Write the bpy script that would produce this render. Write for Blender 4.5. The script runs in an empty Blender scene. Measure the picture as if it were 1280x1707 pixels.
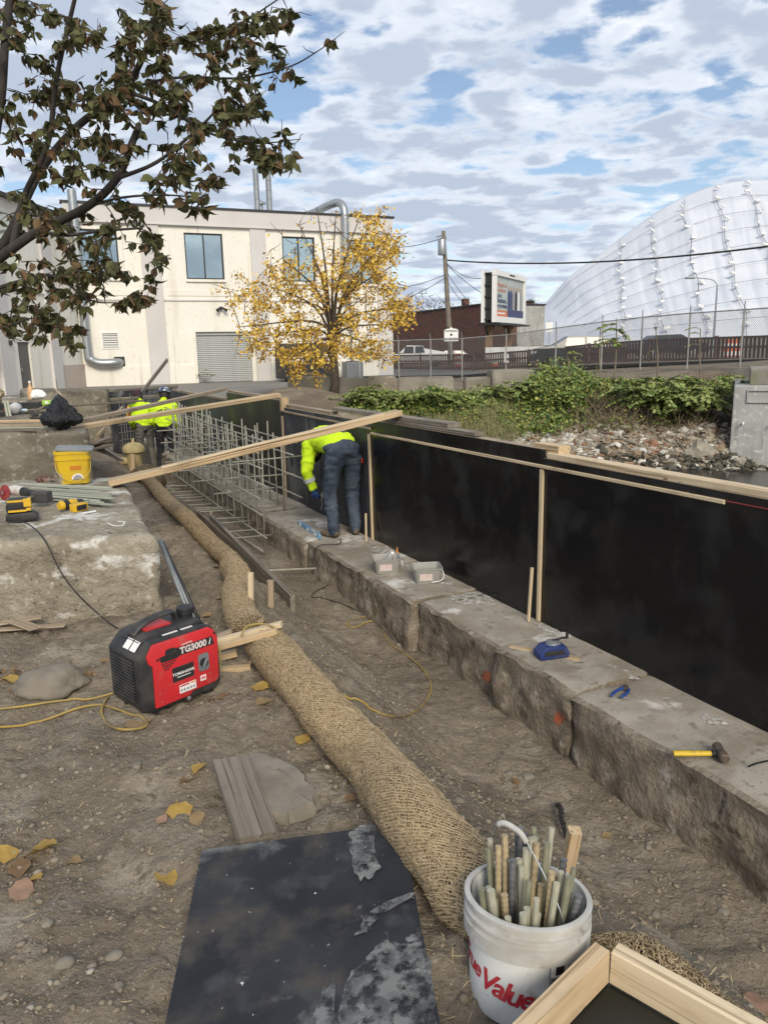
import bpy, bmesh, math, random
import numpy as np
from mathutils import Vector, Matrix

random.seed(7)
rng = np.random.default_rng(11)
scene = bpy.context.scene
col = scene.collection
rad = math.radians

# ------------------------------------------------------------------ camera
CAM_H, FPX = 1.6, 1250.0                     # eye height, focal length in photo pixels (1280 x 1707)
pitch, roll = math.atan((853.5 - 585) / FPX), rad(1.18)
cF = Vector((0, math.cos(pitch), -math.sin(pitch)))
_R0, _U0 = Vector((1, 0, 0)), Vector((0, math.sin(pitch), math.cos(pitch)))
cR = _R0 * math.cos(roll) - _U0 * math.sin(roll)
cU = _R0 * math.sin(roll) + _U0 * math.cos(roll)
cC = Vector((0, 0, CAM_H))
cam = bpy.data.cameras.new('camera')
cam.sensor_fit = 'VERTICAL'
cam.sensor_height = 34.6
cam.lens = 34.6 * FPX / 1707
cam.clip_start, cam.clip_end = 0.05, 5000
cam_ob = bpy.data.objects.new('camera', cam)
col.objects.link(cam_ob)
M = Matrix((cR, cU, -cF)).transposed().to_4x4()
M.translation = cC
cam_ob.matrix_world = M
scene.camera = cam_ob

# ------------------------------------------------------------------ world, sun, exposure
SUN_EL, SUN_AZ = rad(34), rad(168)           # azimuth clockwise from +Y: behind the camera
world = bpy.data.worlds.new('World')
scene.world = world
world.use_nodes = True
wn, wl = world.node_tree.nodes, world.node_tree.links
wn.clear()
def wnode(t, **k):
    n = wn.new(t)
    for a, b in k.items(): setattr(n, a, b)
    return n
def wmath(op, a, b=None, clamp=False):
    n = wnode('ShaderNodeMath', operation=op, use_clamp=clamp)
    for i, v in enumerate((a, b)):
        if v is None: continue
        if isinstance(v, (int, float)): n.inputs[i].default_value = v
        else: wl.new(v, n.inputs[i])
    return n.outputs[0]
def wramp(fac, stops, interp='EASE'):
    n = wnode('ShaderNodeValToRGB'); n.color_ramp.interpolation = interp
    e = n.color_ramp.elements
    while len(e) < len(stops): e.new(0.5)
    for el, (p, c) in zip(e, stops):
        el.position = p; el.color = (*c, 1) if len(c) == 3 else c
    wl.new(fac, n.inputs[0]); return n.outputs[0]
def wmix(fac, a, b, blend='MIX'):
    n = wnode('ShaderNodeMix', data_type='RGBA', blend_type=blend)
    if isinstance(fac, (int, float)): n.inputs[0].default_value = fac
    else: wl.new(fac, n.inputs[0])
    for i, v in ((6, a), (7, b)):
        if isinstance(v, tuple): n.inputs[i].default_value = (*v, 1)
        else: wl.new(v, n.inputs[i])
    return n.outputs[2]
sky = wnode('ShaderNodeTexSky', sky_type='NISHITA', sun_disc=False)
sky.sun_elevation, sky.sun_rotation = SUN_EL, SUN_AZ
sky.air_density, sky.dust_density, sky.ozone_density = 1.0, 0.6, 1.5
tc = wnode('ShaderNodeTexCoord')
sep = wnode('ShaderNodeSeparateXYZ'); wl.new(tc.outputs['Generated'], sep.inputs[0])
zz = wmath('ADD', wmath('MAXIMUM', sep.outputs[2], 0.0), 0.17)
cmb = wnode('ShaderNodeCombineXYZ')
wl.new(wmath('DIVIDE', sep.outputs[0], zz), cmb.inputs[0])
wl.new(wmath('DIVIDE', sep.outputs[1], zz), cmb.inputs[1])
def wnoise(scale, detail, rough, off, sy=1.0, dist=0.0, rot=0.0):
    mp = wnode('ShaderNodeMapping'); mp.inputs['Location'].default_value = off
    mp.inputs['Scale'].default_value = (1, sy, 1); mp.inputs['Rotation'].default_value = (0, 0, rot)
    wl.new(cmb.outputs[0], mp.inputs[0])
    n = wnode('ShaderNodeTexNoise'); n.inputs['Scale'].default_value = scale
    n.inputs['Detail'].default_value = detail; n.inputs['Roughness'].default_value = rough
    n.inputs['Distortion'].default_value = dist
    wl.new(mp.outputs[0], n.inputs['Vector']); return n.outputs['Fac']
puffs = wnoise(6.0, 6, 0.54, (3.1, 1.7, 0), 1.15, 0.08, 0.35)      # ragged cloud edges
mpv = wnode('ShaderNodeMapping'); mpv.inputs['Rotation'].default_value = (0, 0, 0.35); mpv.inputs['Scale'].default_value = (1.0, 1.35, 1)
wn_ = wnode('ShaderNodeTexNoise'); wn_.inputs['Scale'].default_value = 3.0; wn_.inputs['Detail'].default_value = 3; wl.new(cmb.outputs[0], wn_.inputs['Vector'])
wadd = wnode('ShaderNodeVectorMath', operation='MULTIPLY_ADD'); wl.new(wn_.outputs['Color'], wadd.inputs[0]); wadd.inputs[1].default_value = (0.22, 0.22, 0); wl.new(cmb.outputs[0], wadd.inputs[2])
wl.new(wadd.outputs[0], mpv.inputs[0])
vor = wnode('ShaderNodeTexVoronoi', feature='SMOOTH_F1'); vor.inputs['Scale'].default_value = 5.2; vor.inputs['Smoothness'].default_value = 0.6; wl.new(mpv.outputs[0], vor.inputs['Vector'])
cell = wmath('SUBTRACT', 1.0, vor.outputs['Distance'])               # the single rolls of the cloud deck
banks = wnoise(0.9, 2, 0.5, (0.4, 5.2, 0), 1.2, 0.0, 0.1)         # where the deck is thick or torn
shade = wnoise(3.6, 5, 0.55, (8.0, 2.0, 3.0), 1.5, 0.2, 0.25)
dens = wmath('ADD', wmath('MULTIPLY', puffs, 0.55), wmath('ADD', wmath('MULTIPLY', banks, 0.36), wmath('MULTIPLY', cell, 0.24)))
cover = wramp(dens, [(0.475, (0, 0, 0)), (0.575, (1, 1, 1))])
body = wramp(wmath('ADD', wmath('MULTIPLY', dens, 0.75), wmath('MULTIPLY', shade, 0.25)),
             [(0.47, (8.8, 8.9, 9.1)), (0.54, (6.2, 6.7, 7.5)), (0.62, (4.1, 4.75, 5.8))])
bluer = wmix(0.10, sky.outputs[0], (6.0, 6.9, 8.2))
skycol = wmix(cover, bluer, body)
bg = wnode('ShaderNodeBackground'); bg.inputs[1].default_value = 0.086
wl.new(skycol, bg.inputs[0])
wo = wnode('ShaderNodeOutputWorld'); wl.new(bg.outputs[0], wo.inputs[0])

sun = bpy.data.lights.new('sun', 'SUN')
sun.energy, sun.angle, sun.color = 2.1, rad(24), (1.0, 0.90, 0.74)
sun_ob = bpy.data.objects.new('sun', sun); col.objects.link(sun_ob)
sd = Vector((math.sin(SUN_AZ) * math.cos(SUN_EL), math.cos(SUN_AZ) * math.cos(SUN_EL), math.sin(SUN_EL)))
sun_ob.rotation_euler = sd.to_track_quat('Z', 'Y').to_euler()
sun_ob.location = sd * 60
vs = scene.view_settings
vs.view_transform, vs.look, vs.exposure, vs.gamma = 'Standard', 'None', 0.58, 1.0
vs.use_curve_mapping = False
scene.cycles.use_denoising = True
scene.cycles.max_bounces = 6
scene.cycles.transparent_max_bounces = 12

# ------------------------------------------------------------------ helpers
def ray(px, py): return cF + cR * ((px - 640) / FPX) - cU * ((py - 853.5) / FPX)
def at(px, py, z):                            # the place on the level z that is seen at a photo pixel
    d = ray(px, py); return cC + d * ((z - CAM_H) / d.z)
def atY(px, py, Y):                           # the place at the distance Y that is seen at a photo pixel
    d = ray(px, py); return cC + d * (Y / d.y)

_lat = rng.random((64, 256, 256)).astype(np.float64)
def vnoise(x, y, seed=0):
    x = np.asarray(x, float); y = np.asarray(y, float)
    xi = np.floor(x).astype(int); yi = np.floor(y).astype(int)
    fx = x - xi; fy = y - yi
    fx = fx * fx * (3 - 2 * fx); fy = fy * fy * (3 - 2 * fy)
    L = _lat[seed % 64]
    a = L[xi & 255, yi & 255]; b = L[(xi + 1) & 255, yi & 255]
    c = L[xi & 255, (yi + 1) & 255]; d = L[(xi + 1) & 255, (yi + 1) & 255]
    return (a * (1 - fx) + b * fx) * (1 - fy) + (c * (1 - fx) + d * fx) * fy - 0.5
def fbm(x, y, seed=0, oct=4, gain=0.5):
    s = 0; a = 1.0
    for i in range(oct):
        s = s + a * vnoise(x * 2 ** i + 17.3 * i, y * 2 ** i + 5.1 * i, seed + i); a *= gain
    return s
def sstep(a, b, x):
    t = np.clip((np.asarray(x, float) - a) / (b - a), 0, 1); return t * t * (3 - 2 * t)

W = {}
def wm(o): return W.get(o.name, Matrix.Identity(4))
def link(o, parent=None, Mw=None):
    col.objects.link(o)
    Mw = Mw or (wm(parent) if parent else Matrix.Identity(4))
    if parent:
        o.parent = parent; o.matrix_local = wm(parent).inverted() @ Mw
    else: o.matrix_world = Mw
    W[o.name] = Mw
    return o
def tag(o, label=None, cat=None, group=None, kind=None):
    for k, v in (('label', label), ('category', cat), ('group', group), ('kind', kind)):
        if v: o[k] = v
    return o
def frame(loc, rz=0, rx=0, ry=0):
    return Matrix.Translation(Vector(loc)) @ Matrix.Rotation(rz, 4, 'Z') @ Matrix.Rotation(ry, 4, 'Y') @ Matrix.Rotation(rx, 4, 'X')
def axes(p, x, z=(0, 0, 1)):                  # a frame at p with its X along x
    x = Vector(x).normalized(); z = Vector(z); y = z.cross(x).normalized(); z = x.cross(y)
    m = Matrix((x, y, z)).transposed().to_4x4(); m.translation = Vector(p); return m
def thing(name, label, cat, Mw, group=None, kind=None):
    o = bpy.data.objects.new(name, None); o.empty_display_size = 0.1
    link(o, None, Mw if isinstance(Mw, Matrix) else Matrix.Translation(Vector(Mw)))
    return tag(o, label, cat, group, kind)

class MB:
    """collects faces in local coordinates; build() links them as ONE mesh object"""
    def __init__(s): s.v = []; s.f = []; s.m = []; s.mi = 0
    def add(s, vs, fs):
        k = len(s.v); s.v.extend([tuple(p) for p in vs])
        s.f.extend([tuple(i + k for i in f) for f in fs]); s.m.extend([s.mi] * len(fs)); return s
    def box(s, c, size, Mt=None, bev=0.0):
        c = Vector(c); hx, hy, hz = size[0] / 2, size[1] / 2, size[2] / 2
        if bev <= 0:
            P = [Vector((sx * hx, sy * hy, sz * hz)) for sx in (-1, 1) for sy in (-1, 1) for sz in (-1, 1)]
            F = [(0, 1, 3, 2), (4, 6, 7, 5), (0, 4, 5, 1), (2, 3, 7, 6), (0, 2, 6, 4), (1, 5, 7, 3)]
        else:
            bm = bmesh.new(); bmesh.ops.create_cube(bm, size=1)
            for v in bm.verts: v.co = Vector((v.co.x * size[0], v.co.y * size[1], v.co.z * size[2]))
            bmesh.ops.bevel(bm, geom=bm.edges[:], offset=bev, segments=2, affect='EDGES', profile=0.6)
            bm.verts.index_update()
            P = [v.co.copy() for v in bm.verts]; F = [[v.index for v in f.verts] for f in bm.faces]; bm.free()
        if Mt is not None: P = [Mt @ p for p in P]
        return s.add([p + c for p in P], F)
    def tube(s, pts, r, n=8, cap=True, flat=1.0, up=None):
        pts = [Vector(p) for p in pts]
        rs = list(r) if hasattr(r, '__len__') else [r] * len(pts)
        V = []; F = []; prev = None
        for i, p in enumerate(pts):
            t = (pts[min(i + 1, len(pts) - 1)] - pts[max(i - 1, 0)])
            t = t.normalized() if t.length > 1e-9 else Vector((0, 0, 1))
            if prev is None:
                a = Vector(up) if up else (Vector((0, 0, 1)) if abs(t.z) < 0.9 else Vector((1, 0, 0)))
            else: a = prev
            a = (a - t * a.dot(t)).normalized(); prev = a; b = t.cross(a)
            ra, rb = rs[i] if hasattr(rs[i], '__len__') else (rs[i] * flat, rs[i])
            for k in range(n):
                w = 2 * math.pi * k / n
                V.append(p + a * (ra * math.cos(w)) + b * (rb * math.sin(w)))
        for i in range(len(pts) - 1):
            for k in range(n):
                k2 = (k + 1) % n
                F.append((i * n + k, i * n + k2, (i + 1) * n + k2, (i + 1) * n + k))
        if cap:
            F.append(tuple(range(n - 1, -1, -1))); F.append(tuple((len(pts) - 1) * n + k for k in range(n)))
        return s.add(V, F)
    def lathe(s, prof, n=24, c=(0, 0, 0), cap=True, sx=1.0, sy=1.0):
        V = []; F = []; c = Vector(c)
        for (r, z) in prof:
            for k in range(n):
                w = 2 * math.pi * k / n; V.append(c + Vector((r * math.cos(w) * sx, r * math.sin(w) * sy, z)))
        for i in range(len(prof) - 1):
            for k in range(n):
                k2 = (k + 1) % n; F.append((i * n + k, i * n + k2, (i + 1) * n + k2, (i + 1) * n + k))
        if cap:
            F.append(tuple(range(n - 1, -1, -1))); F.append(tuple((len(prof) - 1) * n + k for k in range(n)))
        return s.add(V, F)
    def prism(s, poly, o, ax, ay, d):          # poly in the plane (ax, ay) at o, pushed out along d
        o, ax, ay, d = Vector(o), Vector(ax), Vector(ay), Vector(d); n = len(poly)
        A = [o + ax * x + ay * y for x, y in poly]
        F = [tuple(range(n - 1, -1, -1)), tuple(range(n, 2 * n))]
        F += [(i, (i + 1) % n, n + (i + 1) % n, n + i) for i in range(n)]
        return s.add(A + [p + d for p in A], F)
    def quad(s, a, b, c, d): return s.add([a, b, c, d], [(0, 1, 2, 3)])
    def ico(s, c, r, sub=1, jit=0.25, sc=(1, 1, 1), rot=None, seed=None):
        V, F = ICO[sub]; q = random.Random(seed if seed is not None else random.random())
        P = []
        ph = [q.uniform(0, 6.28) for _ in range(6)]; fr = [q.uniform(1.2, 3.2) for _ in range(6)]
        for v in V:
            k = 1 + jit * (math.sin(fr[0] * v.x * 2 + ph[0]) + math.sin(fr[1] * v.y * 2 + ph[1]) + math.sin(fr[2] * v.z * 2 + ph[2])) / 2 + q.uniform(-jit, jit) * 0.35
            p = Vector((v.x * sc[0], v.y * sc[1], v.z * sc[2])) * (r * k)
            P.append((rot @ p if rot else p) + Vector(c))
        return s.add(P, F)
    def mesh(s, name, mats, smooth=False):
        me = bpy.data.meshes.new(name); me.from_pydata(s.v, [], s.f)
        for m in (mats if isinstance(mats, (list, tuple)) else [mats]): me.materials.append(m)
        if any(s.m): me.polygons.foreach_set('material_index', s.m)
        if smooth: me.polygons.foreach_set('use_smooth', [True] * len(s.f))
        if smooth == 'auto':
            me.set_sharp_from_angle(angle=rad(38))
        me.update(); return me
    def build(s, name, mats, parent=None, Mw=None, smooth=False, world=False):
        if world:                              # points were given in world space
            inv = (Mw or (wm(parent) if parent else Matrix.Identity(4))).inverted()
            s.v = [tuple(inv @ Vector(p)) for p in s.v]
        return link(bpy.data.objects.new(name, s.mesh(name, mats, smooth)), parent, Mw)
ICO = {}
for _s in (0, 1, 2, 3):
    bm = bmesh.new(); bmesh.ops.create_icosphere(bm, subdivisions=_s + 1, radius=1)
    bm.verts.index_update()
    ICO[_s] = ([v.co.copy() for v in bm.verts], [tuple(v.index for v in f.verts) for f in bm.faces]); bm.free()
def np_mesh(name, V, F, mats, smooth=False, parent=None, Mw=None, mi=None):
    V = np.asarray(V, np.float32); F = np.asarray(F, np.int32); k = F.shape[1]
    me = bpy.data.meshes.new(name)
    me.vertices.add(len(V)); me.vertices.foreach_set('co', V.ravel())
    me.loops.add(F.size); me.loops.foreach_set('vertex_index', F.ravel())
    me.polygons.add(len(F)); me.polygons.foreach_set('loop_start', np.arange(0, F.size, k, dtype=np.int32))
    for m in (mats if isinstance(mats, (list, tuple)) else [mats]): me.materials.append(m)
    if mi is not None: me.polygons.foreach_set('material_index', np.asarray(mi, np.int32))
    if smooth: me.polygons.foreach_set('use_smooth', np.ones(len(F), bool))
    me.update(calc_edges=True); me.validate()
    o = bpy.data.objects.new(name, me)
    return link(o, parent, Mw)
def curve_pts(ctrl, n=12):                     # Catmull-Rom through control points
    P = [Vector(p) for p in ctrl]; P = [P[0] * 2 - P[1]] + P + [P[-1] * 2 - P[-2]]; out = []
    for i in range(1, len(P) - 2):
        for k in range(n):
            t = k / n; a, b, c, d = P[i - 1], P[i], P[i + 1], P[i + 2]
            out.append(0.5 * ((2 * b) + (c - a) * t + (2 * a - 5 * b + 4 * c - d) * t * t + (3 * b - a - 3 * c + d) * t ** 3))
    out.append(P[-2]); return out
def text_data(s, size, spacing=1.0, shear=0.0, bold=0.0):   # lettering as flat faces in XY, centred
    cu = bpy.data.curves.new('lettering', 'FONT'); cu.body = s; cu.size = size
    cu.align_x = 'CENTER'; cu.align_y = 'CENTER'; cu.space_character = spacing; cu.shear = shear
    cu.offset = bold; cu.resolution_u = 3
    o = bpy.data.objects.new('lettering', cu); col.objects.link(o)
    dg = bpy.context.evaluated_depsgraph_get()
    me = o.evaluated_get(dg).to_mesh()
    V = [v.co.copy() for v in me.vertices]; F = [tuple(p.vertices) for p in me.polygons]
    o.evaluated_get(dg).to_mesh_clear(); bpy.data.objects.remove(o); bpy.data.curves.remove(cu)
    return V, F
def lettering(mb, s, size, o, ax, ay, lift=0.0, **k):        # flat letters at o in the plane (ax, ay)
    o, ax, ay = Vector(o), Vector(ax).normalized(), Vector(ay).normalized(); nn = ax.cross(ay)
    V, F = text_data(s, size, **k)
    return mb.add([o + ax * v.x + ay * v.y + nn * lift for v in V], F)

# ------------------------------------------------------------------ materials
def mat(name, c, rough=0.7, c2=None, scale=8.0, lo=0.35, hi=0.65, bump=0.0, bscale=40.0, metal=0.0, spec=0.5,
        stretch=(1, 1, 1), space='Object', rand=0.0, rough2=None, detail=5.0, layers=(), trans=0.0, alpha=1.0, bdist=0.01, coat=0.0):
    """base colour c, worn towards c2 by noise; layers = extra (colour, scale, lo, hi, stretch, seed) blotches"""
    m = bpy.data.materials.new(name); m.use_nodes = True
    nt = m.node_tree; N, L = nt.nodes, nt.links; b = N['Principled BSDF']
    b.inputs['Roughness'].default_value = rough; b.inputs['Metallic'].default_value = metal
    b.inputs['Specular IOR Level'].default_value = spec
    if coat: b.inputs['Coat Weight'].default_value = coat
    if trans: b.inputs['Transmission Weight'].default_value = trans
    if alpha < 1: b.inputs['Alpha'].default_value = alpha
    tcn = N.new('ShaderNodeTexCoord'); geo = N.new('ShaderNodeNewGeometry')
    src = geo.outputs['Position'] if space == 'World' else tcn.outputs['Object']
    def noise(sc, st, seed=0.0, det=detail, ro=0.55):
        mp = N.new('ShaderNodeMapping'); mp.inputs['Scale'].default_value = st
        mp.inputs['Location'].default_value = (seed * 3.7, seed * 1.9, seed * 5.3); L.new(src, mp.inputs[0])
        n = N.new('ShaderNodeTexNoise'); n.inputs['Scale'].default_value = sc; n.inputs['Detail'].default_value = det
        n.inputs['Roughness'].default_value = ro; L.new(mp.outputs[0], n.inputs['Vector']); return n.outputs['Fac']
    def step(f, lo, hi):
        r = N.new('ShaderNodeMapRange'); r.inputs[1].default_value = lo; r.inputs[2].default_value = hi; L.new(f, r.inputs[0]); return r.outputs[0]
    def mix(f, a, bb, blend='MIX'):
        n = N.new('ShaderNodeMix'); n.data_type = 'RGBA'; n.blend_type = blend
        if isinstance(f, float): n.inputs[0].default_value = f
        else: L.new(f, n.inputs[0])
        for i, v in ((6, a), (7, bb)):
            if isinstance(v, tuple): n.inputs[i].default_value = (*v, 1)
            else: L.new(v, n.inputs[i])
        return n.outputs[2]
    colr = c
    if c2:
        f = step(noise(scale, stretch), lo, hi); colr = mix(f, c, c2)
        if rough2 is not None:
            r = N.new('ShaderNodeMapRange'); r.inputs[3].default_value = rough; r.inputs[4].default_value = rough2
            L.new(f, r.inputs[0]); L.new(r.outputs[0], b.inputs['Roughness'])
    for i, l in enumerate(layers):
        lc, ls, ll, lh = l[:4]; st = l[4] if len(l) > 4 else (1, 1, 1); sd_ = l[5] if len(l) > 5 else i + 1
        colr = mix(step(noise(ls, st, sd_), ll, lh), colr, lc)
    if rand:
        oi = N.new('ShaderNodeObjectInfo'); r = N.new('ShaderNodeMapRange')
        r.inputs[3].default_value = 1 - rand; r.inputs[4].default_value = 1 + rand * 0.6; L.new(oi.outputs['Random'], r.inputs[0])
        cb = N.new('ShaderNodeCombineColor')
        for i in range(3): L.new(r.outputs[0], cb.inputs[i])
        colr = mix(1.0, colr, cb.outputs[0], 'MULTIPLY')
    if isinstance(colr, tuple): b.inputs['Base Color'].default_value = (*colr, 1)
    else: L.new(colr, b.inputs['Base Color'])
    if bump:
        bp = N.new('ShaderNodeBump'); bp.inputs['Strength'].default_value = bump; bp.inputs['Distance'].default_value = bdist
        L.new(noise(bscale, stretch, 9.0, 6.0, 0.6), bp.inputs['Height']); L.new(bp.outputs[0], b.inputs['Normal'])
    return m
def wood(name, c, c2, dark=None, rand=0.12, rough=0.75):
    lay = [((c2[0] * 0.62, c2[1] * 0.58, c2[2] * 0.52), 22, 0.56, 0.64, (0.05, 3, 3), 7), ((c2[0] * 0.45, c2[1] * 0.38, c2[2] * 0.32), 6, 0.66, 0.70, (1.2, 3, 3), 4),
           ((c2[0] * 0.62, c2[1] * 0.60, c2[2] * 0.60), 3.5, 0.55, 0.72, (0.7, 1, 1), 9)]
    if dark: lay.append((dark, 3, 0.5, 0.75, (0.4, 2, 2), 2))
    return mat(name, c, rough, c2, 14, 0.3, 0.7, bump=0.25, bscale=30, stretch=(0.12, 2.2, 2.2), rand=rand, layers=lay, bdist=0.004)

M_ = {}
M_['dirt'] = mat('dirt', (0.245, 0.205, 0.155), 0.95, (0.160, 0.132, 0.098), 1.3, 0.38, 0.64, bump=1.0, bscale=42, space='World', bdist=0.022, spec=0.12, detail=9.0,
                 layers=[((0.305, 0.265, 0.21), 3.1, 0.53, 0.68), ((0.135, 0.110, 0.082), 0.6, 0.54, 0.66), ((0.155, 0.125, 0.09), 17, 0.56, 0.66), ((0.34, 0.295, 0.235), 62, 0.60, 0.68), ((0.12, 0.095, 0.068), 85, 0.62, 0.70)])
M_['pebble'] = mat('pebble', (0.23, 0.20, 0.155), 0.9, (0.36, 0.325, 0.27), 5, 0.45, 0.65, space='World', spec=0.2, bump=0.4, bscale=90, bdist=0.004)
M_['clod'] = mat('clod', (0.205, 0.170, 0.127), 0.95, (0.28, 0.24, 0.185), 6, 0.4, 0.7, space='World', spec=0.15)
M_['asphalt'] = mat('asphalt', (0.17, 0.16, 0.145), 0.9, (0.23, 0.215, 0.19), 0.6, 0.3, 0.7, bump=0.3, bscale=40, space='World')
M_['road'] = mat('road', (0.09, 0.09, 0.09), 0.9, (0.13, 0.13, 0.125), 0.4, 0.3, 0.7, space='World')
M_['granite'] = mat('granite', (0.37, 0.335, 0.28), 0.88, (0.27, 0.24, 0.195), 3.2, 0.38, 0.62, bump=0.5, bscale=70, space='World', bdist=0.006,
                    layers=[((0.235, 0.20, 0.155), 1.6, 0.52, 0.62), ((0.62, 0.60, 0.56), 3.0, 0.585, 0.68, (1, 1, 1), 6), ((0.20, 0.17, 0.135), 14, 0.58, 0.68, (1, 1, 1), 8), ((0.14, 0.12, 0.10), 60, 0.62, 0.70)])
M_['granite_rough'] = mat('granite_rough', (0.275, 0.232, 0.18), 0.95, (0.175, 0.145, 0.11), 6, 0.35, 0.65, bump=1.0, bscale=35, space='World', bdist=0.02, spec=0.2,
                    layers=[((0.33, 0.29, 0.235), 11, 0.54, 0.66), ((0.10, 0.082, 0.063), 8, 0.58, 0.68, (1, 1, 1), 3), ((0.46, 0.43, 0.385), 5, 0.64, 0.72, (1, 1, 1), 5)])
M_['old_concrete'] = mat('old_concrete', (0.36, 0.32, 0.25), 0.9, (0.23, 0.20, 0.15), 2.6, 0.38, 0.62, bump=1.0, bscale=16, space='World', bdist=0.035, spec=0.2, detail=8.0,
                    layers=[((0.195, 0.168, 0.125), 1.3, 0.52, 0.64), ((0.43, 0.39, 0.32), 22, 0.56, 0.66), ((0.12, 0.105, 0.08), 26, 0.60, 0.68, (1, 1, 1), 3), ((0.60, 0.585, 0.54), 3.2, 0.575, 0.64, (1, 1, 1.6), 7), ((0.29, 0.255, 0.195), 12, 0.52, 0.60, (1, 1, 1), 8)])
M_['dark_concrete'] = mat('dark_concrete', (0.25, 0.22, 0.17), 0.92, (0.155, 0.135, 0.102), 3.0, 0.35, 0.66, bump=0.9, bscale=22, space='World', bdist=0.02, spec=0.2,
                    layers=[((0.33, 0.30, 0.25), 16, 0.56, 0.66), ((0.085, 0.075, 0.06), 1.5, 0.55, 0.7, (0.5, 0.5, 2.5))])
M_['pale_concrete'] = mat('pale_concrete', (0.40, 0.40, 0.385), 0.9, (0.31, 0.31, 0.295), 1.5, 0.35, 0.65, bump=0.5, bscale=12, space='World', bdist=0.03, layers=[((0.24, 0.235, 0.215), 1.6, 0.54, 0.68, (2, 2, 0.35)), ((0.47, 0.465, 0.45), 7, 0.56, 0.66)])
M_['block_concrete'] = mat('block_concrete', (0.30, 0.275, 0.235), 0.92, (0.20, 0.185, 0.15), 1.6, 0.35, 0.65, bump=0.6, bscale=14, space='World',
                    layers=[((0.17, 0.17, 0.10), 1.1, 0.55, 0.72)])
M_['pine'] = wood('pine', (0.60, 0.46, 0.29), (0.47, 0.335, 0.19))
M_['pine_pale'] = wood('pine_pale', (0.66, 0.54, 0.37), (0.54, 0.42, 0.265))
M_['pine_worn'] = wood('pine_worn', (0.42, 0.335, 0.235), (0.29, 0.22, 0.15), (0.23, 0.185, 0.14))
M_['wood_grey'] = wood('wood_grey', (0.27, 0.235, 0.19), (0.165, 0.14, 0.11), (0.12, 0.10, 0.08))
M_['wood_dirty'] = wood('wood_dirty', (0.25, 0.20, 0.15), (0.16, 0.125, 0.09), (0.12, 0.095, 0.07))
M_['form_black'] = mat('form_black', (0.0075, 0.0075, 0.0085), 0.20, (0.014, 0.014, 0.015), 2.2, 0.5, 0.62, rough2=0.42, bump=0.04, bscale=3, detail=3.0, spec=0.4,
                    layers=[((0.019, 0.0185, 0.018), 3.2, 0.55, 0.75, (1.0, 1.0, 0.25), 3), ((0.015, 0.015, 0.015), 9, 0.55, 0.68, (0.6, 1, 0.5), 5), ((0.20, 0.19, 0.18), 75, 0.755, 0.78)])
M_['form_olive'] = mat('form_olive', (0.011, 0.013, 0.010), 0.35, (0.022, 0.022, 0.018), 2.5, 0.5, 0.66, rough2=0.5, spec=0.35)
M_['form_worn'] = mat('form_worn', (0.038, 0.040, 0.046), 0.5, (0.13, 0.132, 0.13), 1.5, 0.5, 0.66, rough2=0.75, stretch=(1, 1, 0.6), spec=0.3, detail=8.0,
                    layers=[((0.22, 0.215, 0.20), 2.4, 0.62, 0.74, (1, 1, 0.5)), ((0.018, 0.019, 0.023), 3.0, 0.55, 0.66, (1.5, 1.5, 0.6))])
M_['frp'] = mat('frp_bar', (0.38, 0.365, 0.30), 0.65, (0.25, 0.24, 0.195), 20, 0.3, 0.7, space='World')
M_['frp_strip'] = mat('frp_strip', (0.40, 0.42, 0.33), 0.6, (0.30, 0.315, 0.25), 6, 0.3, 0.7, stretch=(0.2, 2, 2), rand=0.15)
M_['steel'] = mat('galvanised', (0.42, 0.44, 0.45), 0.42, (0.33, 0.35, 0.36), 6, 0.3, 0.7, metal=0.75)
M_['grey_pipe'] = mat('grey_pipe', (0.23, 0.25, 0.26), 0.45, (0.16, 0.18, 0.19), 8, 0.3, 0.7, metal=0.2)
M_['fence_metal'] = mat('fence_metal', (0.40, 0.40, 0.39), 0.6, (0.28, 0.27, 0.25), 4, 0.3, 0.7, metal=0.3, space='World')
M_['mesh_wire'] = mat('mesh_wire', (0.20, 0.20, 0.195), 0.6, metal=0.3)
M_['black_metal'] = mat('black_metal', (0.02, 0.02, 0.022), 0.5)
M_['black_plastic'] = mat('black_plastic', (0.016, 0.016, 0.018), 0.55, (0.045, 0.042, 0.038), 9, 0.5, 0.75, bump=0.1, bscale=120, bdist=0.002)
M_['rubber'] = mat('rubber', (0.02, 0.02, 0.02), 0.7)
M_['white'] = mat('white_print', (0.78, 0.78, 0.76), 0.6)
M_['red_print'] = mat('red_print', (0.42, 0.02, 0.035), 0.5, (0.50, 0.06, 0.07), 30, 0.5, 0.7)
M_['black_print'] = mat('black_print', (0.02, 0.02, 0.022), 0.6)
M_['grey_print'] = mat('grey_print', (0.30, 0.30, 0.30), 0.6)
M_['glass'] = mat('window_glass', (0.50, 0.58, 0.57), 0.05, spec=1.0, metal=1.0, bump=0.05, bscale=0.7, bdist=0.05)
M_['dark_glass'] = mat('dark_glass', (0.015, 0.018, 0.02), 0.06, spec=0.8)
M_['yellow_cord'] = mat('yellow_cord', (0.40, 0.275, 0.06), 0.6, (0.22, 0.165, 0.075), 7, 0.4, 0.65, space='World')
M_['black_cord'] = mat('black_cord', (0.022, 0.02, 0.019), 0.6)
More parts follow.
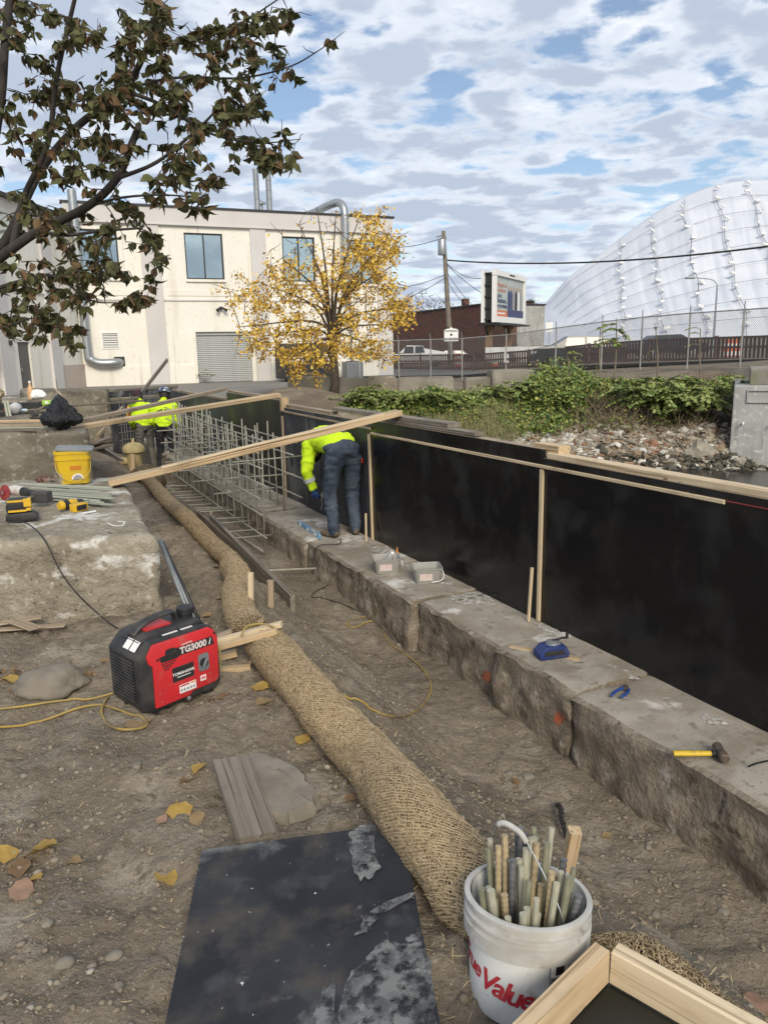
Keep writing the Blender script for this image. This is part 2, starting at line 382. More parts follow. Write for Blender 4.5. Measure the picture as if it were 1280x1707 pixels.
# ------------------------------------------------------------------ the lie of the land
WO = Vector((1.09, 5.05, 0)); Wu = Vector((-0.44, 0.898, 0)).normalized(); Wn = Vector((-0.898, -0.44, 0)).normalized()
def wp(s, o, z): return WO + Wu * s + Wn * o + Vector((0, 0, z))     # s along the form wall, o out from it into the trench
def bank_h(x, y):
    sh = np.clip(-1 - x, 0, 9) * 1.1
    t = np.clip((y + sh - 19.6) / 5.6, 0, 1)
    h = -2.5 + 2.55 * (0.55 * t + 0.45 * t * t * (3 - 2 * t))
    rise = np.clip(0.085 * (x - 4), 0, 0.95) * sstep(24.5, 28, y)
    return h + rise
def ground_np(x, y):
    x = np.asarray(x, float); y = np.asarray(y, float)
    o = (x - WO.x) * Wn.x + (y - WO.y) * Wn.y; s = (x - WO.x) * Wu.x + (y - WO.y) * Wu.y
    zf = -0.70 + 0.13 * sstep(0.5, 4, s) - 0.16 * sstep(7, 10, s)
    zf = zf * (1 - sstep(15.6, 17.2, s))
    wob = 0.22 * fbm(s * 0.9, o * 0.0 + 3.0, 20, 3)
    t = sstep(0.95, 2.0, o + wob)
    z = zf * (1 - t)
    near = 1 - sstep(19, 24, y)
    rough = fbm(x * 1.1, y * 1.1, 3, 3) * 0.085 + fbm(x * 5.0, y * 5.0, 8, 3) * 0.030 + np.abs(fbm(x * 11, y * 11, 13, 3)) * 0.034
    z = z + rough * near * (0.75 + 0.5 * sstep(0.9, 1.4, o))
    z = z + 0.03 * np.abs(fbm(x * 7, y * 7, 30, 2)) * near
    z = z + 0.25 * sstep(7.5, 12, y) * sstep(2.0, 3.0, o) * near
    behind = sstep(0.02, -0.10, o)
    bk = bank_h(x, y) + fbm(x * 0.8, y * 0.8, 40, 4) * 0.30 * (1 - sstep(24, 27, y)) 
    pile = 0.42 * np.exp(-(((x + 2.9) / 1.5) ** 2 + ((y - 25.6) / 1.7) ** 2))
    return np.where(o < 0.02, z * (1 - behind) + (bk + pile) * behind, z)
def gz(x, y): return float(ground_np(np.array([x]), np.array([y]))[0])
_tt = np.concatenate([np.arange(0.6, 8, 0.05), np.arange(8, 60, 0.12)])
def Gv(pxs, pys):                             # where the rays through photo pixels meet the ground
    out = []
    pxs, pys = np.atleast_1d(np.asarray(pxs, float)), np.atleast_1d(np.asarray(pys, float))
    Fv, Rv, Uv, Cv = (np.array(list(v)) for v in (cF, cR, cU, cC))
    for i0 in range(0, len(pxs), 400):
        X, Y = pxs[i0:i0 + 400, None], pys[i0:i0 + 400, None]
        d = Fv + Rv * ((X - 640) / FPX) - Uv * ((Y - 853.5) / FPX)
        Q = Cv + d[:, None, :] * _tt[None, :, None]
        lim = _tt[None, :] * (d[:, 2:3] * 0 + 1)
        below = Q[:, :, 2] < ground_np(Q[:, :, 0], Q[:, :, 1])
        if pys[i0:i0 + 400].max() < 840:      # far pixels: look past the form wall
            below &= _tt[None, :] > 16
        k = np.argmax(below, 1); k[~below.any(1)] = len(_tt) - 1
        lo_, hi_ = _tt[np.maximum(k - 1, 0)], _tt[k]
        for _ in range(10):
            m = (lo_ + hi_) / 2; q = Cv + d * m[:, None]; bl = q[:, 2] < ground_np(q[:, 0], q[:, 1])
            hi_ = np.where(bl, m, hi_); lo_ = np.where(bl, lo_, m)
        out.append(Cv + d * hi_[:, None])
    return np.concatenate(out)
def G(px, py): return Vector(Gv([px], [py])[0])
def axis_grid(dense0, dense1, step, lo, hi, grow=1.09):
    a = list(np.arange(dense0, dense1, step)); st = step
    while a[-1] < hi: st *= grow; a.append(a[-1] + st)
    b = []; st = step; c = dense0
    while c > lo: st *= grow; c -= st; b.append(c)
    return np.array(b[::-1] + a)
gx = axis_grid(-2.9, 2.3, 0.017, -1500, 1500, 1.06); gy = axis_grid(0.9, 6.2, 0.019, -60, 2500, 1.028)
GX, GY = np.meshgrid(gx, gy); GZ = ground_np(GX, GY)
GZ = np.where((GY > 24.5) & (GX < 0.5), np.clip(GZ, -9, 0.5), GZ)
nx_, ny_ = len(gx), len(gy)
idx = np.arange(nx_ * ny_).reshape(ny_, nx_)
F = np.stack([idx[:-1, :-1], idx[:-1, 1:], idx[1:, 1:], idx[1:, :-1]], -1).reshape(-1, 4)
tag(np_mesh('ground', np.stack([GX, GY, GZ], -1).reshape(-1, 3), F, M_['dirt'], True), kind='structure')

# the yard in front of the building: asphalt with a ragged edge
def sheet(name, poly, z, m, kind='structure'):
    mb = MB(); mb.prism(poly, (0, 0, z), (1, 0, 0), (0, 1, 0), (0, 0, -0.05))
    return tag(mb.build(name, m), kind=kind)
sheet('parking_lot', [(-60, 24.2), (-18, 23.4), (-9, 23.0), (-6.2, 24.0), (-4.6, 26.3), (-3.9, 29.5), (3, 31.5), (3, 60), (-60, 60)], 0.085, M_['asphalt'])
water = mat('river_water', (0.030, 0.030, 0.026), 0.12, (0.045, 0.042, 0.034), 0.6, 0.4, 0.7, bump=0.25, bscale=5.0, space='World', bdist=0.03, spec=0.4)
mb = MB(); mb.quad((-8, -40, -1.9), (120, -40, -1.9), (120, 26, -1.9), (-8, 26, -1.9))
tag(mb.build('river', water), kind='structure')
mb = MB()                                     # the street over the bridge, rising to the right
rp = [(-5, 46, 0.12), (4.6, 41.5, 0.24), (9.5, 36.0, 0.75), (14, 29.5, 1.0), (40, 18, 1.2)]
rq = [(-5, 72, 0.10), (12, 66, 0.22), (24, 56, 0.6), (36, 46, 0.95), (80, 30, 1.2)]
for i in range(len(rp) - 1): mb.quad(rp[i], rp[i + 1], rq[i + 1], rq[i])
tag(mb.build('road', M_['road']), kind='structure')

# ------------------------------------------------------------------ granite footing stones
def footing_stone(s0, s1, zt, front, tilt, label, seed):
    base = wp((s0 + s1) / 2, 0, 0); Mw = axes(base, -Wu)        # local X towards the camera end, local Y = Wn or its opposite
    inv = Mw.inverted()
    n = max(8, int((s1 - s0) / 0.035)); prof = []
    for k in range(6): prof.append((-0.03, -0.9 + 0.9 * k / 5 + 0, 0))
    for k in range(1, 17): prof.append((-0.03 + (front + 0.03) * k / 16, 0, 0 if k < 16 else 1))
    for k in range(1, 19): prof.append((front + 0.03 * k / 18, -0.62 * k / 18, 1))
    V = np.zeros((n + 1, len(prof), 3)); S = np.linspace(s0 + 0.006, s1 - 0.006, n + 1)
    for j, (o, z, rf) in enumerate(prof):
        e = np.minimum((S - s0), (s1 - S)); rnd = np.clip(1 - e / 0.03, 0, 1) ** 2
        oo = o + 0 * S; zl = zt + tilt * (S - (s0 + s1) / 2) + z
        if j <= 5: zl = np.where(j < 5, zt + z, zl)
        else:
            top = j < 22
            if top:
                zl = zl + 0.012 * fbm(S * 4, np.full_like(S, o * 4), seed, 3) - 0.010 * rnd
                edge = max(0, (o - front + 0.10) / 0.10)
                zl = zl - edge ** 2 * (0.012 + 0.030 * np.clip(fbm(S * 7, S * 0, seed + 5, 3) + 0.1, 0, 1))
                oo = oo + edge * 0.028 * fbm(S * 5, S * 0 + 2.2, seed + 3, 4)
            else:
                ch = fbm(S * 3.0, np.full_like(S, z * 3.4), seed + 9, 4) * 0.050 + fbm(S * 14, np.full_like(S, z * 14), seed + 2, 3) * 0.030
                oo = oo + 0.028 * fbm(S * 5, S * 0 + 2.2, seed + 3, 4) * max(0, 1 + z * 5) + ch * min(1, -z * 9) - rnd * 0.022
        for i in range(n + 1): V[i, j] = inv @ wp(S[i], float(oo[i]), float(zl[i]))
    m = len(prof); id_ = np.arange((n + 1) * m).reshape(n + 1, m)
    Fq = np.stack([id_[:-1, :-1], id_[:-1, 1:], id_[1:, 1:], id_[1:, :-1]], -1)
    mi = np.zeros(Fq.shape[:2], int); mi[:, 20:] = 1
    V = V.reshape(-1, 3); Fq = Fq.reshape(-1, 4); mi = mi.ravel()
    ends = []; cen = []                                           # close both ends with a fan
    for i in (0, n):
        row = id_[i]; c_ = len(V) + len(cen); cen.append(V.reshape(-1, 3)[row].mean(0))
        ends += [(row[j], row[j + 1], c_, c_) for j in range(m - 1)]
    V = np.concatenate([V, np.array(cen)])
    Fq = Fq
    tri = np.array([e[:3] for e in ends])
    quads = np.concatenate([Fq[:, [0, 1, 2]], Fq[:, [0, 2, 3]], tri]); mi = np.concatenate([mi, mi, np.ones(len(tri), int)])
    o = np_mesh('footing_stone', V, quads, [M_['granite'], M_['granite_rough']], True, None, Mw, mi)
    o.data.set_sharp_from_angle(angle=rad(50))
    return tag(o, label, 'stone block', 'granite footing stones under the form wall')
stones = [(-4.6, -1.02, -0.30, 0.575, 'long rough-faced granite footing stone nearest, with the sledge hammer on it'),
          (-1.02, -0.25, -0.292, 0.565, 'short granite footing stone with orange paint mark, under the blue chalk reel'),
          (-0.25, 0.82, -0.303, 0.53, 'granite footing stone below the seam of the two black panels'),
          (0.82, 1.80, -0.296, 0.60, 'granite footing stone carrying the two clear plastic tubs'),
          (1.80, 3.05, -0.30, 0.62, 'granite footing stone under the bending worker\'s boots'),
          (3.05, 4.7, -0.305, 0.65, 'granite footing stone under the blue spirit level'),
          (4.7, 6.6, -0.30, 0.62, 'granite footing stone behind the nearest rebar uprights'),
          (6.6, 8.6, -0.30, 0.60, 'granite footing stone below the dark olive panel'),
          (8.6, 11.0, -0.31, 0.60, 'far granite footing stone behind the rebar cage'),
          (11.0, 14.5, -0.31, 0.60, 'farthest granite footing stone beside the two standing workers')]
STONE = []
for i, (a, b, zt, fr, lb) in enumerate(stones): STONE.append(footing_stone(a, b, zt, fr, random.uniform(-0.006, 0.006), lb, 7 * i + 2))

# ------------------------------------------------------------------ boards
def board(name, a, b, w, t, m, label=None, cat='board', group=None, up=(0, 0, 1), parent=None, warp=0.0, bev=0.003):
    """a straight plank from a to b; w across, t thick; local X runs along the grain"""
    a, b = Vector(a), Vector(b); L = (b - a).length
    Mw = axes((a + b) / 2, b - a, up)
    n = 6 if warp else 1; mb = MB(); V = []; Fc = []
    h = [(-w / 2 + bev, -t / 2), (w / 2 - bev, -t / 2), (w / 2, -t / 2 + bev), (w / 2, t / 2 - bev), (w / 2 - bev, t / 2), (-w / 2 + bev, t / 2), (-w / 2, t / 2 - bev), (-w / 2, -t / 2 + bev)]
    for i in range(n + 1):
        x = -L / 2 + L * i / n; dz = warp * (1 - (2 * i / n - 1) ** 2)
        V += [(x, y, z + dz) for y, z in h]
    for i in range(n):
        Fc += [(i * 8 + k, i * 8 + (k + 1) % 8, (i + 1) * 8 + (k + 1) % 8, (i + 1) * 8 + k) for k in range(8)]
    Fc += [tuple(range(7, -1, -1)), tuple(n * 8 + k for k in range(8))]
    mb.add(V, Fc)
    o = mb.build(name, m, parent, Mw)
    if label: tag(o, label, cat, group)
    return o

# ------------------------------------------------------------------ form wall
def form_panel(s0, s1, z0, z1, m, label, o=0.0):
    Mw = axes(wp((s0 + s1) / 2, o, z0), Wu)
    t = thing('plywood_form', label, 'plywood form', Mw, 'plywood form panels standing on the footing')
    L = s1 - s0 - 0.006; H = z1 - z0
    mb = MB(); n = 24; V = []; Fc = []          # a sheet that bows a little, as plywood does
    for i in range(n + 1):
        x = -L / 2 + L * i / n; dy = 0.004 * math.sin(i * 0.8 + s0)
        V += [(x, dy, 0), (x, dy, H), (x, dy - 0.019, H), (x, dy - 0.019, 0)]
    for i in range(n):
        Fc += [(i * 4 + k, i * 4 + (k + 1) % 4, (i + 1) * 4 + (k + 1) % 4, (i + 1) * 4 + k) for k in range(4)]
    Fc += [(3, 2, 1, 0), tuple(n * 4 + k for k in range(4))]
    mb.add(V, Fc); sh = mb.build('plywood_sheet', m, t)
    mb = MB(); mb.box((0, -0.0095, H + 0.0015), (L, 0.017, 0.003)); mb.build('raw_top_edge', M_['pine_worn'], sh)
    for k in range(4):                          # studs behind the sheet
        x = -L / 2 + 0.04 + (L - 0.08) * k / 3
        board('stud', Mw @ Vector((x, -0.072, 0.0)), Mw @ Vector((x, -0.072, H - 0.05)), 0.038, 0.089, M_['pine_worn'], parent=t, up=tuple(Mw.to_3x3() @ Vector((0, 1, 0))))
    board('bottom_plate', Mw @ Vector((-L / 2, -0.075, -0.02)), Mw @ Vector((L / 2, -0.075, -0.02)), 0.089, 0.036, M_['pine_worn'], parent=t)
    return t
form_panel(-3.4, 0.0, -0.30, 0.865, M_['form_black'], 'glossy black plywood form panel nearest, reaching the right edge')
form_panel(0.0, 2.73, -0.30, 0.925, M_['form_black'], 'glossy black plywood form panel beside the bending worker')
form_panel(2.73, 5.45, -0.30, 0.90, M_['form_worn'], 'scuffed grey-black form panel behind the bending worker', -0.004)
form_panel(5.45, 8.25, -0.30, 0.985, M_['form_olive'], 'dark olive form panel rising above its neighbours behind the rebar', 0.004)
form_panel(8.25, 10.6, -0.30, 0.85, M_['form_worn'], 'scuffed grey form panel beyond the dark olive one', -0.004)
form_panel(10.6, 14.3, -0.30, 0.84, M_['form_worn'], 'farthest scuffed grey form panel of the long wall', -0.002)
board('plank', wp(-3.4, -0.05, 0.886), wp(-0.03, -0.05, 0.886), 0.09, 0.038, M_['pine_pale'], 'clean pale timber along the top of the nearest black panel')
board('plank', wp(-0.12, -0.075, 0.915), wp(0.14, -0.075, 0.915), 0.10, 0.085, M_['pine'], 'short timber offcut on the wall top where two black panels meet')
board('plank', wp(0.02, -0.07, 0.908), wp(2.7, -0.07, 0.908), 0.085, 0.032, M_['pine_worn'], 'timber behind the top edge of the second black panel')
board('batten', wp(-1.47, 0.012, 0.815), wp(2.71, 0.012, 0.800), 0.018, 0.022, M_['pine_pale'], 'thin pale batten nailed along the upper face of the black panels', 'batten')
board('batten', wp(2.72, 0.016, 0.845), wp(5.45, 0.016, 0.855), 0.018, 0.022, M_['pine_worn'], 'thin batten along the scuffed panel behind the bending worker', 'batten')
mb = MB(); mb.tube([wp(-1.48, 0.006, 0.82), wp(-3.4, 0.006, 0.83)], 0.0035, 5)
tag(mb.build('chalk_line', mat('red_string', (0.22, 0.03, 0.03), 0.8), world=True), 'red string line continuing the batten on the black panel', 'string')
board('batten', wp(0.0, 0.011, -0.295), wp(0.0, 0.011, 0.79), 0.034, 0.020, M_['pine_pale'], 'upright pale batten covering the seam of the two black panels', 'batten', up=tuple(Wn))
board('batten', wp(2.73, 0.013, -0.295), wp(2.76, 0.013, 0.785), 0.036, 0.020, M_['pine_pale'], 'upright pale batten beside the bending worker', 'batten', up=tuple(Wn))
board('batten', wp(5.42, 0.018, -0.29), wp(5.42, 0.018, 0.79), 0.04, 0.024, M_['pine_worn'], 'upright batten at the near edge of the olive panel', 'batten', up=tuple(Wn))
board('stake', wp(0.03, 0.075, -0.30), wp(0.055, 0.035, 0.085), 0.022, 0.018, M_['pine_pale'], 'short thin stake standing before the batten at the panel seam', 'stake', up=tuple(Wn))
board('stake', wp(2.70, 0.10, -0.30), wp(2.76, 0.07, -0.02), 0.022, 0.018, M_['pine_pale'], 'short thin stake standing by the bending worker\'s right boot', 'stake', up=tuple(Wn))
# timber resting on top of the wall
board('loose_board', wp(1.30, -0.09, 0.985), wp(3.8, -0.10, 0.975), 0.13, 0.036, M_['wood_grey'], 'weathered grey board lying on the wall top, overhanging the bank')
board('loose_board', wp(0.86, -0.05, 0.950), wp(2.5, -0.055, 0.945), 0.09, 0.030, M_['wood_grey'], 'weathered grey board on the wall top under the wider one')
board('loose_board', wp(3.85, -0.07, 0.925), wp(5.4, -0.07, 0.925), 0.09, 0.036, M_['pine_worn'], 'timber along the top of the scuffed panel')
board('wood_block', wp(5.42, -0.02, 0.86), wp(5.42, -0.02, 1.03), 0.07, 0.10, M_['pine'], 'short upright timber block at the end of the olive panel', 'block', up=tuple(Wn))
board('loose_board', wp(5.5, -0.06, 1.005), wp(8.2, -0.06, 1.005), 0.085, 0.03, M_['pine_worn'], 'timber along the top of the olive panel')
board('loose_board', wp(8.3, -0.05, 0.872), wp(12.9, -0.05, 0.862), 0.085, 0.03, M_['pine_worn'], 'long timber along the top of the far grey panels')
# the three long boards that bridge the trench
pa, pb = Vector((-2.30, 6.22, 0.565)), Vector((0.16, 7.04, 1.035))
board('bridge_board', pa, pb, 0.19, 0.045, M_['pine'], 'widest pale plank bridging the trench in front of the bending worker', warp=-0.01)
dv = (pb - pa).normalized()
board('bridge_strip', pa + dv * 0.42 + Vector((0.03, -0.04, 0.031)), pa + dv * 2.44 + Vector((0.03, -0.04, 0.031)), 0.085, 0.018, M_['pine_pale'], 'thin pale strip lying on the widest plank')
board('bridge_board', atY(118, 714, 8.25), wp(5.48, 0.02, 1.062), 0.07, 0.045, M_['pine'], 'long timber from the grey block to the olive panel, lower of two', up=(0, -0.3, 1))
board('bridge_board', atY(116, 706, 8.45), wp(8.22, 0.02, 1.045), 0.07, 0.045, M_['pine_worn'], 'long timber crossing just above the workers\' waists, upper of two', up=(0, -0.3, 1))
board('bridge_board', atY(160, 668, 13.6), atY(265, 660, 17.2), 0.12, 0.045, M_['pine_worn'], 'weathered board on the far concrete block, left of the workers')
board('leaning_board', atY(236, 655, 17.5), atY(279, 600, 19.0), 0.09, 0.04, M_['wood_grey'], 'grey board sticking up behind the standing workers before the building wall', up=(1, 0, 0))
board('brace_board', atY(163, 728, 12.8), atY(205, 680, 14.0), 0.07, 0.04, M_['pine_worn'], 'short brace sloping beside the left worker', up=(1, 0, 0))

# ------------------------------------------------------------------ straw wattles
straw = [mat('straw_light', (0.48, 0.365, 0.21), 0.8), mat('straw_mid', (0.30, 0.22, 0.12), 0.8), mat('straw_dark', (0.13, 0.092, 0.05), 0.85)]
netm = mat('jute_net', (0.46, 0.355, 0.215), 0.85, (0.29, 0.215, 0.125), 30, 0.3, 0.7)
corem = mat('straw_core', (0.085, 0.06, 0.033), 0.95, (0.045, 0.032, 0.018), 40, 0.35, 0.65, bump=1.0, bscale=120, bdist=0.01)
def strands(name, P, T_, N_, ln, wd, mats, parent=None, Mw=None, bend=0.006):
    """thin straws: P middle points, T_ directions, N_ normals, ln lengths"""
    P, T_, N_ = map(np.asarray, (P, T_, N_)); k = len(P)
    B = np.cross(N_, T_); B /= np.linalg.norm(B, axis=1)[:, None] + 1e-9
    ln = np.asarray(ln)[:, None]; wd = np.asarray(wd)[:, None]
    lift = N_ * bend
    a, c, b = P - T_ * ln / 2 - lift, P + N_ * bend * 0.6, P + T_ * ln / 2 - lift + N_ * (rng.uniform(-0.006, 0.004, (k, 1)) + (rng.random((k, 1)) < 0.02) * 0.015)
    V = np.stack([a - B * wd / 2, a + B * wd / 2, c + B * wd / 2 + N_ * wd * 0.3, c - B * wd / 2, b + B * wd / 2, b - B * wd / 2], 1).reshape(-1, 3)
    i = np.arange(k)[:, None] * 6
    Fq = np.concatenate([i + np.array([[0, 1, 2, 3]]), i + np.array([[3, 2, 4, 5]])], 1).reshape(-1, 4)
    mi = np.repeat(rng.choice(len(mats), k, p=[0.36, 0.34, 0.30] if len(mats) == 3 else None), 2)
    return np_mesh(name, V, Fq, mats, False, parent, Mw, mi)
def wattle(label, ctrl, r, nstraw, cell, ends=(1, 1), net_r=0.0016, seed=0):
    c = curve_pts(ctrl, 14); Mw = Matrix.Translation(c[0])
    t = thing('straw_wattle', label, 'straw wattle', Mw, 'straw wattles along the trench edge')
    pts = np.array([list(p) for p in c]); seg = np.linalg.norm(np.diff(pts, axis=0), axis=1); cum = np.concatenate([[0], np.cumsum(seg)]); Ltot = cum[-1]
    def fr(d):
        d = np.clip(d, 0, Ltot); q = np.stack([np.interp(d, cum, pts[:, k]) for k in range(3)], 1)
        e = 0.05; T_ = np.stack([np.interp(np.clip(d + e, 0, Ltot), cum, pts[:, k]) - np.interp(np.clip(d - e, 0, Ltot), cum, pts[:, k]) for k in range(3)], 1)
        T_ /= np.linalg.norm(T_, axis=1)[:, None]
        S_ = np.cross(T_, np.array([0, 0, 1.0])); S_ /= np.linalg.norm(S_, axis=1)[:, None]; U_ = np.cross(S_, T_)
        return q, T_, S_, U_
    def rad_at(d, w):
        k = 1 + 0.12 * fbm(d * 3.0, np.cos(w) * 1.2 + 3, 50 + seed, 3) + 0.10 * fbm(d * 9, np.sin(w) * 3 + 7, 55 + seed, 2)
        e = 1.0
        if ends[0]: e = e * np.sqrt(np.clip(d / (r * (1.6 if ends[0] == 1 else 0.5)), 0, 1))
        if ends[1]: e = e * np.sqrt(np.clip((Ltot - d) / (r * (1.6 if ends[1] == 1 else 0.5)), 0, 1))
        return r * k * e
    def surf(d, w, lift=0.0):
        q, T_, S_, U_ = fr(d); rr = (rad_at(d, w) + lift)
        return q + S_ * (np.cos(w) * rr * 1.06)[:, None] + U_ * (np.sin(w) * rr * 0.92)[:, None], T_, S_ * np.cos(w)[:, None] + U_ * np.sin(w)[:, None]
    org = np.array(list(c[0]))
    nl, nw = max(30, int(Ltot / 0.02)), 40
    D, Wg = np.meshgrid(np.linspace(0, Ltot, nl), np.linspace(0, 2 * math.pi, nw, endpoint=False), indexing='ij')
    V, _, _ = surf(D.ravel(), Wg.ravel(), -0.004); id_ = np.arange(nl * nw).reshape(nl, nw); nx2 = np.roll(id_, -1, 1)
    Fq = np.stack([id_[:-1], nx2[:-1], nx2[1:], id_[1:]], -1).reshape(-1, 4)
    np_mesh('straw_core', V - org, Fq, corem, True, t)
    d = rng.uniform(0, Ltot, nstraw); w = rng.uniform(-0.9, math.pi + 0.9, nstraw)
    Pp, T_, Nn = surf(d, w, 0.0035); ang = rng.normal(0, 0.75, nstraw); C_ = np.cross(Nn, T_)
    Td = T_ * np.cos(ang)[:, None] + C_ * np.sin(ang)[:, None]
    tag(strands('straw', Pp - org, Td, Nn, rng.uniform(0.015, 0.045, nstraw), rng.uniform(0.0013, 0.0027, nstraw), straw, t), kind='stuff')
    if cell:                                    # the net: two families of cords winding round the straw
        nh = max(10, int(2 * math.pi * r / cell)); mbv = []; mbf = []; pitch_ = 2 * math.pi * r * 1.25
        dd = np.arange(0, Ltot, 0.013)
        for sg in (-1, 1):
            for h in range(nh):
                w = (sg * dd / pitch_ * 2 * math.pi + 2 * math.pi * h / nh)
                Pp, T_, Nn = surf(dd, w, 0.0045 + 0.0012 * sg)
                Pp = Pp + rng.normal(0, 0.0011, Pp.shape)
                tg = np.gradient(Pp, axis=0); tg /= np.linalg.norm(tg, axis=1)[:, None] + 1e-9
                B = np.cross(tg, Nn) * net_r; Up = Nn * net_r
                k0 = len(mbv) and sum(len(x) for x in mbv) or 0
                ring = np.stack([Pp - B, Pp + Up, Pp + B], 1).reshape(-1, 3); mbv.append(ring)
                i = np.arange(len(dd) - 1)[:, None] * 3 + k0
                mbf.append(np.concatenate([i + np.array([[0, 1, 4, 3]]), i + np.array([[1, 2, 5, 4]])]))
        tag(np_mesh('net', np.concatenate(mbv) - org, np.concatenate(mbf), netm, False, t), kind='stuff')
    return t
def wz(px, py, r): p = G(px, py); return p
def on(x, y, dz=0.0): return Vector((x, y, gz(x, y) + dz))
def Gh(px, py, h):                            # the point on a ray that is h above the ground
    d = ray(px, py); t = np.arange(0.8, 9, 0.01); X = cC.x + d.x * t; Y = cC.y + d.y * t; Z = cC.z + d.z * t
    k = int(np.argmax(Z < ground_np(X, Y) + h)); return cC + d * float(t[k])
wattle('fat netted straw wattle running from the bucket up to the wood scraps', [Gh(835, 1570, 0.055), Gh(798, 1505, 0.07), Gh(758, 1446, 0.075), Gh(684, 1350, 0.08), Gh(610, 1262, 0.08), Gh(528, 1170, 0.08), Gh(470, 1104, 0.08), Gh(436, 1066, 0.08)], 0.100, 42000, 0.0130, (1, 2), 0.0021, seed=0)
wattle('shorter straw wattle section bending behind the wooden stake', [on(-0.72, 3.80, 0.085), on(-0.84, 4.12, 0.09), on(-0.93, 4.5, 0.10), on(-1.00, 4.9, 0.10), on(-1.14, 5.3, 0.08)], 0.084, 13000, 0.016, (2, 1), 0.0021, seed=3)
wattle('long thinner straw wattle running back under the bridging plank', [on(-1.07, 5.2, 0.08), on(-1.36, 5.85, 0.08), on(-1.79, 6.7, 0.09), on(-2.24, 7.7, 0.09), on(-2.74, 8.8, 0.10), on(-3.24, 9.9, 0.08)], 0.066, 20000, 0.022, (1, 1), seed=6)
wattle('matted straw wattle end heaped at the foot of the old hydrant', [on(-3.1, 10.2, 0.08), on(-3.35, 10.6, 0.10), on(-3.62, 11.1, 0.12)], 0.20, 4000, 0.0, (1, 1), seed=9)
wattle('flattened straw wattle end lying right of the white bucket', [on(0.52, 1.72, -0.03), on(0.64, 1.58, -0.04), on(0.76, 1.44, -0.04), on(0.90, 1.28, -0.04)], 0.085, 9000, 0.0, (1, 1), seed=12)
# ------------------------------------------------------------------ cream building
FA = rad(22); FO = Vector((-10.1, 41.8, 0.06)); fu = Vector((math.cos(FA), math.sin(FA), 0)); fn = Vector((math.sin(FA), -math.cos(FA), 0))
Mf = Matrix((fu, -fn, Vector((0, 0, 1)))).transposed().to_4x4(); Mf.translation = FO    # local x along the front, y into the house
M_['stucco'] = mat('cream_stucco', (0.80, 0.775, 0.705), 0.9, (0.75, 0.72, 0.645), 0.5, 0.35, 0.7, bump=0.15, bscale=25, spec=0.2,
                   layers=[((0.66, 0.615, 0.52), 0.5, 0.55, 0.70, (2.5, 1, 0.25)), ((0.58, 0.53, 0.45), 1.4, 0.60, 0.74, (3, 1, 0.15)), ((0.68, 0.63, 0.53), 6, 0.58, 0.70)])
M_['stucco_grey'] = mat('grey_stucco', (0.60, 0.58, 0.565), 0.9, (0.54, 0.52, 0.50), 0.5, 0.35, 0.7, bump=0.15, bscale=25, spec=0.2)
M_['stucco_tan'] = mat('tan_stucco', (0.52, 0.45, 0.385), 0.9, (0.47, 0.40, 0.34), 0.8, 0.3, 0.7, spec=0.2)
def wall_grid(mb, x0, x1, z0, z1, holes, y0, y1):       # a wall slab in the plane y with real openings
    xs = sorted({x0, x1, *[h[0] for h in holes], *[h[1] for h in holes]}); zs = sorted({z0, z1, *[h[2] for h in holes], *[h[3] for h in holes]})
    ins = lambda x, z: any(h[0] < x < h[1] and h[2] < z < h[3] for h in holes)
    for a, b in zip(xs, xs[1:]):
        for c, d in zip(zs, zs[1:]):
            if ins((a + b) / 2, (c + d) / 2): continue
            mb.quad((a, y0, c), (b, y0, c), (b, y0, d), (a, y0, d)); mb.quad((a, y1, c), (a, y1, d), (b, y1, d), (b, y1, c))
    for h in holes:
        a, b, c, d = h
        mb.quad((a, y0, c), (a, y0, d), (a, y1, d), (a, y1, c)); mb.quad((b, y0, c), (b, y1, c), (b, y1, d), (b, y0, d))
        mb.quad((a, y0, d), (b, y0, d), (b, y1, d), (a, y1, d)); mb.quad((a, y0, c), (a, y1, c), (b, y1, c), (b, y0, c))
bld = thing('industrial_building', 'cream two-storey industrial building with grey roller door behind the yellow tree', 'building', Mf)
WIN = [(-5.5, -3.5, 5.5, 7.85), (-0.15, 1.87, 5.5, 7.85), (5.15, 7.02, 5.45, 7.85), (9.0, 10.7, 5.4, 7.8)]
DOOR = (0.1, 3.1, 0.0, 2.75)
mb = MB(); wall_grid(mb, -5.9, 11.65, -0.2, 9.0, WIN + [DOOR, (-4.65, -3.9, 2.0, 2.72)], 0, 0.35); mb.build('wall', M_['stucco'], bld)
mb = MB(); mb.quad((11.65, 0, -0.2), (11.65, 16, -0.2), (11.65, 16, 9), (11.65, 0, 9)); mb.quad((-5.9, 0.4, 8.9), (11.65, 0.4, 8.9), (11.65, 16, 8.9), (-5.9, 16, 8.9))
mb.quad((-20, 0.36, 0), (-20, 0.37, 8), (-5.9, 0.37, 8), (-5.9, 0.36, 0)); mb.build('side_wall', M_['stucco'], bld)
mb = MB(); mb.box((2.9, -0.07, 8.63), (17.7, 0.14, 0.82)); mb.box((2.9, -0.10, 8.20), (17.7, 0.20, 0.05)); mb.build('parapet', M_['stucco_grey'], bld)
mb = MB(); mb.box((2.9, 0.10, 9.09), (17.9, 0.62, 0.10)); mb.build('roof_cap', M_['black_metal'], bld)
for x0, x1 in ((-2.40, -1.45), (3.35, 4.2), (10.75, 11.66)):
    mb = MB(); mb.box(((x0 + x1) / 2, -0.06, 4.0), (x1 - x0, 0.12, 8.36)); mb.build('pilaster', M_['stucco_grey'], bld)
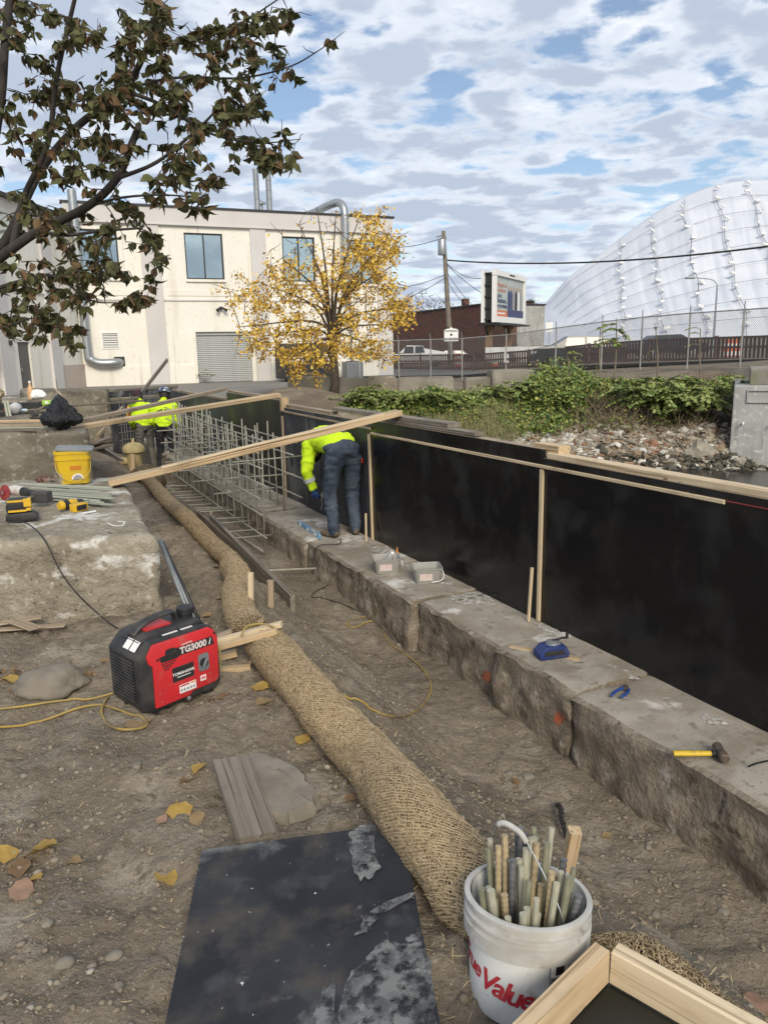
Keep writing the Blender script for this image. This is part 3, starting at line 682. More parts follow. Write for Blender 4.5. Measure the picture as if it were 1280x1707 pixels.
for a, b in ((-5.9, -2.4), (-1.45, 3.35), (4.2, 10.75)):
    mb = MB(); mb.box(((a + b) / 2, -0.03, 4.40), (b - a, 0.06, 0.07)); mb.build('belt_course', M_['stucco_grey'], bld)
    mb = MB(); mb.box(((a + b) / 2, -0.015, 4.78), (b - a - 0.5, 0.03, 0.30)); mb.build('belt_panel', M_['stucco'], bld)
for a, b in ((-5.9, -2.4), (-1.45, 0.05), (4.2, 10.75)):
    mb = MB(); mb.box(((a + b) / 2, -0.022, 0.40), (b - a, 0.044, 1.24)); mb.build('plinth', M_['stucco'], bld)
for (a, b, c, d) in WIN:
    w = MB(); f = 0.07
    for q in ((a + f / 2, (c + d) / 2, f, d - c), (b - f / 2, (c + d) / 2, f, d - c), ((a + b) / 2, (c + d) / 2, f * 0.8, d - c - 2 * f)): w.box((q[0], 0.12, q[1]), (q[2], 0.12, q[3]))
    for z in (c + f / 2, d - f / 2): w.box(((a + b) / 2, 0.121, z), (b - a - 2 * f, 0.12, f))
    wo_ = w.build('window_frame', M_['black_metal'], bld)
    for x0, x1 in ((a + f, (a + b) / 2 - f * 0.4), ((a + b) / 2 + f * 0.4, b - f)):
        g = MB(); tl = random.uniform(-0.006, 0.006); g.box(((x0 + x1) / 2, 0.15, (c + d) / 2), (x1 - x0, 0.02, d - c - 2 * f), Matrix.Rotation(tl, 4, 'X')); g.build('pane', M_['glass'], wo_)
    g = MB(); g.box(((a + b) / 2, -0.03, c - 0.08), (b - a + 0.1, 0.16, 0.13)); g.build('sill', M_['stucco'], bld)
shut = mat('roller_shutter', (0.42, 0.43, 0.42), 0.5, (0.36, 0.37, 0.36), 3, 0.3, 0.7, metal=0.2)
rd = MB(); rd.box((1.6, 0.22, 2.66), (3.0, 0.16, 0.17)); rdo = rd.build('roller_door', shut, bld)
me_sl = None
for k in range(25):
    g = MB(); n = 6
    V = []; Fc = []
    for i in range(n):
        a = math.pi * i / (n - 1); V += [(-1.5, -0.035 * math.sin(a), -0.05 + 0.1 * i / (n - 1)), (1.5, -0.035 * math.sin(a), -0.05 + 0.1 * i / (n - 1))]
    Fc = [(2 * i, 2 * i + 1, 2 * i + 3, 2 * i + 2) for i in range(n - 1)]
    if me_sl is None: g.add(V, Fc); me_sl = g.mesh('slat', shut, True)
    link(bpy.data.objects.new('slat', me_sl), rdo, Mf @ Matrix.Translation((1.6, 0.25, 0.08 + 0.103 * k)))
for x in (0.03, 3.17):
    mb = MB(); mb.box((x, -0.045, 1.38), (0.13, 0.09, 2.9)); mb.build('door_jamb', M_['stucco'], bld)
v = MB()
for a, b, c, d in ((-4.72, -4.65, 1.93, 2.79), (-3.90, -3.83, 1.93, 2.79), (-4.65, -3.90, 2.72, 2.79), (-4.65, -3.90, 1.93, 2.0)): v.box(((a + b) / 2, -0.01, (c + d) / 2), (b - a, 0.06, d - c))
vo = v.build('vent_frame', M_['white'], bld)
for k in range(6):
    g = MB(); g.box((-4.275, 0.05, 2.07 + 0.118 * k), (0.75, 0.10, 0.05), Matrix.Rotation(0.5, 4, 'X')); g.build('louvre', M_['white'], vo)
g = MB(); g.box((-4.275, 0.30, 2.36), (0.76, 0.02, 0.74)); g.build('vent_dark', M_['black_metal'], vo)
duct = curve_pts([(-5.45, -0.30, 9.6), (-5.45, -0.30, 6.0), (-5.45, -0.30, 1.9), (-5.30, -0.30, 1.40), (-4.9, -0.30, 1.22), (-4.2, -0.30, 1.22), (-3.95, -0.12, 1.22), (-3.93, 0.1, 1.22)], 8)
g = MB(); g.tube(duct, 0.215, 14); g.build('exhaust_duct', M_['steel'], bld, smooth='auto')
g = MB(); g.box((-3.92, -0.01, 1.24), (0.52, 0.04, 0.56)); g.build('duct_plate', M_['black_metal'], bld)
for x, zt in ((4.15, 11.5), (4.85, 11.95)):
    g = MB(); g.lathe([(0.16, 8.8), (0.16, zt - 0.3), (0.165, zt - 0.28), (0.165, zt)], 14, (x, 1.2, 0))
    for z in np.arange(9.4, zt, 0.5): g.lathe([(0.16, z), (0.175, z + 0.02), (0.16, z + 0.04)], 14, (x, 1.2, 0), cap=False)
    g.build('flue_pipe', M_['steel'], bld, smooth='auto')
g = MB(); g.lathe([(0.12, 8.9), (0.12, 9.75), (0.3, 9.75), (0.3, 9.82), (0.05, 9.95)], 12, (4.45, 1.6, 0)); g.build('roof_vent', M_['steel'], bld)
g = MB(); g.tube(curve_pts([(8.75, -0.3, 4.3), (8.75, -0.3, 7.5), (8.75, -0.3, 9.2), (8.62, 0.1, 9.75), (8.2, 0.6, 9.72), (7.6, 1.3, 9.45), (7.0, 2.0, 9.25)], 8), 0.22, 14); g.build('exhaust_duct', M_['steel'], bld, smooth='auto')
g = MB(); g.box((1.55, -0.12, 4.0), (0.16, 0.2, 0.14)); g.tube([(1.45, -0.2, 3.98), (1.30, -0.34, 3.86)], [0.05, 0.10], 8); g.tube([(1.65, -0.2, 3.98), (1.8, -0.34, 3.86)], [0.05, 0.10], 8); g.build('flood_lamp', M_['black_metal'], bld)
for x, z, w_ in ((9.6, 1.6, 0.25), (10.1, 1.2, 0.2)):
    g = MB(); g.box((x, -0.07, z), (w_, 0.14, 0.5)); g.build('meter_box', M_['grey_pipe'], bld)
g = MB(); g.tube([(9.0, -0.1, 0.1), (9.0, -0.1, 4.3)], 0.06, 8); g.build('downpipe', M_['grey_pipe'], bld)
# the wing coming forward on the left
C0 = FO + fu * -5.7; Mg = axes(C0, Vector((0.07, 1.0, 0)))      # local x runs back along the wing wall, y to its left
wing = thing('building_wing', 'pale side wing of the cream building with narrow dark door, left edge', 'building', Mg)
mb = MB(); wall_grid(mb, -14, 0.0, -0.2, 8.2, [(-6.1, -5.1, 0.0, 2.25), (-6.6, -5.2, 5.6, 7.6)], 0, 0.3); mb.build('wall', M_['stucco'], wing)
mb = MB(); mb.box((-7, -0.05, 8.25), (14.2, 0.6, 0.12)); mb.build('roof_cap', M_['black_metal'], wing)
for x in (-2.9, -7.2): mb = MB(); mb.box((x, -0.06, 4), (0.9, 0.12, 8.3)); mb.build('pilaster', M_['stucco_grey'], wing)
mb = MB(); mb.box((-1.2, -0.03, 0.5), (2.4, 0.06, 1.35)); mb.build('plinth', M_['stucco_tan'], wing)
mb = MB(); mb.box((-7, -0.03, 4.45), (14, 0.06, 0.07)); mb.build('belt_course', M_['stucco_grey'], wing)
mb = MB(); mb.box((-5.6, 0.12, 1.12), (0.98, 0.06, 2.24)); d_ = mb.build('door', mat('door_grey', (0.12, 0.115, 0.105), 0.6), wing)
mb = MB(); mb.box((-5.95, 0.06, 1.05), (0.06, 0.10, 0.12)); mb.build('handle', M_['steel'], d_)
mb = MB(); mb.box((-5.9, 0.12, 6.6), (1.4, 0.05, 2.0)); mb.build('pane', M_['glass'], wing)
g = MB(); g.box((-8.6, -0.14, 2.0), (0.55, 0.26, 1.0), bev=0.02); g.build('utility_box', M_['grey_pipe'], wing)
g = MB(); g.tube(curve_pts([(-8.9, -0.1, 2.3), (-9.5, -0.1, 2.25), (-10.0, -0.1, 2.45), (-10.2, -0.1, 4.4)], 6), 0.05, 8); g.build('conduit', M_['grey_pipe'], wing)
g = MB(); g.box((-6.9, -0.1, 2.2), (0.16, 0.2, 0.2)); g.build('wall_lamp', M_['black_metal'], wing)

# things standing against the house
dm = mat('dumpster_navy', (0.012, 0.014, 0.022), 0.55, (0.03, 0.03, 0.035), 2, 0.5, 0.7)
dp = Mf @ Matrix.Translation((5.5, -2.2, 0.03))
t = thing('dumpster', 'dark navy dumpster with sloped lid and white labels under the yellow tree', 'dumpster', dp)
g = MB(); g.prism([(-0.9, 0.15), (0.9, 0.15), (0.9, 1.75), (0.2, 1.9), (-0.9, 1.35)], (-1.4, 0, 0), (0, 1, 0), (0, 0, 1), (2.8, 0, 0)); b_ = g.build('bin', dm, t)
for x in (-1.2, -0.4, 0.4, 1.2): g = MB(); g.box((x, -0.93, 0.75), (0.08, 0.06, 1.1)); g.build('rib', dm, b_)
g = MB(); g.prism([(-0.95, 1.38), (0.2, 1.94), (0.95, 1.80), (0.95, 1.86), (0.2, 2.01), (-0.95, 1.45)], (-1.42, 0, 0), (0, 1, 0), (0, 0, 1), (2.84, 0, 0)); g.build('lid', M_['black_plastic'], t)
g = MB(); g.box((-0.75, -0.97, 1.12), (0.8, 0.012, 0.35)); g.build('label_plate', M_['white'], t)
g = MB(); g.box((1.05, -0.97, 1.15), (0.42, 0.012, 0.5)); g.build('label_plate', M_['white'], t)
for x in (-1.2, 1.2): g = MB(); g.lathe([(0.09, -0.05), (0.09, 0.05)], 10, (x, -0.6, 0.09)); g.build('caster', M_['rubber'], t)
t = thing('air_conditioner', 'grey air conditioning unit with finned sides right of the tree trunk', 'air conditioner', Mf @ Matrix.Translation((8.6, -1.3, 0.03)))
g = MB(); g.box((0, 0, 0.5), (1.0, 0.9, 0.9), bev=0.03); g.build('case', M_['grey_pipe'], t)
for k in range(12): g = MB(); g.box((-0.44 + 0.08 * k, -0.46, 0.5), (0.025, 0.03, 0.8)); g.build('fin', M_['steel'], t)
g = MB(); g.lathe([(0.38, 0.95), (0.38, 0.99), (0.1, 1.0)], 16); g.build('fan_grille', M_['black_metal'], t)

# ------------------------------------------------------------------ brick building, signs
def brick_mat():
    m = bpy.data.materials.new('brick'); m.use_nodes = True; N, L = m.node_tree.nodes, m.node_tree.links; b = N['Principled BSDF']; b.inputs['Roughness'].default_value = 0.9
    tcn = N.new('ShaderNodeTexCoord'); sp = N.new('ShaderNodeSeparateXYZ'); cb = N.new('ShaderNodeCombineXYZ'); L.new(tcn.outputs['Object'], sp.inputs[0]); L.new(sp.outputs[0], cb.inputs[0]); L.new(sp.outputs[2], cb.inputs[1])
    bt = N.new('ShaderNodeTexBrick'); bt.inputs['Scale'].default_value = 1.0; bt.inputs['Brick Width'].default_value = 0.42; bt.inputs['Row Height'].default_value = 0.16; bt.inputs['Mortar Size'].default_value = 0.012
    bt.inputs[1].default_value = (0.19, 0.075, 0.05, 1); bt.inputs[2].default_value = (0.11, 0.05, 0.038, 1); bt.inputs[3].default_value = (0.16, 0.11, 0.09, 1)
    L.new(cb.outputs[0], bt.inputs[0]); ns = N.new('ShaderNodeTexNoise'); ns.inputs['Scale'].default_value = 0.9; L.new(tcn.outputs['Object'], ns.inputs['Vector'])
    mx = N.new('ShaderNodeMix'); mx.data_type = 'RGBA'; mx.blend_type = 'MULTIPLY'; mx.inputs[0].default_value = 0.6; L.new(bt.outputs[0], mx.inputs[6]); L.new(ns.outputs['Color'], mx.inputs[7]); L.new(mx.outputs[2], b.inputs['Base Color']); return m
brick = brick_mat()
b0, b1 = Vector((-4, 104, 0)), Vector((11.7, 71.6, 0.1)); Mb = axes(b0, b1 - b0); LB = (b1 - b0).length
bb = thing('brick_building', 'low dark red brick building with white signs behind the utility pole', 'building', Mb)
g = MB(); g.box((LB / 2, 1.5, 2.85), (LB, 3, 5.7)); g.build('wall', brick, bb)
g = MB(); g.box((LB / 2, 1.5, 5.76), (LB + 0.2, 3.2, 0.14)); g.build('roof_edge', M_['black_metal'], bb)
g = MB(); g.box((LB - 9.5, 1.5, 6.2), (0.6, 0.6, 0.9)); g.build('chimney', brick, bb)
def print_panel(px0, py0, px1, py1, Y, m, label, stripes=(), name='wall_sign', parent=bb):
    a, b, c = atY(px0, py1, Y), atY(px1, py1, Y), atY(px0, py0, Y); x = (b - a); h = (c - a).length
    Mw = axes(a, x); g = MB(); g.box((x.length / 2, 0, h / 2), (x.length, 0.06, h)); o = g.build(name, m, parent, Mw)
    for (u0, v0, u1, v1, mm) in stripes:
        g = MB(); g.box(((u0 + u1) / 2 * x.length, -0.035, (v0 + v1) / 2 * h), ((u1 - u0) * x.length, 0.012, (v1 - v0) * h)); g.build('printed_line', mm, o)
    if label: o['label'] = label
    return o
blue = mat('sign_blue', (0.05, 0.13, 0.33), 0.6)
lines = [(0.1, 0.08 + 0.16 * k, 0.9, 0.16 + 0.16 * k, blue) for k in range(4)]
print_panel(713, 523, 731, 545, 92.0, M_['white'], 'white wall sign with a blue band on top', [(0, 0.74, 1, 1, blue)] + lines)
print_panel(786, 542, 801, 558, 80.0, M_['white'], 'white wall sign with coloured picture', [(0.1, 0.72, 0.7, 0.86, blue), (0.3, 0.1, 0.8, 0.45, mat('sign_tan', (0.5, 0.33, 0.2), 0.6))])
print_panel(646, 537, 672, 549, 96.0, M_['white'], 'white wall sign at the building corner', [(0.1, 0.55, 0.9, 0.9, M_['black_print']), (0.05, 0.1, 0.95, 0.4, M_['grey_print'])])
print_panel(769, 549, 777, 557, 82.0, M_['white'], None); print_panel(742, 575, 749, 586, 84.0, M_['white'], None); print_panel(723, 577, 729, 586, 88.0, M_['white'], None)
for px0, px1, py0, py1, Y in ((686, 700, 573, 600, 92.5), (735, 745, 580, 600, 87), (775, 800, 567, 590, 80.6), (802, 818, 560, 588, 78)):
    print_panel(px0, py0, px1, py1, Y, M_['dark_glass'], None, name='window')
w0, w1 = Vector((11.9, 71.8, 0)), Vector((15.6, 73.2, 0)); Mw_ = axes(w0, w1 - w0)
wb = thing('pale_wall_building', 'pale grey low wall beyond the billboard posts beside the salt pile', 'building', Mw_)
g = MB(); g.box((1.95, 3, 2.75), (3.9, 6, 5.5)); g.build('wall', M_['pale_concrete'], wb); g = MB(); g.box((1.95, 3, 5.56), (4.1, 6.2, 0.12)); g.build('roof_edge', M_['black_metal'], wb)

# ------------------------------------------------------------------ billboard
q0, q1 = atY(822, 537, 50), atY(872, 541, 55.8); q1.z = q0.z; top_z = atY(822, 449, 50).z
Mq = axes(q0, q1 - q0); Lq, Hq = (q1 - q0).length, top_z - q0.z
bil = thing('billboard', 'double-sided billboard advertising an accident lawyer, on timber posts', 'billboard', Mq)
g = MB(); g.box((Lq / 2, 0.02, Hq / 2), (Lq - 0.3, 0.1, Hq - 0.3)); pic = g.build('poster', mat('poster_pale', (0.45, 0.52, 0.50), 0.5, (0.36, 0.38, 0.36), 0.8, 0.3, 0.7), bil)
for c, s_ in (((Lq / 2, -0.02, Hq - 0.17), (Lq, 0.28, 0.34)), ((Lq / 2, -0.02, 0.19), (Lq, 0.28, 0.38)), ((0.13, -0.02, Hq / 2), (0.26, 0.28, Hq - 0.74)), ((Lq - 0.13, -0.02, Hq / 2), (0.26, 0.28, Hq - 0.74))):
    g = MB(); g.box(c, s_); g.build('frame', M_['white'], bil)
g = MB(); g.box((Lq / 2, 0.75, Hq / 2), (Lq, 0.2, Hq)); g.build('back_face', M_['white'], bil)
g = MB()
for z in np.linspace(0.2, Hq - 0.2, 5): g.box((0.15, 0.4, z), (0.12, 0.5, 0.10)); g.box((Lq - 0.15, 0.4, z), (0.12, 0.5, 0.10))
g.box((Lq / 2, 0.36, Hq / 2), (Lq - 0.4, 0.5, Hq - 0.3)); g.build('inner_frame', M_['black_metal'], bil)
g = MB(); g.box((Lq / 2, 0.3, -0.12), (Lq, 1.6, 0.10)); g.build('catwalk', M_['black_metal'], bil)
X_, Z_ = Vector((1, 0, 0)), Vector((0, 0, 1)); orange = mat('poster_orange', (0.60, 0.17, 0.07), 0.5); navy = mat('poster_navy', (0.03, 0.045, 0.13), 0.5)
def pl(text, size, x, z, m, **k):
    g = MB(); lettering(g, text, size, (x, -0.045, z), X_, Z_, 0.003, **k); g.build('lettering', m, pic)
def pr(x0, x1, z0, z1, m, y=-0.04, nm='printed_patch'): g = MB(); g.box(((x0 + x1) / 2, y, (z0 + z1) / 2), (x1 - x0, 0.012, z1 - z0)); g.build(nm, m, pic)
pr(Lq / 2 - 0.5, Lq / 2 + 0.6, Hq - 0.21, Hq - 0.11, M_['black_print'], -0.168)
pl('Abogado de', 0.40, 1.55, Hq * 0.735, orange); pl('Accidentes', 0.40, 1.50, Hq * 0.635, orange)
pl('Spada', 0.40, 1.05, Hq * 0.53, navy); pl('Resultados,', 0.42, 1.55, Hq * 0.43, navy, bold=0.008); pl('no promesas', 0.40, 1.60, Hq * 0.33, navy, bold=0.008)
pr(0.26, 2.7, 0.40, 0.40 + Hq * 0.12, orange); pr(0.7, 2.2, 0.40 + Hq * 0.045, 0.40 + Hq * 0.075, M_['white'], -0.054)
pr(2.75, Lq - 0.3, 0.38, 0.38 + Hq * 0.155, navy); pl('El Abogado Spada', 0.36, (2.75 + Lq - 0.3) / 2, 0.38 + Hq * 0.075, M_['white']); pic.children[-1].location.y -= 0.01
skin_p = mat('poster_skin', (0.45, 0.28, 0.20), 0.6)
for k, (x, mm) in enumerate(((3.0, navy), (3.5, navy), (4.05, M_['grey_print']), (4.6, M_['black_print']), (5.15, M_['white']), (5.65, M_['grey_print']))):
    x = x * Lq / 6.5; g = MB(); g.prism([(-0.25, 0), (0.25, 0), (0.27, 1.0), (0.12, 1.25), (-0.12, 1.25), (-0.27, 1.0)], (x, -0.034, 0.4 + Hq * 0.155), X_, Z_, (0, -0.008, 0)); g.build('printed_figure', mm, pic)
    g = MB(); g.lathe([(0.13, -0.004), (0.13, 0.004)], 12); o = g.build('printed_face', skin_p, pic, Mq @ Matrix.Translation((x, -0.04, 0.4 + Hq * 0.155 + 1.38)) @ Matrix.Rotation(rad(90), 4, 'X'))
for x in (0.9, Lq - 1.6):
    g = MB(); g.box((x, 0.6, -1.9), (0.38, 0.38, 3.6)); g.build('post', mat('post_brown', (0.25, 0.155, 0.085), 0.8), bil)
    for sg in (-1, 1): g = MB(); g.tube([(x, 0.6, -0.9), (x + sg * 0.9, 0.6, -0.2)], 0.07, 6); g.build('brace', M_['black_metal'], bil)

# ------------------------------------------------------------------ utility pole and wires
pole_base, pole_top = Vector((5.35, 58, 0.1)), atY(739, 385, 58)
t = thing('utility_pole', 'leaning grey wooden utility pole with transformer left of the billboard', 'utility pole', pole_base)
g = MB(); g.tube([pole_base, pole_base.lerp(pole_top, 0.5), pole_top], [0.21, 0.18, 0.14], 12); g.build('pole', M_['wood_grey'], t, world=True, smooth='auto')
tp = atY(736.5, 412, 57.6); g = MB(); g.lathe([(0.28, -0.55), (0.3, -0.5), (0.3, 0.45), (0.24, 0.55), (0.05, 0.6)], 14, tp - pole_base); g.build('transformer', M_['steel'], t, smooth='auto')
g = MB(); a = atY(727, 395, 58); g.tube([a, pole_top - Vector((0, 0, 0.3))], 0.04, 6); g.tube([atY(739, 391, 58), atY(744, 398, 58)], 0.05, 6); g.build('crossarm', M_['wood_grey'], t, world=True)
def wire(a, b, sag, label, r=0.022):
    P = [a.lerp(b, k / 24) - Vector((0, 0, sag * (1 - (2 * k / 24 - 1) ** 2))) for k in range(25)]
    g = MB(); g.tube(P, r, 5); tag(g.build('overhead_wire', M_['black_cord'], world=True), label, 'wire', 'overhead wires at the utility pole')
wire(atY(746, 434, 58), atY(1330, 404, 40), 0.55, 'thick overhead wire running right across the white salt pile', 0.055)
wire(atY(744, 438, 58), atY(816, 461, 50.5), 0.5, 'overhead wire from the pole to the top of the billboard')
wire(atY(744, 440, 58), atY(815, 495, 50.5), 0.2, 'overhead wire from the pole to the middle of the billboard')
wire(atY(746, 456, 58), atY(792, 512, 78), 0.25, 'steeper overhead wire from the pole to the brick roof')
wire(atY(746, 470, 58), atY(782, 512, 78), 0.25, 'lowest overhead wire from the pole to the brick roof')
wire(atY(738, 396, 58), atY(640, 413, 47), 0.2, 'topmost overhead wire running left from the pole')
wire(atY(743, 457, 58), atY(640, 483, 47), 0.2, 'middle overhead wire running left behind the yellow tree')
wire(atY(743, 462, 58), atY(640, 510, 47), 0.2, 'lower overhead wire running left behind the yellow tree')

# town sign
sp_ = atY(752, 600, 44); sc = atY(752, 558, 44)
t = thing('town_sign', 'white shield-topped sign reading ENTERING CHELSEA on a thin post', 'sign', (sp_.x, 44, 0.2))
Ms = axes(sc, (1, 0.0, 0)); g = MB(); sh_ = [(-0.40, -0.36), (0.40, -0.36), (0.40, 0.25), (0.30, 0.32), (0.12, 0.34), (0, 0.42), (-0.12, 0.34), (-0.30, 0.32), (-0.40, 0.25)]
g.prism(sh_, (0, 0, 0), X_, Z_, (0, 0.03, 0)); pn = g.build('panel', M_['white'], t, Ms)
for s_, z, sz, ax_ in (('ENTERING', 0.20, 0.15, 0), ('CHELSEA', -0.24, 0.20, 0)):
    g = MB(); lettering(g, s_, sz, (0, -0.004, z), X_, Z_, 0.0, bold=0.004); g.build('lettering', M_['black_print'], pn, Ms)
g = MB(); g.lathe([(0.07, -0.003), (0.07, 0.003)], 10); g.build('emblem', M_['black_print'], pn, Ms @ Matrix.Translation((0, -0.005, 0.0)) @ Matrix.Rotation(rad(90), 4, 'X'))
g = MB(); g.tube([(0, 0.05, -1.4), (0, 0.05, 0.5)], 0.03, 8); g.build('post', M_['fence_metal'], t, Ms)

# ------------------------------------------------------------------ chain link fence, picket railing
fence_px = [(600, 41.5), (665, 41), (718, 39.5), (770, 38), (843, 36.3), (925, 34.5), (1001, 32.6), (1066, 31), (1144, 28.7), (1232, 26.6), (1330, 24.6)]
FP = []
for px, Y in fence_px:
    base = atY(px, 620, Y); zb = 0.20 + 0.62 * float(sstep(4, 11.5, base.x)); FP.append(Vector((base.x, Y, zb)))
fence = thing('chain_link_fence', 'tall chain link fence with barbed arms along the bank top', 'fence', FP[0])
HFc = 1.92
wv, wf = [], []
for a, b in zip(FP, FP[1:]):
    g = MB(); g.tube([a - Vector((0, 0, 0.4)), a + Vector((0, 0, HFc))], 0.035, 8); g.tube([a + Vector((0, 0, HFc)), a + Vector((-0.06, -0.14, HFc + 0.28))], 0.02, 6); g.build('post', M_['fence_metal'], fence, world=True)
    g = MB(); g.tube([a + Vector((0, 0, HFc)), b + Vector((0, 0, HFc))], 0.024, 6); g.build('top_rail', M_['fence_metal'], fence, world=True)
    L = (b - a).length; d = (b - a) / L; k = 0
    st = 0.085
    for sg in (1, -1):
        x = -HFc
        while x < L:
            x0, x1 = x, x + HFc; z0, z1 = (0, HFc) if sg > 0 else (HFc, 0)
            lo_, hi_ = max(0, x0), min(L, x1)
            if hi_ > lo_ + 0.01:
                f0, f1 = (lo_ - x0) / HFc, (hi_ - x0) / HFc
                p, q = a + d * lo_ + Vector((0, 0, z0 + (z1 - z0) * f0)), a + d * hi_ + Vector((0, 0, z0 + (z1 - z0) * f1))
                nn = Vector((d.y, -d.x, 0)) * 0.006; up_ = (q - p).cross(nn).normalized() * 0.006; i0 = len(wv)
                wv += [p - nn, p + up_, p + nn, q - nn, q + up_, q + nn]; wf += [(i0, i0 + 1, i0 + 4, i0 + 3), (i0 + 1, i0 + 2, i0 + 5, i0 + 4), (i0 + 2, i0, i0 + 3, i0 + 5)]
            x += st
o = np_mesh('chain_link', [list(v - FP[0]) for v in wv], wf, M_['mesh_wire'], False, fence); tag(o, kind='stuff')
# brown picket railing of the bridge
rail_px = [(640, 57), (700, 54), (790, 50), (880, 46), (980, 41.5), (1080, 37.5), (1190, 33.5), (1330, 29.5)]
RP = []
for px, Y in rail_px: p = atY(px, 620, Y); RP.append(Vector((p.x, Y, 0.16 + 0.62 * float(sstep(6, 14, p.x)))))
brown = mat('rail_brown', (0.085, 0.040, 0.033), 0.6, (0.06, 0.03, 0.026), 1.0, 0.3, 0.7, space='World')
rl = thing('picket_railing', 'dark red-brown picket railing along the bridge behind the chain link fence', 'railing', RP[0])
g2 = MB()
for a, b in zip(RP, RP[1:]):
    g = MB(); g.box(a + Vector((0, 0, 0.55)), (0.12, 0.12, 1.25)); g.build('post', brown, rl, world=True)
    Mr = axes(a, b - a); L = (b - a).length
    for z in (0.18, 0.68, 1.08):
        g = MB(); g.v = []; g.box((0, 0, 0), (L, 0.06, 0.10)); g.v = [tuple(Mr @ (Vector(v) + Vector((L / 2, 0, z)))) for v in g.v]; g.build('rail', brown, rl, world=True)
    n = int(L / 0.21)
    for k in range(n):
        i0 = len(g2.v); g2.box((0, 0, 0), (0.115, 0.03, 1.0)); g2.v[i0:] = [tuple(Mr @ (Vector(v) + Vector(((k + 0.5) * L / n, 0.045, 0.6)))) for v in g2.v[i0:]]
tag(g2.build('pickets', brown, rl, world=True), kind='stuff')
# concrete kerb wall under fence at right, bridge abutment
g = MB(); a, b = FP[5], FP[10]; Mk = axes(a, b - a); L = (b - a).length
kw = thing('kerb_wall', 'weathered low concrete kerb wall under the fence at right', 'wall', Mk); g.box((L / 2, 0.3, -0.36), (L, 0.4, 0.75)); g.build('wall', M_['block_concrete'], kw)
ab = thing('bridge_abutment', 'pale grey concrete bridge abutment with recessed panel, right edge', 'wall', (12, 22, -2))
A0 = atY(1217, 725, 21.6); zt = atY(1217, 643, 21.6).z
xa_ = Vector((0.906, -0.423, 0)); ya_ = Vector((0.423, 0.906, 0)); Mab = Matrix((xa_, ya_, Vector((0, 0, 1)))).transposed().to_4x4(); Mab.translation = Vector((A0.x, 21.6, 0))
g = MB(); g.box((3, 2, (zt - 3) / 2), (6, 4, zt + 3), bev=0.04); g.build('wall', M_['pale_concrete'], ab, Mab)
g = MB(); g.box((3.25, 2.2, zt + 0.22), (5.7, 3.6, 0.44), bev=0.03); g.build('parapet', M_['block_concrete'], ab, Mab)
for c, s_ in (((1.45, 0.0), (0.98, 0.035)), ((1.45, -0.33), (0.98, 0.035)), ((0.96, -0.165), (0.035, 0.36)), ((1.94, -0.165), (0.035, 0.36))):
    g = MB(); g.box((c[0] - 0.6, -0.02, zt - 0.13 + c[1]), (s_[0], 0.06, s_[1])); g.build('panel_rim', M_['pale_concrete'], ab, Mab)
for x in (0.30, 1.05): g = MB(); g.tube([(x, 0.0, -0.62), (x, -0.25, -0.62)], 0.03, 8); g.build('weep_pipe', M_['white'], ab, Mab)

# concrete blocks along the bank top
def concrete_block(px0, px1, py0, py1, Y, label, dy=0.7, tilt=0.0, m=None, seed=0):
    a, b = atY(px0, py1, Y), atY(px1, py1, Y); zt = atY((px0 + px1) / 2, py0, Y).z; w = b.x - a.x; h = zt - a.z + 0.25
    g = MB(); n = 7
    bm = bmesh.new(); bmesh.ops.create_cube(bm, size=1)
    for v_ in bm.verts: v_.co = Vector((v_.co.x * w, v_.co.y * dy, v_.co.z * h))
    bmesh.ops.bevel(bm, geom=bm.edges[:], offset=0.05, segments=2, affect='EDGES'); bmesh.ops.subdivide_edges(bm, edges=bm.edges[:], cuts=2, use_grid_fill=True)
    for v_ in bm.verts: v_.co += Vector((fbm(v_.co.x * 3 + seed, v_.co.z * 3, 4, 2), fbm(v_.co.y * 3, v_.co.z * 3 + seed, 5, 2), fbm(v_.co.x * 3, v_.co.y * 3 + seed, 6, 2))) * 0.06
    me = bpy.data.meshes.new('concrete_block'); bm.to_mesh(me); bm.free(); me.materials.append(m or M_['block_concrete'])
    o = link(bpy.data.objects.new('concrete_block', me), None, frame(((a.x + b.x) / 2, Y + dy / 2, (zt + a.z - 0.25) / 2), tilt))
    return tag(o, label, 'concrete block', 'concrete blocks along the bank top')
concrete_block(480, 524, 622, 652, 29.0, 'upright concrete block at the left end of the bank-top row', 0.9, seed=1)
concrete_block(497, 560, 629, 664, 28.2, 'concrete block directly left of the yellow tree trunk', 0.7, seed=2)
concrete_block(562, 610, 630, 660, 28.4, 'mossy concrete block directly right of the yellow tree trunk', 0.7, seed=3)
concrete_block(611, 662, 628, 655, 28.6, 'broken pale-faced concrete block beneath the building corner', 0.8, seed=4, m=M_['old_concrete'])
concrete_block(664, 757, 629, 658, 28.8, 'wide concrete block below the white pickup truck', 0.8, seed=5)
concrete_block(776, 826, 630, 650, 28.8, 'low concrete block half hidden in vines', 0.8, seed=6)
concrete_block(818, 889, 617, 640, 28.6, 'pale slab-topped concrete block among the vines', 0.9, 0.15, seed=7)

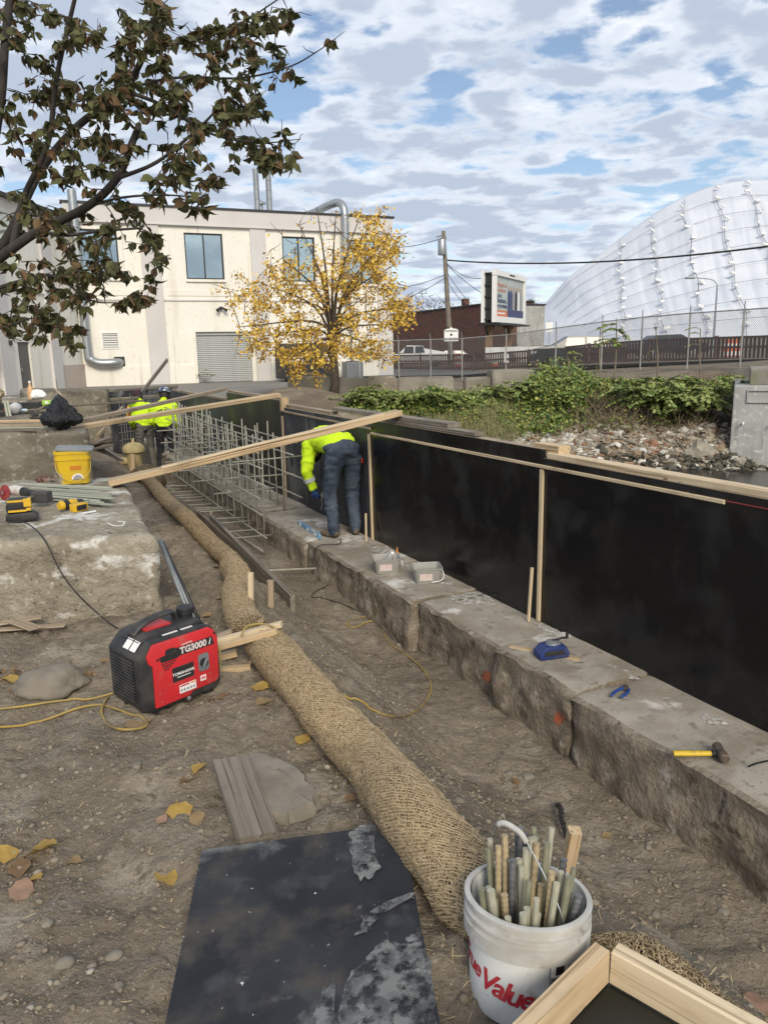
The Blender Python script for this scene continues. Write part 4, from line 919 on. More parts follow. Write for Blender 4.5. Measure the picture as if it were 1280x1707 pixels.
# ------------------------------------------------------------------ road traffic
def barrel(px, Y, zb, label):
    p = atY(px, 600, Y); t = thing('traffic_barrel', label, 'traffic barrel', (p.x, Y, zb), 'orange traffic barrels on the bridge')
    og = M_.setdefault('orange', mat('barrel_orange', (0.75, 0.13, 0.03), 0.5)); 
    for k in range(5):
        r0, r1 = 0.29 - 0.016 * k, 0.285 - 0.016 * k; g = MB(); g.lathe([(r0, 0.06 + 0.19 * k), (r1, 0.06 + 0.19 * k + 0.188)], 14); g.build('band', og if k % 2 == 0 else M_['white'], t)
    g = MB(); g.lathe([(0.38, 0), (0.38, 0.06), (0.3, 0.07)], 14); g.build('base', M_['rubber'], t)
for px, Y, zb, lb in ((763, 56, 0.3, 'orange traffic barrel behind the railing near the town sign'), (824, 52, 0.35, 'orange traffic barrel behind the railing below the billboard'),
                      (1026, 45, 0.7, 'orange traffic barrel beside the thin sapling'), (1213, 37, 0.8, 'orange traffic barrel, left of the pair at right'), (1222, 38, 0.8, 'orange traffic barrel, right of the pair at right')): barrel(px, Y, zb, lb)
def car(name, label, cat, p, rz, body, L=4.6, Wd=1.8, H=1.45, prof=None, bars=False):
    t = thing(name, label, cat, frame(p, rz)); wb_ = L * 0.29
    prof = prof or [(-0.5, 0.42), (-0.49, 0.62), (-0.36, 0.68), (-0.22, 0.97), (0.12, 1.0), (0.28, 0.72), (0.46, 0.62), (0.5, 0.45), (0.49, 0.22), (-0.49, 0.22)]
    lower = [(x * L, min(z, 0.64) * H) for x, z in prof]
    g = MB(); g.prism(lower, (0, -Wd / 2, 0), X_, Z_, (0, Wd, 0)); bo = g.build('body', body, t)
    cab = [(x * L, z * H) for x, z in prof if z > 0.6]
    g = MB(); n = len(cab); V = []
    for sg, ins in ((-1, 0), (1, 0)): V += [(x, sg * (Wd / 2 - 0.05 - 0.20 * max(0, z / H - 0.64) / 0.36), z) for x, z in cab]
    g.add(V, [tuple(range(n)), tuple(range(2 * n - 1, n - 1, -1))] + [(i, n + i, n + (i + 1) % n, (i + 1) % n) for i in range(n)]); cb_ = g.build('cabin', body, t)
    tops = [c for c in cab if c[1] > 0.9 * H]; xa, xb = tops[0][0], tops[-1][0]
    for sg in (-1, 1):
        for a, b in ((xa - 0.25, (xa + xb) / 2 - 0.06), ((xa + xb) / 2 + 0.06, xb + 0.28)):
            y1, y0 = sg * (Wd / 2 - 0.04), sg * (Wd / 2 - 0.19)
            g = MB(); g.quad((a, y1, 0.67 * H), (b, y1, 0.67 * H), (b - 0.12 if b > (xa + xb) / 2 + 0.1 else b, y0 , 0.95 * H), (a + (0.18 if a < xa else 0), y0, 0.95 * H)); g.build('window', M_['dark_glass'], cb_)
        for x in (-wb_, wb_):
            g = MB(); g.lathe([(0.2, -0.1), (0.34, -0.1), (0.34, 0.1), (0.2, 0.1)], 16); wh = g.build('wheel', M_['rubber'], t, wm(t) @ Matrix.Translation((x, sg * (Wd / 2 - 0.1), 0.34)) @ Matrix.Rotation(rad(90), 4, 'X'))
            g = MB(); g.lathe([(0.21, -0.09), (0.21, 0.11), (0.05, 0.12)], 12); g.build('rim', M_['steel'], wh)
        g = MB(); g.box((L * 0.485, sg * Wd * 0.36, 0.5 * H), (0.06, 0.32, 0.14)); g.build('headlight', M_['white'], t)
    if bars: g = MB(); g.box(((xa + xb) / 2, 0, H * 1.03), (0.3, 1.2, 0.10)); g.build('light_bar', M_['black_metal'], t)
    return t
wp_ = mat('white_paint', (0.75, 0.75, 0.74), 0.35); bp_ = mat('black_paint', (0.012, 0.013, 0.016), 0.25)
pk = [(-0.5, 0.35), (-0.5, 0.63), (-0.12, 0.63), (-0.10, 0.97), (0.13, 1.0), (0.24, 0.68), (0.47, 0.60), (0.5, 0.42), (0.49, 0.24), (-0.49, 0.24)]
p = atY(694, 600, 66); car('pickup_truck', 'white pickup truck with light bar parked before the brick building', 'truck', (p.x, 66, 0.12), rad(172), wp_, 5.6, 1.95, 1.9, pk, True)
p = atY(962, 600, 44); car('parked_car', 'black covered car behind the fence, under the pale wall', 'car', (p.x, 44, 0.45), rad(178), bp_, 5.2, 1.9, 1.75)
p = atY(1110, 600, 48); car('parked_car', 'dark car passing behind the railing right of the sapling', 'car', (p.x, 48, 0.8), rad(5), mat('blue_black_paint', (0.02, 0.025, 0.04), 0.3), 4.6, 1.8, 1.45)
p = atY(752, 600, 74); car('parked_car', 'dark car parked behind the utility pole', 'car', (p.x, 74, 0.1), rad(178), bp_, 4.6, 1.8, 1.45)
for px, Y, w_, lb in ((832, 49, 1.9, 'white blank banner on the railing, left of two'), (873, 47, 2.5, 'white blank banner on the railing, right of two')):
    p = atY(px, 604, Y); g = MB(); n = 8; V = []
    for i in range(n + 1): x = -w_ / 2 + w_ * i / n; V += [(x, 0.02 * math.sin(i * 2.1), 0), (x, 0.03 * math.sin(i * 1.7 + 1), 0.95)]
    g.add(V, [(2 * i, 2 * i + 2, 2 * i + 3, 2 * i + 1) for i in range(n)]); g.add([(v[0], v[1] + 0.02, v[2]) for v in V], [(2 * i + 1, 2 * i + 3, 2 * i + 2, 2 * i) for i in range(n)])
    tag(g.build('banner', M_['white'], None, frame((p.x, Y, p.z), -0.45)), lb, 'banner')

# ------------------------------------------------------------------ salt pile under white tarps
sil = [(872, 520), (890, 502), (940, 462), (1000, 420), (1060, 374), (1110, 334), (1160, 308), (1210, 298), (1280, 292), (1420, 300), (1600, 380), (1700, 480)]
YR = 112.0; sx_, sz_ = zip(*[(atY(a, b, YR).x, atY(a, b, YR).z) for a, b in sil])
_px = np.arange(sx_[0] - 3, sx_[-1], 0.5); _pz = np.convolve(np.pad(np.interp(_px, sx_, sz_, left=0.5, right=0.5), 12, 'edge'), np.ones(25) / 25, 'valid')
def pile_z(x, y):
    r = np.interp(x, _px, _pz) - 0.3; u_ = np.clip((YR - y) / 34.0, 0, 1)
    base = 0.9; h = (r - base) * np.clip(1 - u_ ** 0.97, 0, 1) + base
    return h
xs = np.linspace(sx_[0] - 2, sx_[-1], 420); ys = np.concatenate([np.linspace(76, YR, 90), np.linspace(YR + 2, YR + 30, 10)])
SX, SY = np.meshgrid(xs, ys); SZ = np.where(SY <= YR, pile_z(SX, SY), pile_z(SX, 2 * YR - SY))
hh = np.clip((SZ - 1.2) / 3, 0, 1)
dg_ = SX - 0.42 * SZ
fold = np.abs(fbm(dg_ * 0.5, SZ * 0.03, 21, 3)) * 0.8 + fbm(dg_ * 0.16, SZ * 0.06, 25, 2) * 1.3 + np.abs(fbm(dg_ * 1.3, SZ * 0.05, 28, 3)) * 0.30 + np.abs(fbm(dg_ * 0.25 + SZ * 0.2, SZ * 0.12, 33, 2)) * 0.5
SY2 = SY - fold * hh * 1.5 * np.clip((YR - SY) / 7, 0, 1)
id_ = np.arange(SX.size).reshape(SX.shape); Fq = np.stack([id_[:-1, :-1], id_[:-1, 1:], id_[1:, 1:], id_[1:, :-1]], -1).reshape(-1, 4)
pile = thing('salt_pile', 'huge salt pile under white tarps netted with ropes and white weights', 'salt pile', (sx_[5], 95, 0.9))
off = np.array([sx_[5], 95, 0.9])
tarp = mat('white_tarp', (0.62, 0.645, 0.69), 0.5, (0.54, 0.57, 0.63), 0.15, 0.35, 0.65, space='World', bump=0.3, bscale=0.9, bdist=0.3)
np_mesh('tarp', np.stack([SX, SY2, SZ], -1).reshape(-1, 3) - off, Fq, tarp, True, pile)
ropem = mat('rope', (0.20, 0.20, 0.21), 0.8); bagm = mat('weight_bag', (0.74, 0.74, 0.73), 0.8)
bag_me = None
def surfpt(x, y):
    z = float(pile_z(x, y)); return Vector((x, y - 0.62 * min(1, max(0, (z - 1.2) / 3)) - 0.55 * min(1, (YR - y) / 7), z + 0.12))
ropes = MB(); nb = 0
lines_x = [x for x in np.arange(sx_[0] + 4, sx_[8] + 14, 4.3)]
for li, x0 in enumerate(lines_x):
    P = []
    for k in range(18):
        y = YR - 0.6 - 34 * 0.97 * k / 17; x = x0 + 9.0 * (1 - k / 17) + 0.25 * math.sin(k * 1.3 + li); P.append(surfpt(x, y))
    if P[0].z < 3.5: continue
    ropes.tube([p - Vector(off) for p in P], 0.035, 5)
    st = 3.0; acc = random.uniform(0, st)
    for a, b in zip(P, P[1:]):
        L = (b - a).length; d = acc
        while d < L:
            q = a.lerp(b, d / L)
            if bag_me is None:
                g = MB(); g.box((0, 0, 0), (0.80, 0.34, 0.30), bev=0.10); bag_me = g.mesh('weight_bag', bagm, True)
            o = bpy.data.objects.new('weight_bag', bag_me); sc_ = random.uniform(0.75, 1.25)
            link(o, pile, Matrix.Translation(q + Vector((random.uniform(-0.4, 0.4), -0.25, 0.1))) @ Matrix.Rotation(random.uniform(-0.3, 0.6), 4, 'Y') @ Matrix.Rotation(random.uniform(0.2, 0.8), 4, 'Z') @ Matrix.Diagonal((sc_, sc_, sc_, 1))); nb += 1
            d += st * random.uniform(0.85, 1.15)
        acc = d - L
for k in range(1, 9):
    y = YR - 34 * k / 9.5; P = [surfpt(x, y - 0.10 * (x - 45)) for x in np.arange(sx_[0] + 3, sx_[9], 1.5)]; P = [p for p in P if p.z > 2.0]
    if len(P) > 2: ropes.tube([p - Vector(off) for p in P], 0.028, 5)
ropes.build('rope_net', ropem, pile)
g = MB(); a, b = atY(905, 590, 70), atY(1400, 572, 58); Mk = axes((a.x, 70, 0.9), (b.x - a.x, -12, 0.3)); g.box((30, 0, 0.35), (64, 0.5, 1.1)); tag(g.build('barrier_wall', M_['block_concrete'], None, Mk), 'long grey concrete barrier at the foot of the salt pile', 'wall')
def lamp(px, pyt, Y, zb, label):
    p = atY(px, pyt, Y); t = thing('lamp_post', label, 'lamp post', (p.x, Y, zb)); h = p.z - zb
    g = MB(); g.tube([(0, 0, 0), (0, 0, h * 0.9), (0, 0, h)], [0.09, 0.06, 0.05], 8); g.build('post', M_['steel'], t)
    g = MB(); g.tube(curve_pts([(0, 0, h), (-0.4, 0, h + 0.35), (-1.6, 0, h + 0.5)], 6), 0.035, 6); g.build('arm', M_['steel'], t)
    g = MB(); g.box((-1.85, 0, h + 0.48), (0.6, 0.25, 0.12), bev=0.04); g.build('lamp_head', M_['grey_pipe'], t)
lamp(1195, 475, 52, 0.8, 'thin grey street lamp before the salt pile at right')
p = atY(915, 550, 60); t = thing('street_sign', 'small white rectangular street sign before the salt pile', 'sign', (p.x, 60, 0.4))
g = MB(); g.tube([(0, 0, 0), (0, 0, p.z + 0.3)], 0.03, 6); g.build('post', M_['steel'], t); g = MB(); g.box((0, -0.05, p.z - 0.2), (0.55, 0.02, 0.75)); g.build('plate', M_['white'], t)
# ------------------------------------------------------------------ leaves and trees
def leafmat(name, c, c2): 
    m = mat(name, c, 0.6, c2, 25, 0.35, 0.65, space='World', spec=0.25); N, L = m.node_tree.nodes, m.node_tree.links
    b = N['Principled BSDF']; tl = N.new('ShaderNodeBsdfTranslucent'); mx = N.new('ShaderNodeMixShader'); mx.inputs[0].default_value = 0.3; out = N['Material Output']
    L.new(b.inputs['Base Color'].links[0].from_socket, tl.inputs[0]); L.new(b.outputs[0], mx.inputs[1]); L.new(tl.outputs[0], mx.inputs[2]); L.new(mx.outputs[0], out.inputs[0]); return m
ML = [leafmat('leaf_olive', (0.10, 0.108, 0.042), (0.14, 0.14, 0.058)), leafmat('leaf_dark', (0.065, 0.07, 0.03), (0.095, 0.092, 0.042)),
      leafmat('leaf_brown', (0.15, 0.090, 0.045), (0.20, 0.13, 0.07)), leafmat('leaf_tan', (0.22, 0.15, 0.085), (0.16, 0.10, 0.055))]
def leaf_data(L, w, fold, curl, seed):        # an ovate blade folded on its midrib and curled, stalk at the origin, along +X
    q = random.Random(seed); V = []; Fc = []; n = 8
    prof = [0.04, 0.66, 0.95, 1.0, 0.90, 0.66, 0.34, 0.02]
    for i in range(n):
        u_ = i / (n - 1); x = L * (0.12 + 0.88 * u_); z = -curl * L * u_ * u_ + q.uniform(-1, 1) * 0.03 * L
        hw = w / 2 * prof[i] * q.uniform(0.90, 1.08)
        V += [(x, -hw * math.cos(fold), z + hw * math.sin(fold) + q.uniform(-1, 1) * 0.02 * L), (x, 0, z), (x, hw * math.cos(fold), z + hw * math.sin(fold) * q.uniform(0.6, 1.3))]
    for i in range(n - 1): Fc += [(3 * i, 3 * i + 1, 3 * i + 4, 3 * i + 3), (3 * i + 1, 3 * i + 2, 3 * i + 5, 3 * i + 4)]
    k = len(V); V += [(0, -0.0016, 0), (0, 0.0016, 0), (L * 0.13, 0.0016, 0), (L * 0.13, -0.0016, 0)]; Fc.append((k, k + 1, k + 2, k + 3))
    return V, Fc
LEAVES = []
for k in range(6):
    LEAVES.append(leaf_data(0.086, 0.056, 0.35 + 0.1 * (k % 3), 0.12 + 0.1 * (k % 2), k))
for k in range(4):
    LEAVES.append(leaf_data(0.086, 0.046, 0.95 + 0.1 * k, 0.35 + 0.1 * k, 40 + k))
leaf_meshes = {}
def leaf_mesh(k, m):
    if (k, m) not in leaf_meshes:
        g = MB(); g.add(*LEAVES[k]); leaf_meshes[(k, m)] = g.mesh('leaf', ML[m], True)
    return leaf_meshes[(k, m)]
def grow(nodes, targets, step, noise_amp, seed, droop=0.0):
    """join every target to the nearest existing node with a wavering twig"""
    q = random.Random(seed); out = []
    A = np.zeros((len(nodes) + len(targets) * 60, 3)); n0 = len(nodes); A[:n0] = [list(n_) for n_ in nodes]
    Tn = np.array([list(p) for p in targets]); key = [np.min(((A[:n0] - t_) ** 2).sum(1)) for t_ in Tn]
    for j in np.argsort(key):
        T_ = targets[j]; i_ = int(np.argmin(((A[:n0] - Tn[j]) ** 2).sum(1))); n_ = Vector(A[i_]); d = T_ - n_; L = d.length
        if L < 0.01: continue
        k = min(50, max(2, int(L / step))); pts = [n_]; off = Vector((0, 0, 0))
        for i in range(1, k + 1):
            u_ = i / k; off += Vector((q.gauss(0, 1), q.gauss(0, 1), q.gauss(0, 1))) * noise_amp
            pts.append(n_ + d * u_ + off * math.sin(u_ * math.pi * 0.9) - Vector((0, 0, droop * u_ * u_)))
        A[n0:n0 + k] = [list(p) for p in pts[1:]]; n0 += k; out.append(pts)
    return out
bark = mat('dark_bark', (0.030, 0.026, 0.023), 0.9, (0.055, 0.047, 0.04), 12, 0.35, 0.7, bump=0.6, bscale=30, space='World')
trunk_base = Vector((-3.75, 5.5, -0.1))
tr = thing('linden_tree', 'dark-limbed tree with olive and browning leaves overhanging from the left', 'tree', trunk_base)
limbs = [([(-120, 520, 5.5), (-40, 460, 5.4), (20, 415, 5.3), (65, 385, 5.25), (145, 345, 5.1), (195, 298, 5.0), (220, 240, 4.95), (231, 212, 4.9)], 0.062, 0.024),
         ([(-60, 470, 5.4), (10, 400, 5.5), (65, 290, 5.6), (125, 215, 5.6), (205, 150, 5.5), (245, 80, 5.4), (262, 10, 5.3), (270, -60, 5.2)], 0.05, 0.018),
         ([(-80, 480, 5.4), (-30, 330, 5.3), (0, 180, 5.2), (10, 60, 5.2), (25, -60, 5.2)], 0.05, 0.03),
         ([(20, 415, 5.3), (40, 330, 5.4), (80, 240, 5.3), (95, 130, 5.2), (120, 20, 5.1), (140, -60, 5.0)], 0.034, 0.014),
         ([(195, 298, 5.0), (262, 270, 4.9), (330, 215, 4.8), (366, 178, 4.7)], 0.022, 0.007),
         ([(205, 150, 5.5), (270, 175, 5.4), (350, 222, 5.3), (430, 238, 5.2), (500, 232, 5.1)], 0.022, 0.003),
         ([(65, 385, 5.25), (110, 392, 5.1), (170, 385, 4.9), (238, 380, 4.8)], 0.020, 0.009),
         ([(-60, 500, 5.4), (30, 470, 5.2), (90, 460, 5.1), (150, 500, 5.0), (200, 505, 5.0)], 0.024, 0.004),
         ([(245, 80, 5.4), (310, 70, 5.3), (390, 45, 5.2), (470, -5, 5.1)], 0.016, 0.005),
         ([(205, 150, 5.5), (290, 130, 5.4), (400, 130, 5.3), (480, 112, 5.2), (530, 85, 5.1), (575, 52, 5.0)], 0.016, 0.002),
         ([(145, 345, 5.1), (200, 330, 5.0), (270, 325, 4.9), (340, 330, 4.8)], 0.016, 0.004),
         ([(-60, 560, 5.4), (10, 545, 5.2), (60, 530, 5.1), (110, 545, 5.0)], 0.014, 0.004)]
def seg_tree(g, pts, r0, r1, n=8): 
    m = len(pts); g.tube(pts, [r0 + (r1 - r0) * i / (m - 1) for i in range(m)], n)
nodes = []; g = MB()
for c, r0, r1 in limbs:
    P = curve_pts([atY(*q) for q in c], 8); seg_tree(g, P, r0 * 0.66, r1 * 0.75); nodes += P
    if r0 == 0.062: lo_pt = P[0]
tk = MB(); tk.tube(curve_pts([trunk_base, Vector((-3.72, 5.5, 0.9)), lo_pt.lerp(Vector((-3.7, 5.5, 1.7)), 0.5), lo_pt], 6), [0.14, 0.135, 0.13, 0.125, 0.12, 0.115, 0.11, 0.11, 0.105, 0.10, 0.10, 0.095, 0.09, 0.09, 0.085, 0.08, 0.075, 0.07, 0.065], 12)
tk.build('trunk', bark, tr, world=True, smooth=True)
g.build('limbs', bark, tr, world=True, smooth=True)
clumps = [(60, 40, 34), (150, 60, 36), (230, 60, 34), (300, 35, 34), (380, 55, 30), (60, 120, 34), (130, 140, 34), (200, 110, 34), (290, 110, 34), (365, 95, 30), (430, 70, 24), (40, 210, 30),
          (110, 205, 34), (180, 185, 34), (260, 190, 34), (335, 165, 34), (400, 150, 28), (440, 200, 24), (30, 300, 30), (120, 275, 34), (190, 250, 28), (255, 290, 30), (325, 240, 30), (390, 225, 24),
          (465, 262, 20), (430, 265, 16), (20, 380, 30), (100, 350, 28), (165, 405, 26), (230, 345, 22), (330, 320, 18), (250, 415, 22), (150, 440, 30), (60, 450, 32), (15, 500, 32), (90, 485, 32),
          (140, 465, 24), (60, 535, 26), (110, 530, 24), (25, 545, 24), (200, 465, 22), (230, 490, 14), (10, 20, 30), (455, 40, 16), (445, 110, 22), (310, 270, 22), (200, 60, 30), (270, 150, 26), (340, 60, 26), (80, 80, 30), (160, 160, 30), (400, 20, 24), (240, 10, 26), (330, 200, 22)]
q = random.Random(3); targets = []
for cx, cy, sd_ in clumps:
    for _ in range(11 if cx < 320 else 8): targets.append(atY(q.gauss(cx, sd_), q.gauss(cy, sd_), q.uniform(4.6, 6.0)))
for bare in ((548, 60), (560, 75), (505, 70), (520, 20), (490, 15), (500, 130), (470, 190), (505, 215), (490, 245), (360, 290), (380, 300), (345, 305), (200, 520)): targets.append(atY(*bare, 5.05))
tw = grow(nodes, targets, 0.05, 0.010, 5, 0.02)
g = MB(); leaves = []
for P in tw:
    L = sum((b - a).length for a, b in zip(P, P[1:])); r0 = min(0.0075, 0.0024 + 0.008 * L); seg_tree(g, P, r0, 0.0016, 5)
    e = P[-1]; prx = 640 + FPX * (e - cC).dot(cR) / (e - cC).dot(cF)
    nl = 0 if prx > 480 and q.random() < 0.6 else q.choice([6, 7, 8, 9])
    for _ in range(nl):
        b_ = P[max(1, int(len(P) * q.uniform(0.35, 1.0)) - 1)]
        dirv = Vector((q.gauss(0, 0.65), q.gauss(0, 0.65), q.uniform(-1.25, -0.1))).normalized(); leaves.append((b_, dirv))
tag(g.build('twigs', bark, tr, world=True), kind='stuff')
bm_, bf_, bi_ = [], [], []; cnt = 0; vis = []
for i, (p, d) in enumerate(leaves):
    v = p - cC; zc = v.dot(cF); px, py = 640 + FPX * v.dot(cR) / zc, 853.5 - FPX * v.dot(cU) / zc
    k = q.randrange(10); r_ = q.random() + (0.12 if k >= 6 else 0); m = 0 if r_ < 0.40 else 1 if r_ < 0.80 else 2 if r_ < 0.94 else 3
    Mx = axes(p, d, (q.gauss(0, 1), q.gauss(0, 1), q.gauss(0.2, 1))) @ Matrix.Scale(q.uniform(0.65, 1.15), 4)
    inside = 8 < px < 1270 and 8 < py < 700
    vis.append((0 if inside else 1, zc, k, m, Mx))
vis.sort(key=lambda t_: (t_[0], t_[1]))
for j, (_, _, k, m, Mx) in enumerate(vis):
    if j < 300: link(bpy.data.objects.new('leaf', leaf_mesh(k, m)), tr, Mx)
    else:
        k0 = len(bm_); V, Fc = LEAVES[k]; bm_ += [tuple(Mx @ Vector(v) - trunk_base) for v in V]; bf_ += [tuple(a + k0 for a in f) for f in Fc]; bi_ += [m] * len(Fc)
tag(np_mesh('foliage', bm_, bf_, ML, True, tr, None, bi_), kind='stuff')

# yellow tree on the bank
ytr_base = Vector((-1.72, 27.0, gz(-1.72, 27.0) - 0.1)); yt = thing('yellow_tree', 'small tree with golden autumn leaves and bare top twigs before the cream building', 'tree', ytr_base)
YD = 27.0; ybark = mat('brown_bark', (0.11, 0.085, 0.062), 0.9, (0.07, 0.054, 0.04), 6, 0.35, 0.7, bump=0.5, bscale=25, space='World')
def yp(px, py, dy=0.0): return atY(px, py, YD + dy)
tk = MB(); tk.tube([ytr_base, yp(559, 640), yp(556, 600), yp(553, 560)], [0.20, 0.165, 0.15, 0.14], 10); tk.build('trunk', ybark, yt, world=True, smooth=True)
lim = []
q = random.Random(21)
tops = [(470, 430, -1), (430, 470, 0.8), (400, 545, -0.5), (440, 560, 1.2), (500, 375, 0.6), (528, 345, -0.4), (560, 350, 0.5), (600, 360, -0.8), (640, 400, 0.6), (660, 440, -0.8), (690, 510, 0.3), (660, 540, -1), (620, 430, 1.3), (580, 420, -1.5), (520, 430, 1.5), (470, 500, 1.8), (630, 580, 0.8), (480, 600, -1.2), (540, 500, -2.0), (600, 500, 2.0), (610, 520, -2.0)]
g = MB(); nodes = []
for i, (a, b, dy) in enumerate(tops):
    s0 = yp(554 + q.uniform(-2, 2), 590 - q.uniform(0, 50)); e = yp(a, b, dy); m = s0.lerp(e, 0.45) + Vector((-(e.x - s0.x) * 0.18, 0, abs(e.z - s0.z) * 0.02 + 0.25))
    P = curve_pts([s0, m, e], 10); seg_tree(g, P, 0.062, 0.012, 6); nodes += P
g.build('limbs', ybark, yt, world=True, smooth=True)
ycl = [(395, 485, 14, 26), (425, 500, 22, 60), (455, 455, 18, 36), (440, 545, 26, 70), (420, 570, 16, 36), (480, 490, 26, 60), (500, 420, 20, 26), (520, 470, 24, 60), (560, 465, 26, 80), (590, 480, 22, 50), (600, 420, 22, 66), (640, 400, 22, 80), (650, 420, 12, 34),
       (620, 460, 24, 60), (650, 490, 24, 50), (678, 512, 16, 40), (655, 525, 18, 50), (610, 540, 26, 60), (560, 540, 26, 70), (500, 550, 26, 80), (460, 590, 22, 66), (520, 590, 24, 80), (570, 580, 22, 80), (610, 580, 18, 60), (490, 610, 18, 34), (640, 590, 14, 30), (540, 430, 22, 26), (475, 440, 14, 22), (570, 395, 20, 10), (540, 375, 20, 7), (530, 620, 20, 24)]
targets = []; wts = []
for cx, cy, sd_, n in ycl:
    for _ in range(max(3, int(n * 0.42))): targets.append(yp(q.gauss(cx, sd_), q.gauss(cy, sd_ * 0.8), q.gauss(0, 1.1)))
for bare in range(70): targets.append(yp(q.gauss(565, 45), q.uniform(345, 430), q.gauss(0, 0.8)))
tw = grow(nodes, targets, 0.2, 0.02, 8)
g = MB(); LP_, LD_ = [], []
for P in tw:
    L = sum((b - a).length for a, b in zip(P, P[1:])); seg_tree(g, P, min(0.022, 0.007 + 0.012 * L), 0.004, 4)
    e = P[-1]; v = e - cC; py = 853.5 - FPX * v.dot(cU) / v.dot(cF); px = 640 + FPX * v.dot(cR) / v.dot(cF)
    nl = 1 if py < 400 and px < 595 else 3 if py < 430 and px < 590 else 18
    for _ in range(nl):
        a = P[max(0, int(len(P) * q.uniform(0.3, 1.0)) - 1)]; LP_.append(list(a + Vector((q.gauss(0, .11), q.gauss(0, .11), q.gauss(-0.05, .09))))); LD_.append([q.gauss(0, 1), q.gauss(0, 1), q.gauss(-0.6, 0.7)])
tag(g.build('twigs', ybark, yt, world=True), kind='stuff')
ym = [mat('leaf_gold', (0.66, 0.40, 0.045), 0.6, (0.52, 0.30, 0.035), 3, .3, .7, space='World'), mat('leaf_yellow', (0.74, 0.52, 0.07), 0.6), mat('leaf_rust', (0.42, 0.24, 0.05), 0.6)]
def leaf_cards(name, P, D, size, mats, probs, parent=None, origin=(0, 0, 0), up=None):
    P, D = np.array(P), np.array(D); D /= np.linalg.norm(D, axis=1)[:, None]; k = len(P)
    R_ = rng.normal(0, 1, (k, 3)) if up is None else rng.normal(0, 0.5, (k, 3)) + np.array(up); S_ = np.cross(D, R_); S_ /= np.linalg.norm(S_, axis=1)[:, None]; N_ = np.cross(S_, D)
    s_ = rng.uniform(0.7, 1.25, (k, 1)) * size; w = s_ * rng.uniform(0.28, 0.4, (k, 1))
    V = np.stack([P, P + D * s_ * 0.45 + S_ * w + N_ * w * 0.35, P + D * s_, P + D * s_ * 0.45 - S_ * w + N_ * w * 0.35], 1).reshape(-1, 3) - np.array(origin)
    i = np.arange(k)[:, None] * 4; Fq = np.concatenate([i + np.array([[0, 1, 2]]), i + np.array([[0, 2, 3]])], 1).reshape(-1, 3)
    mi = np.repeat(rng.choice(len(mats), k, p=probs), 2); o = np_mesh(name, V, Fq, mats, False, parent, None, mi); return tag(o, kind='stuff')
leaf_cards('foliage', LP_, LD_, 0.115, ym, [0.45, 0.38, 0.17], yt, tuple(ytr_base))

# bare distant trees behind the brick building
grey_bark = mat('far_bark', (0.10, 0.09, 0.08), 0.9)
def far_tree(px, pyb, pyt, Y, spread, label, leafy=None, n=160, seed=1):
    q = random.Random(seed); b = atY(px, pyb, Y); b.z = 0.2; top = atY(px, pyt, Y); H = top.z - b.z
    t = thing('bare_tree', label, 'tree', b, 'trees behind the brick building'); g = MB(); g.tube([b, b + Vector((0, 0, H * 0.45))], [H * 0.025, H * 0.018], 8); g.build('trunk', grey_bark, t, world=True)
    nodes = [b + Vector((0, 0, H * (0.25 + 0.2 * k / 5))) for k in range(6)]
    T_ = []
    for _ in range(n):
        a = q.uniform(0, 6.28); rr = spread * math.sqrt(q.random()); zz_ = H * (0.45 + 0.55 * q.random() * (1 - 0.5 * (rr / spread) ** 2)); T_.append(b + Vector((rr * math.cos(a), rr * math.sin(a), zz_)))
    tw = grow(nodes, T_, 0.5, 0.05, seed); g = MB()
    for P in tw: seg_tree(g, P, 0.05, 0.016, 4)
    g.build('crown', grey_bark, t, world=True)
    if leafy:
        LP2 = [list(P[-1] + Vector((q.gauss(0, .3), q.gauss(0, .3), q.gauss(0, .25)))) for P in tw for _ in range(14)]; leaf_cards('foliage', LP2, rng.normal(0, 1, (len(LP2), 3)), 0.22, [leafy], None, t, tuple(b))
far_tree(700, 600, 478, 115, 5.5, 'grey bare tree behind the brick building, between yellow tree and pole', n=260, seed=3)
far_tree(735, 600, 498, 120, 4.0, 'low bare tree just behind the utility pole', mat('far_leaf', (0.10, 0.085, 0.03), 0.8), 120, 5)
far_tree(672, 600, 492, 118, 4.0, 'bare tree peeking out at the cream building\'s corner', None, 140, 6)
far_tree(882, 600, 492, 125, 3.0, 'dark green treetop between billboard and salt pile', mat('far_leaf_green', (0.04, 0.055, 0.02), 0.8), 160, 7)

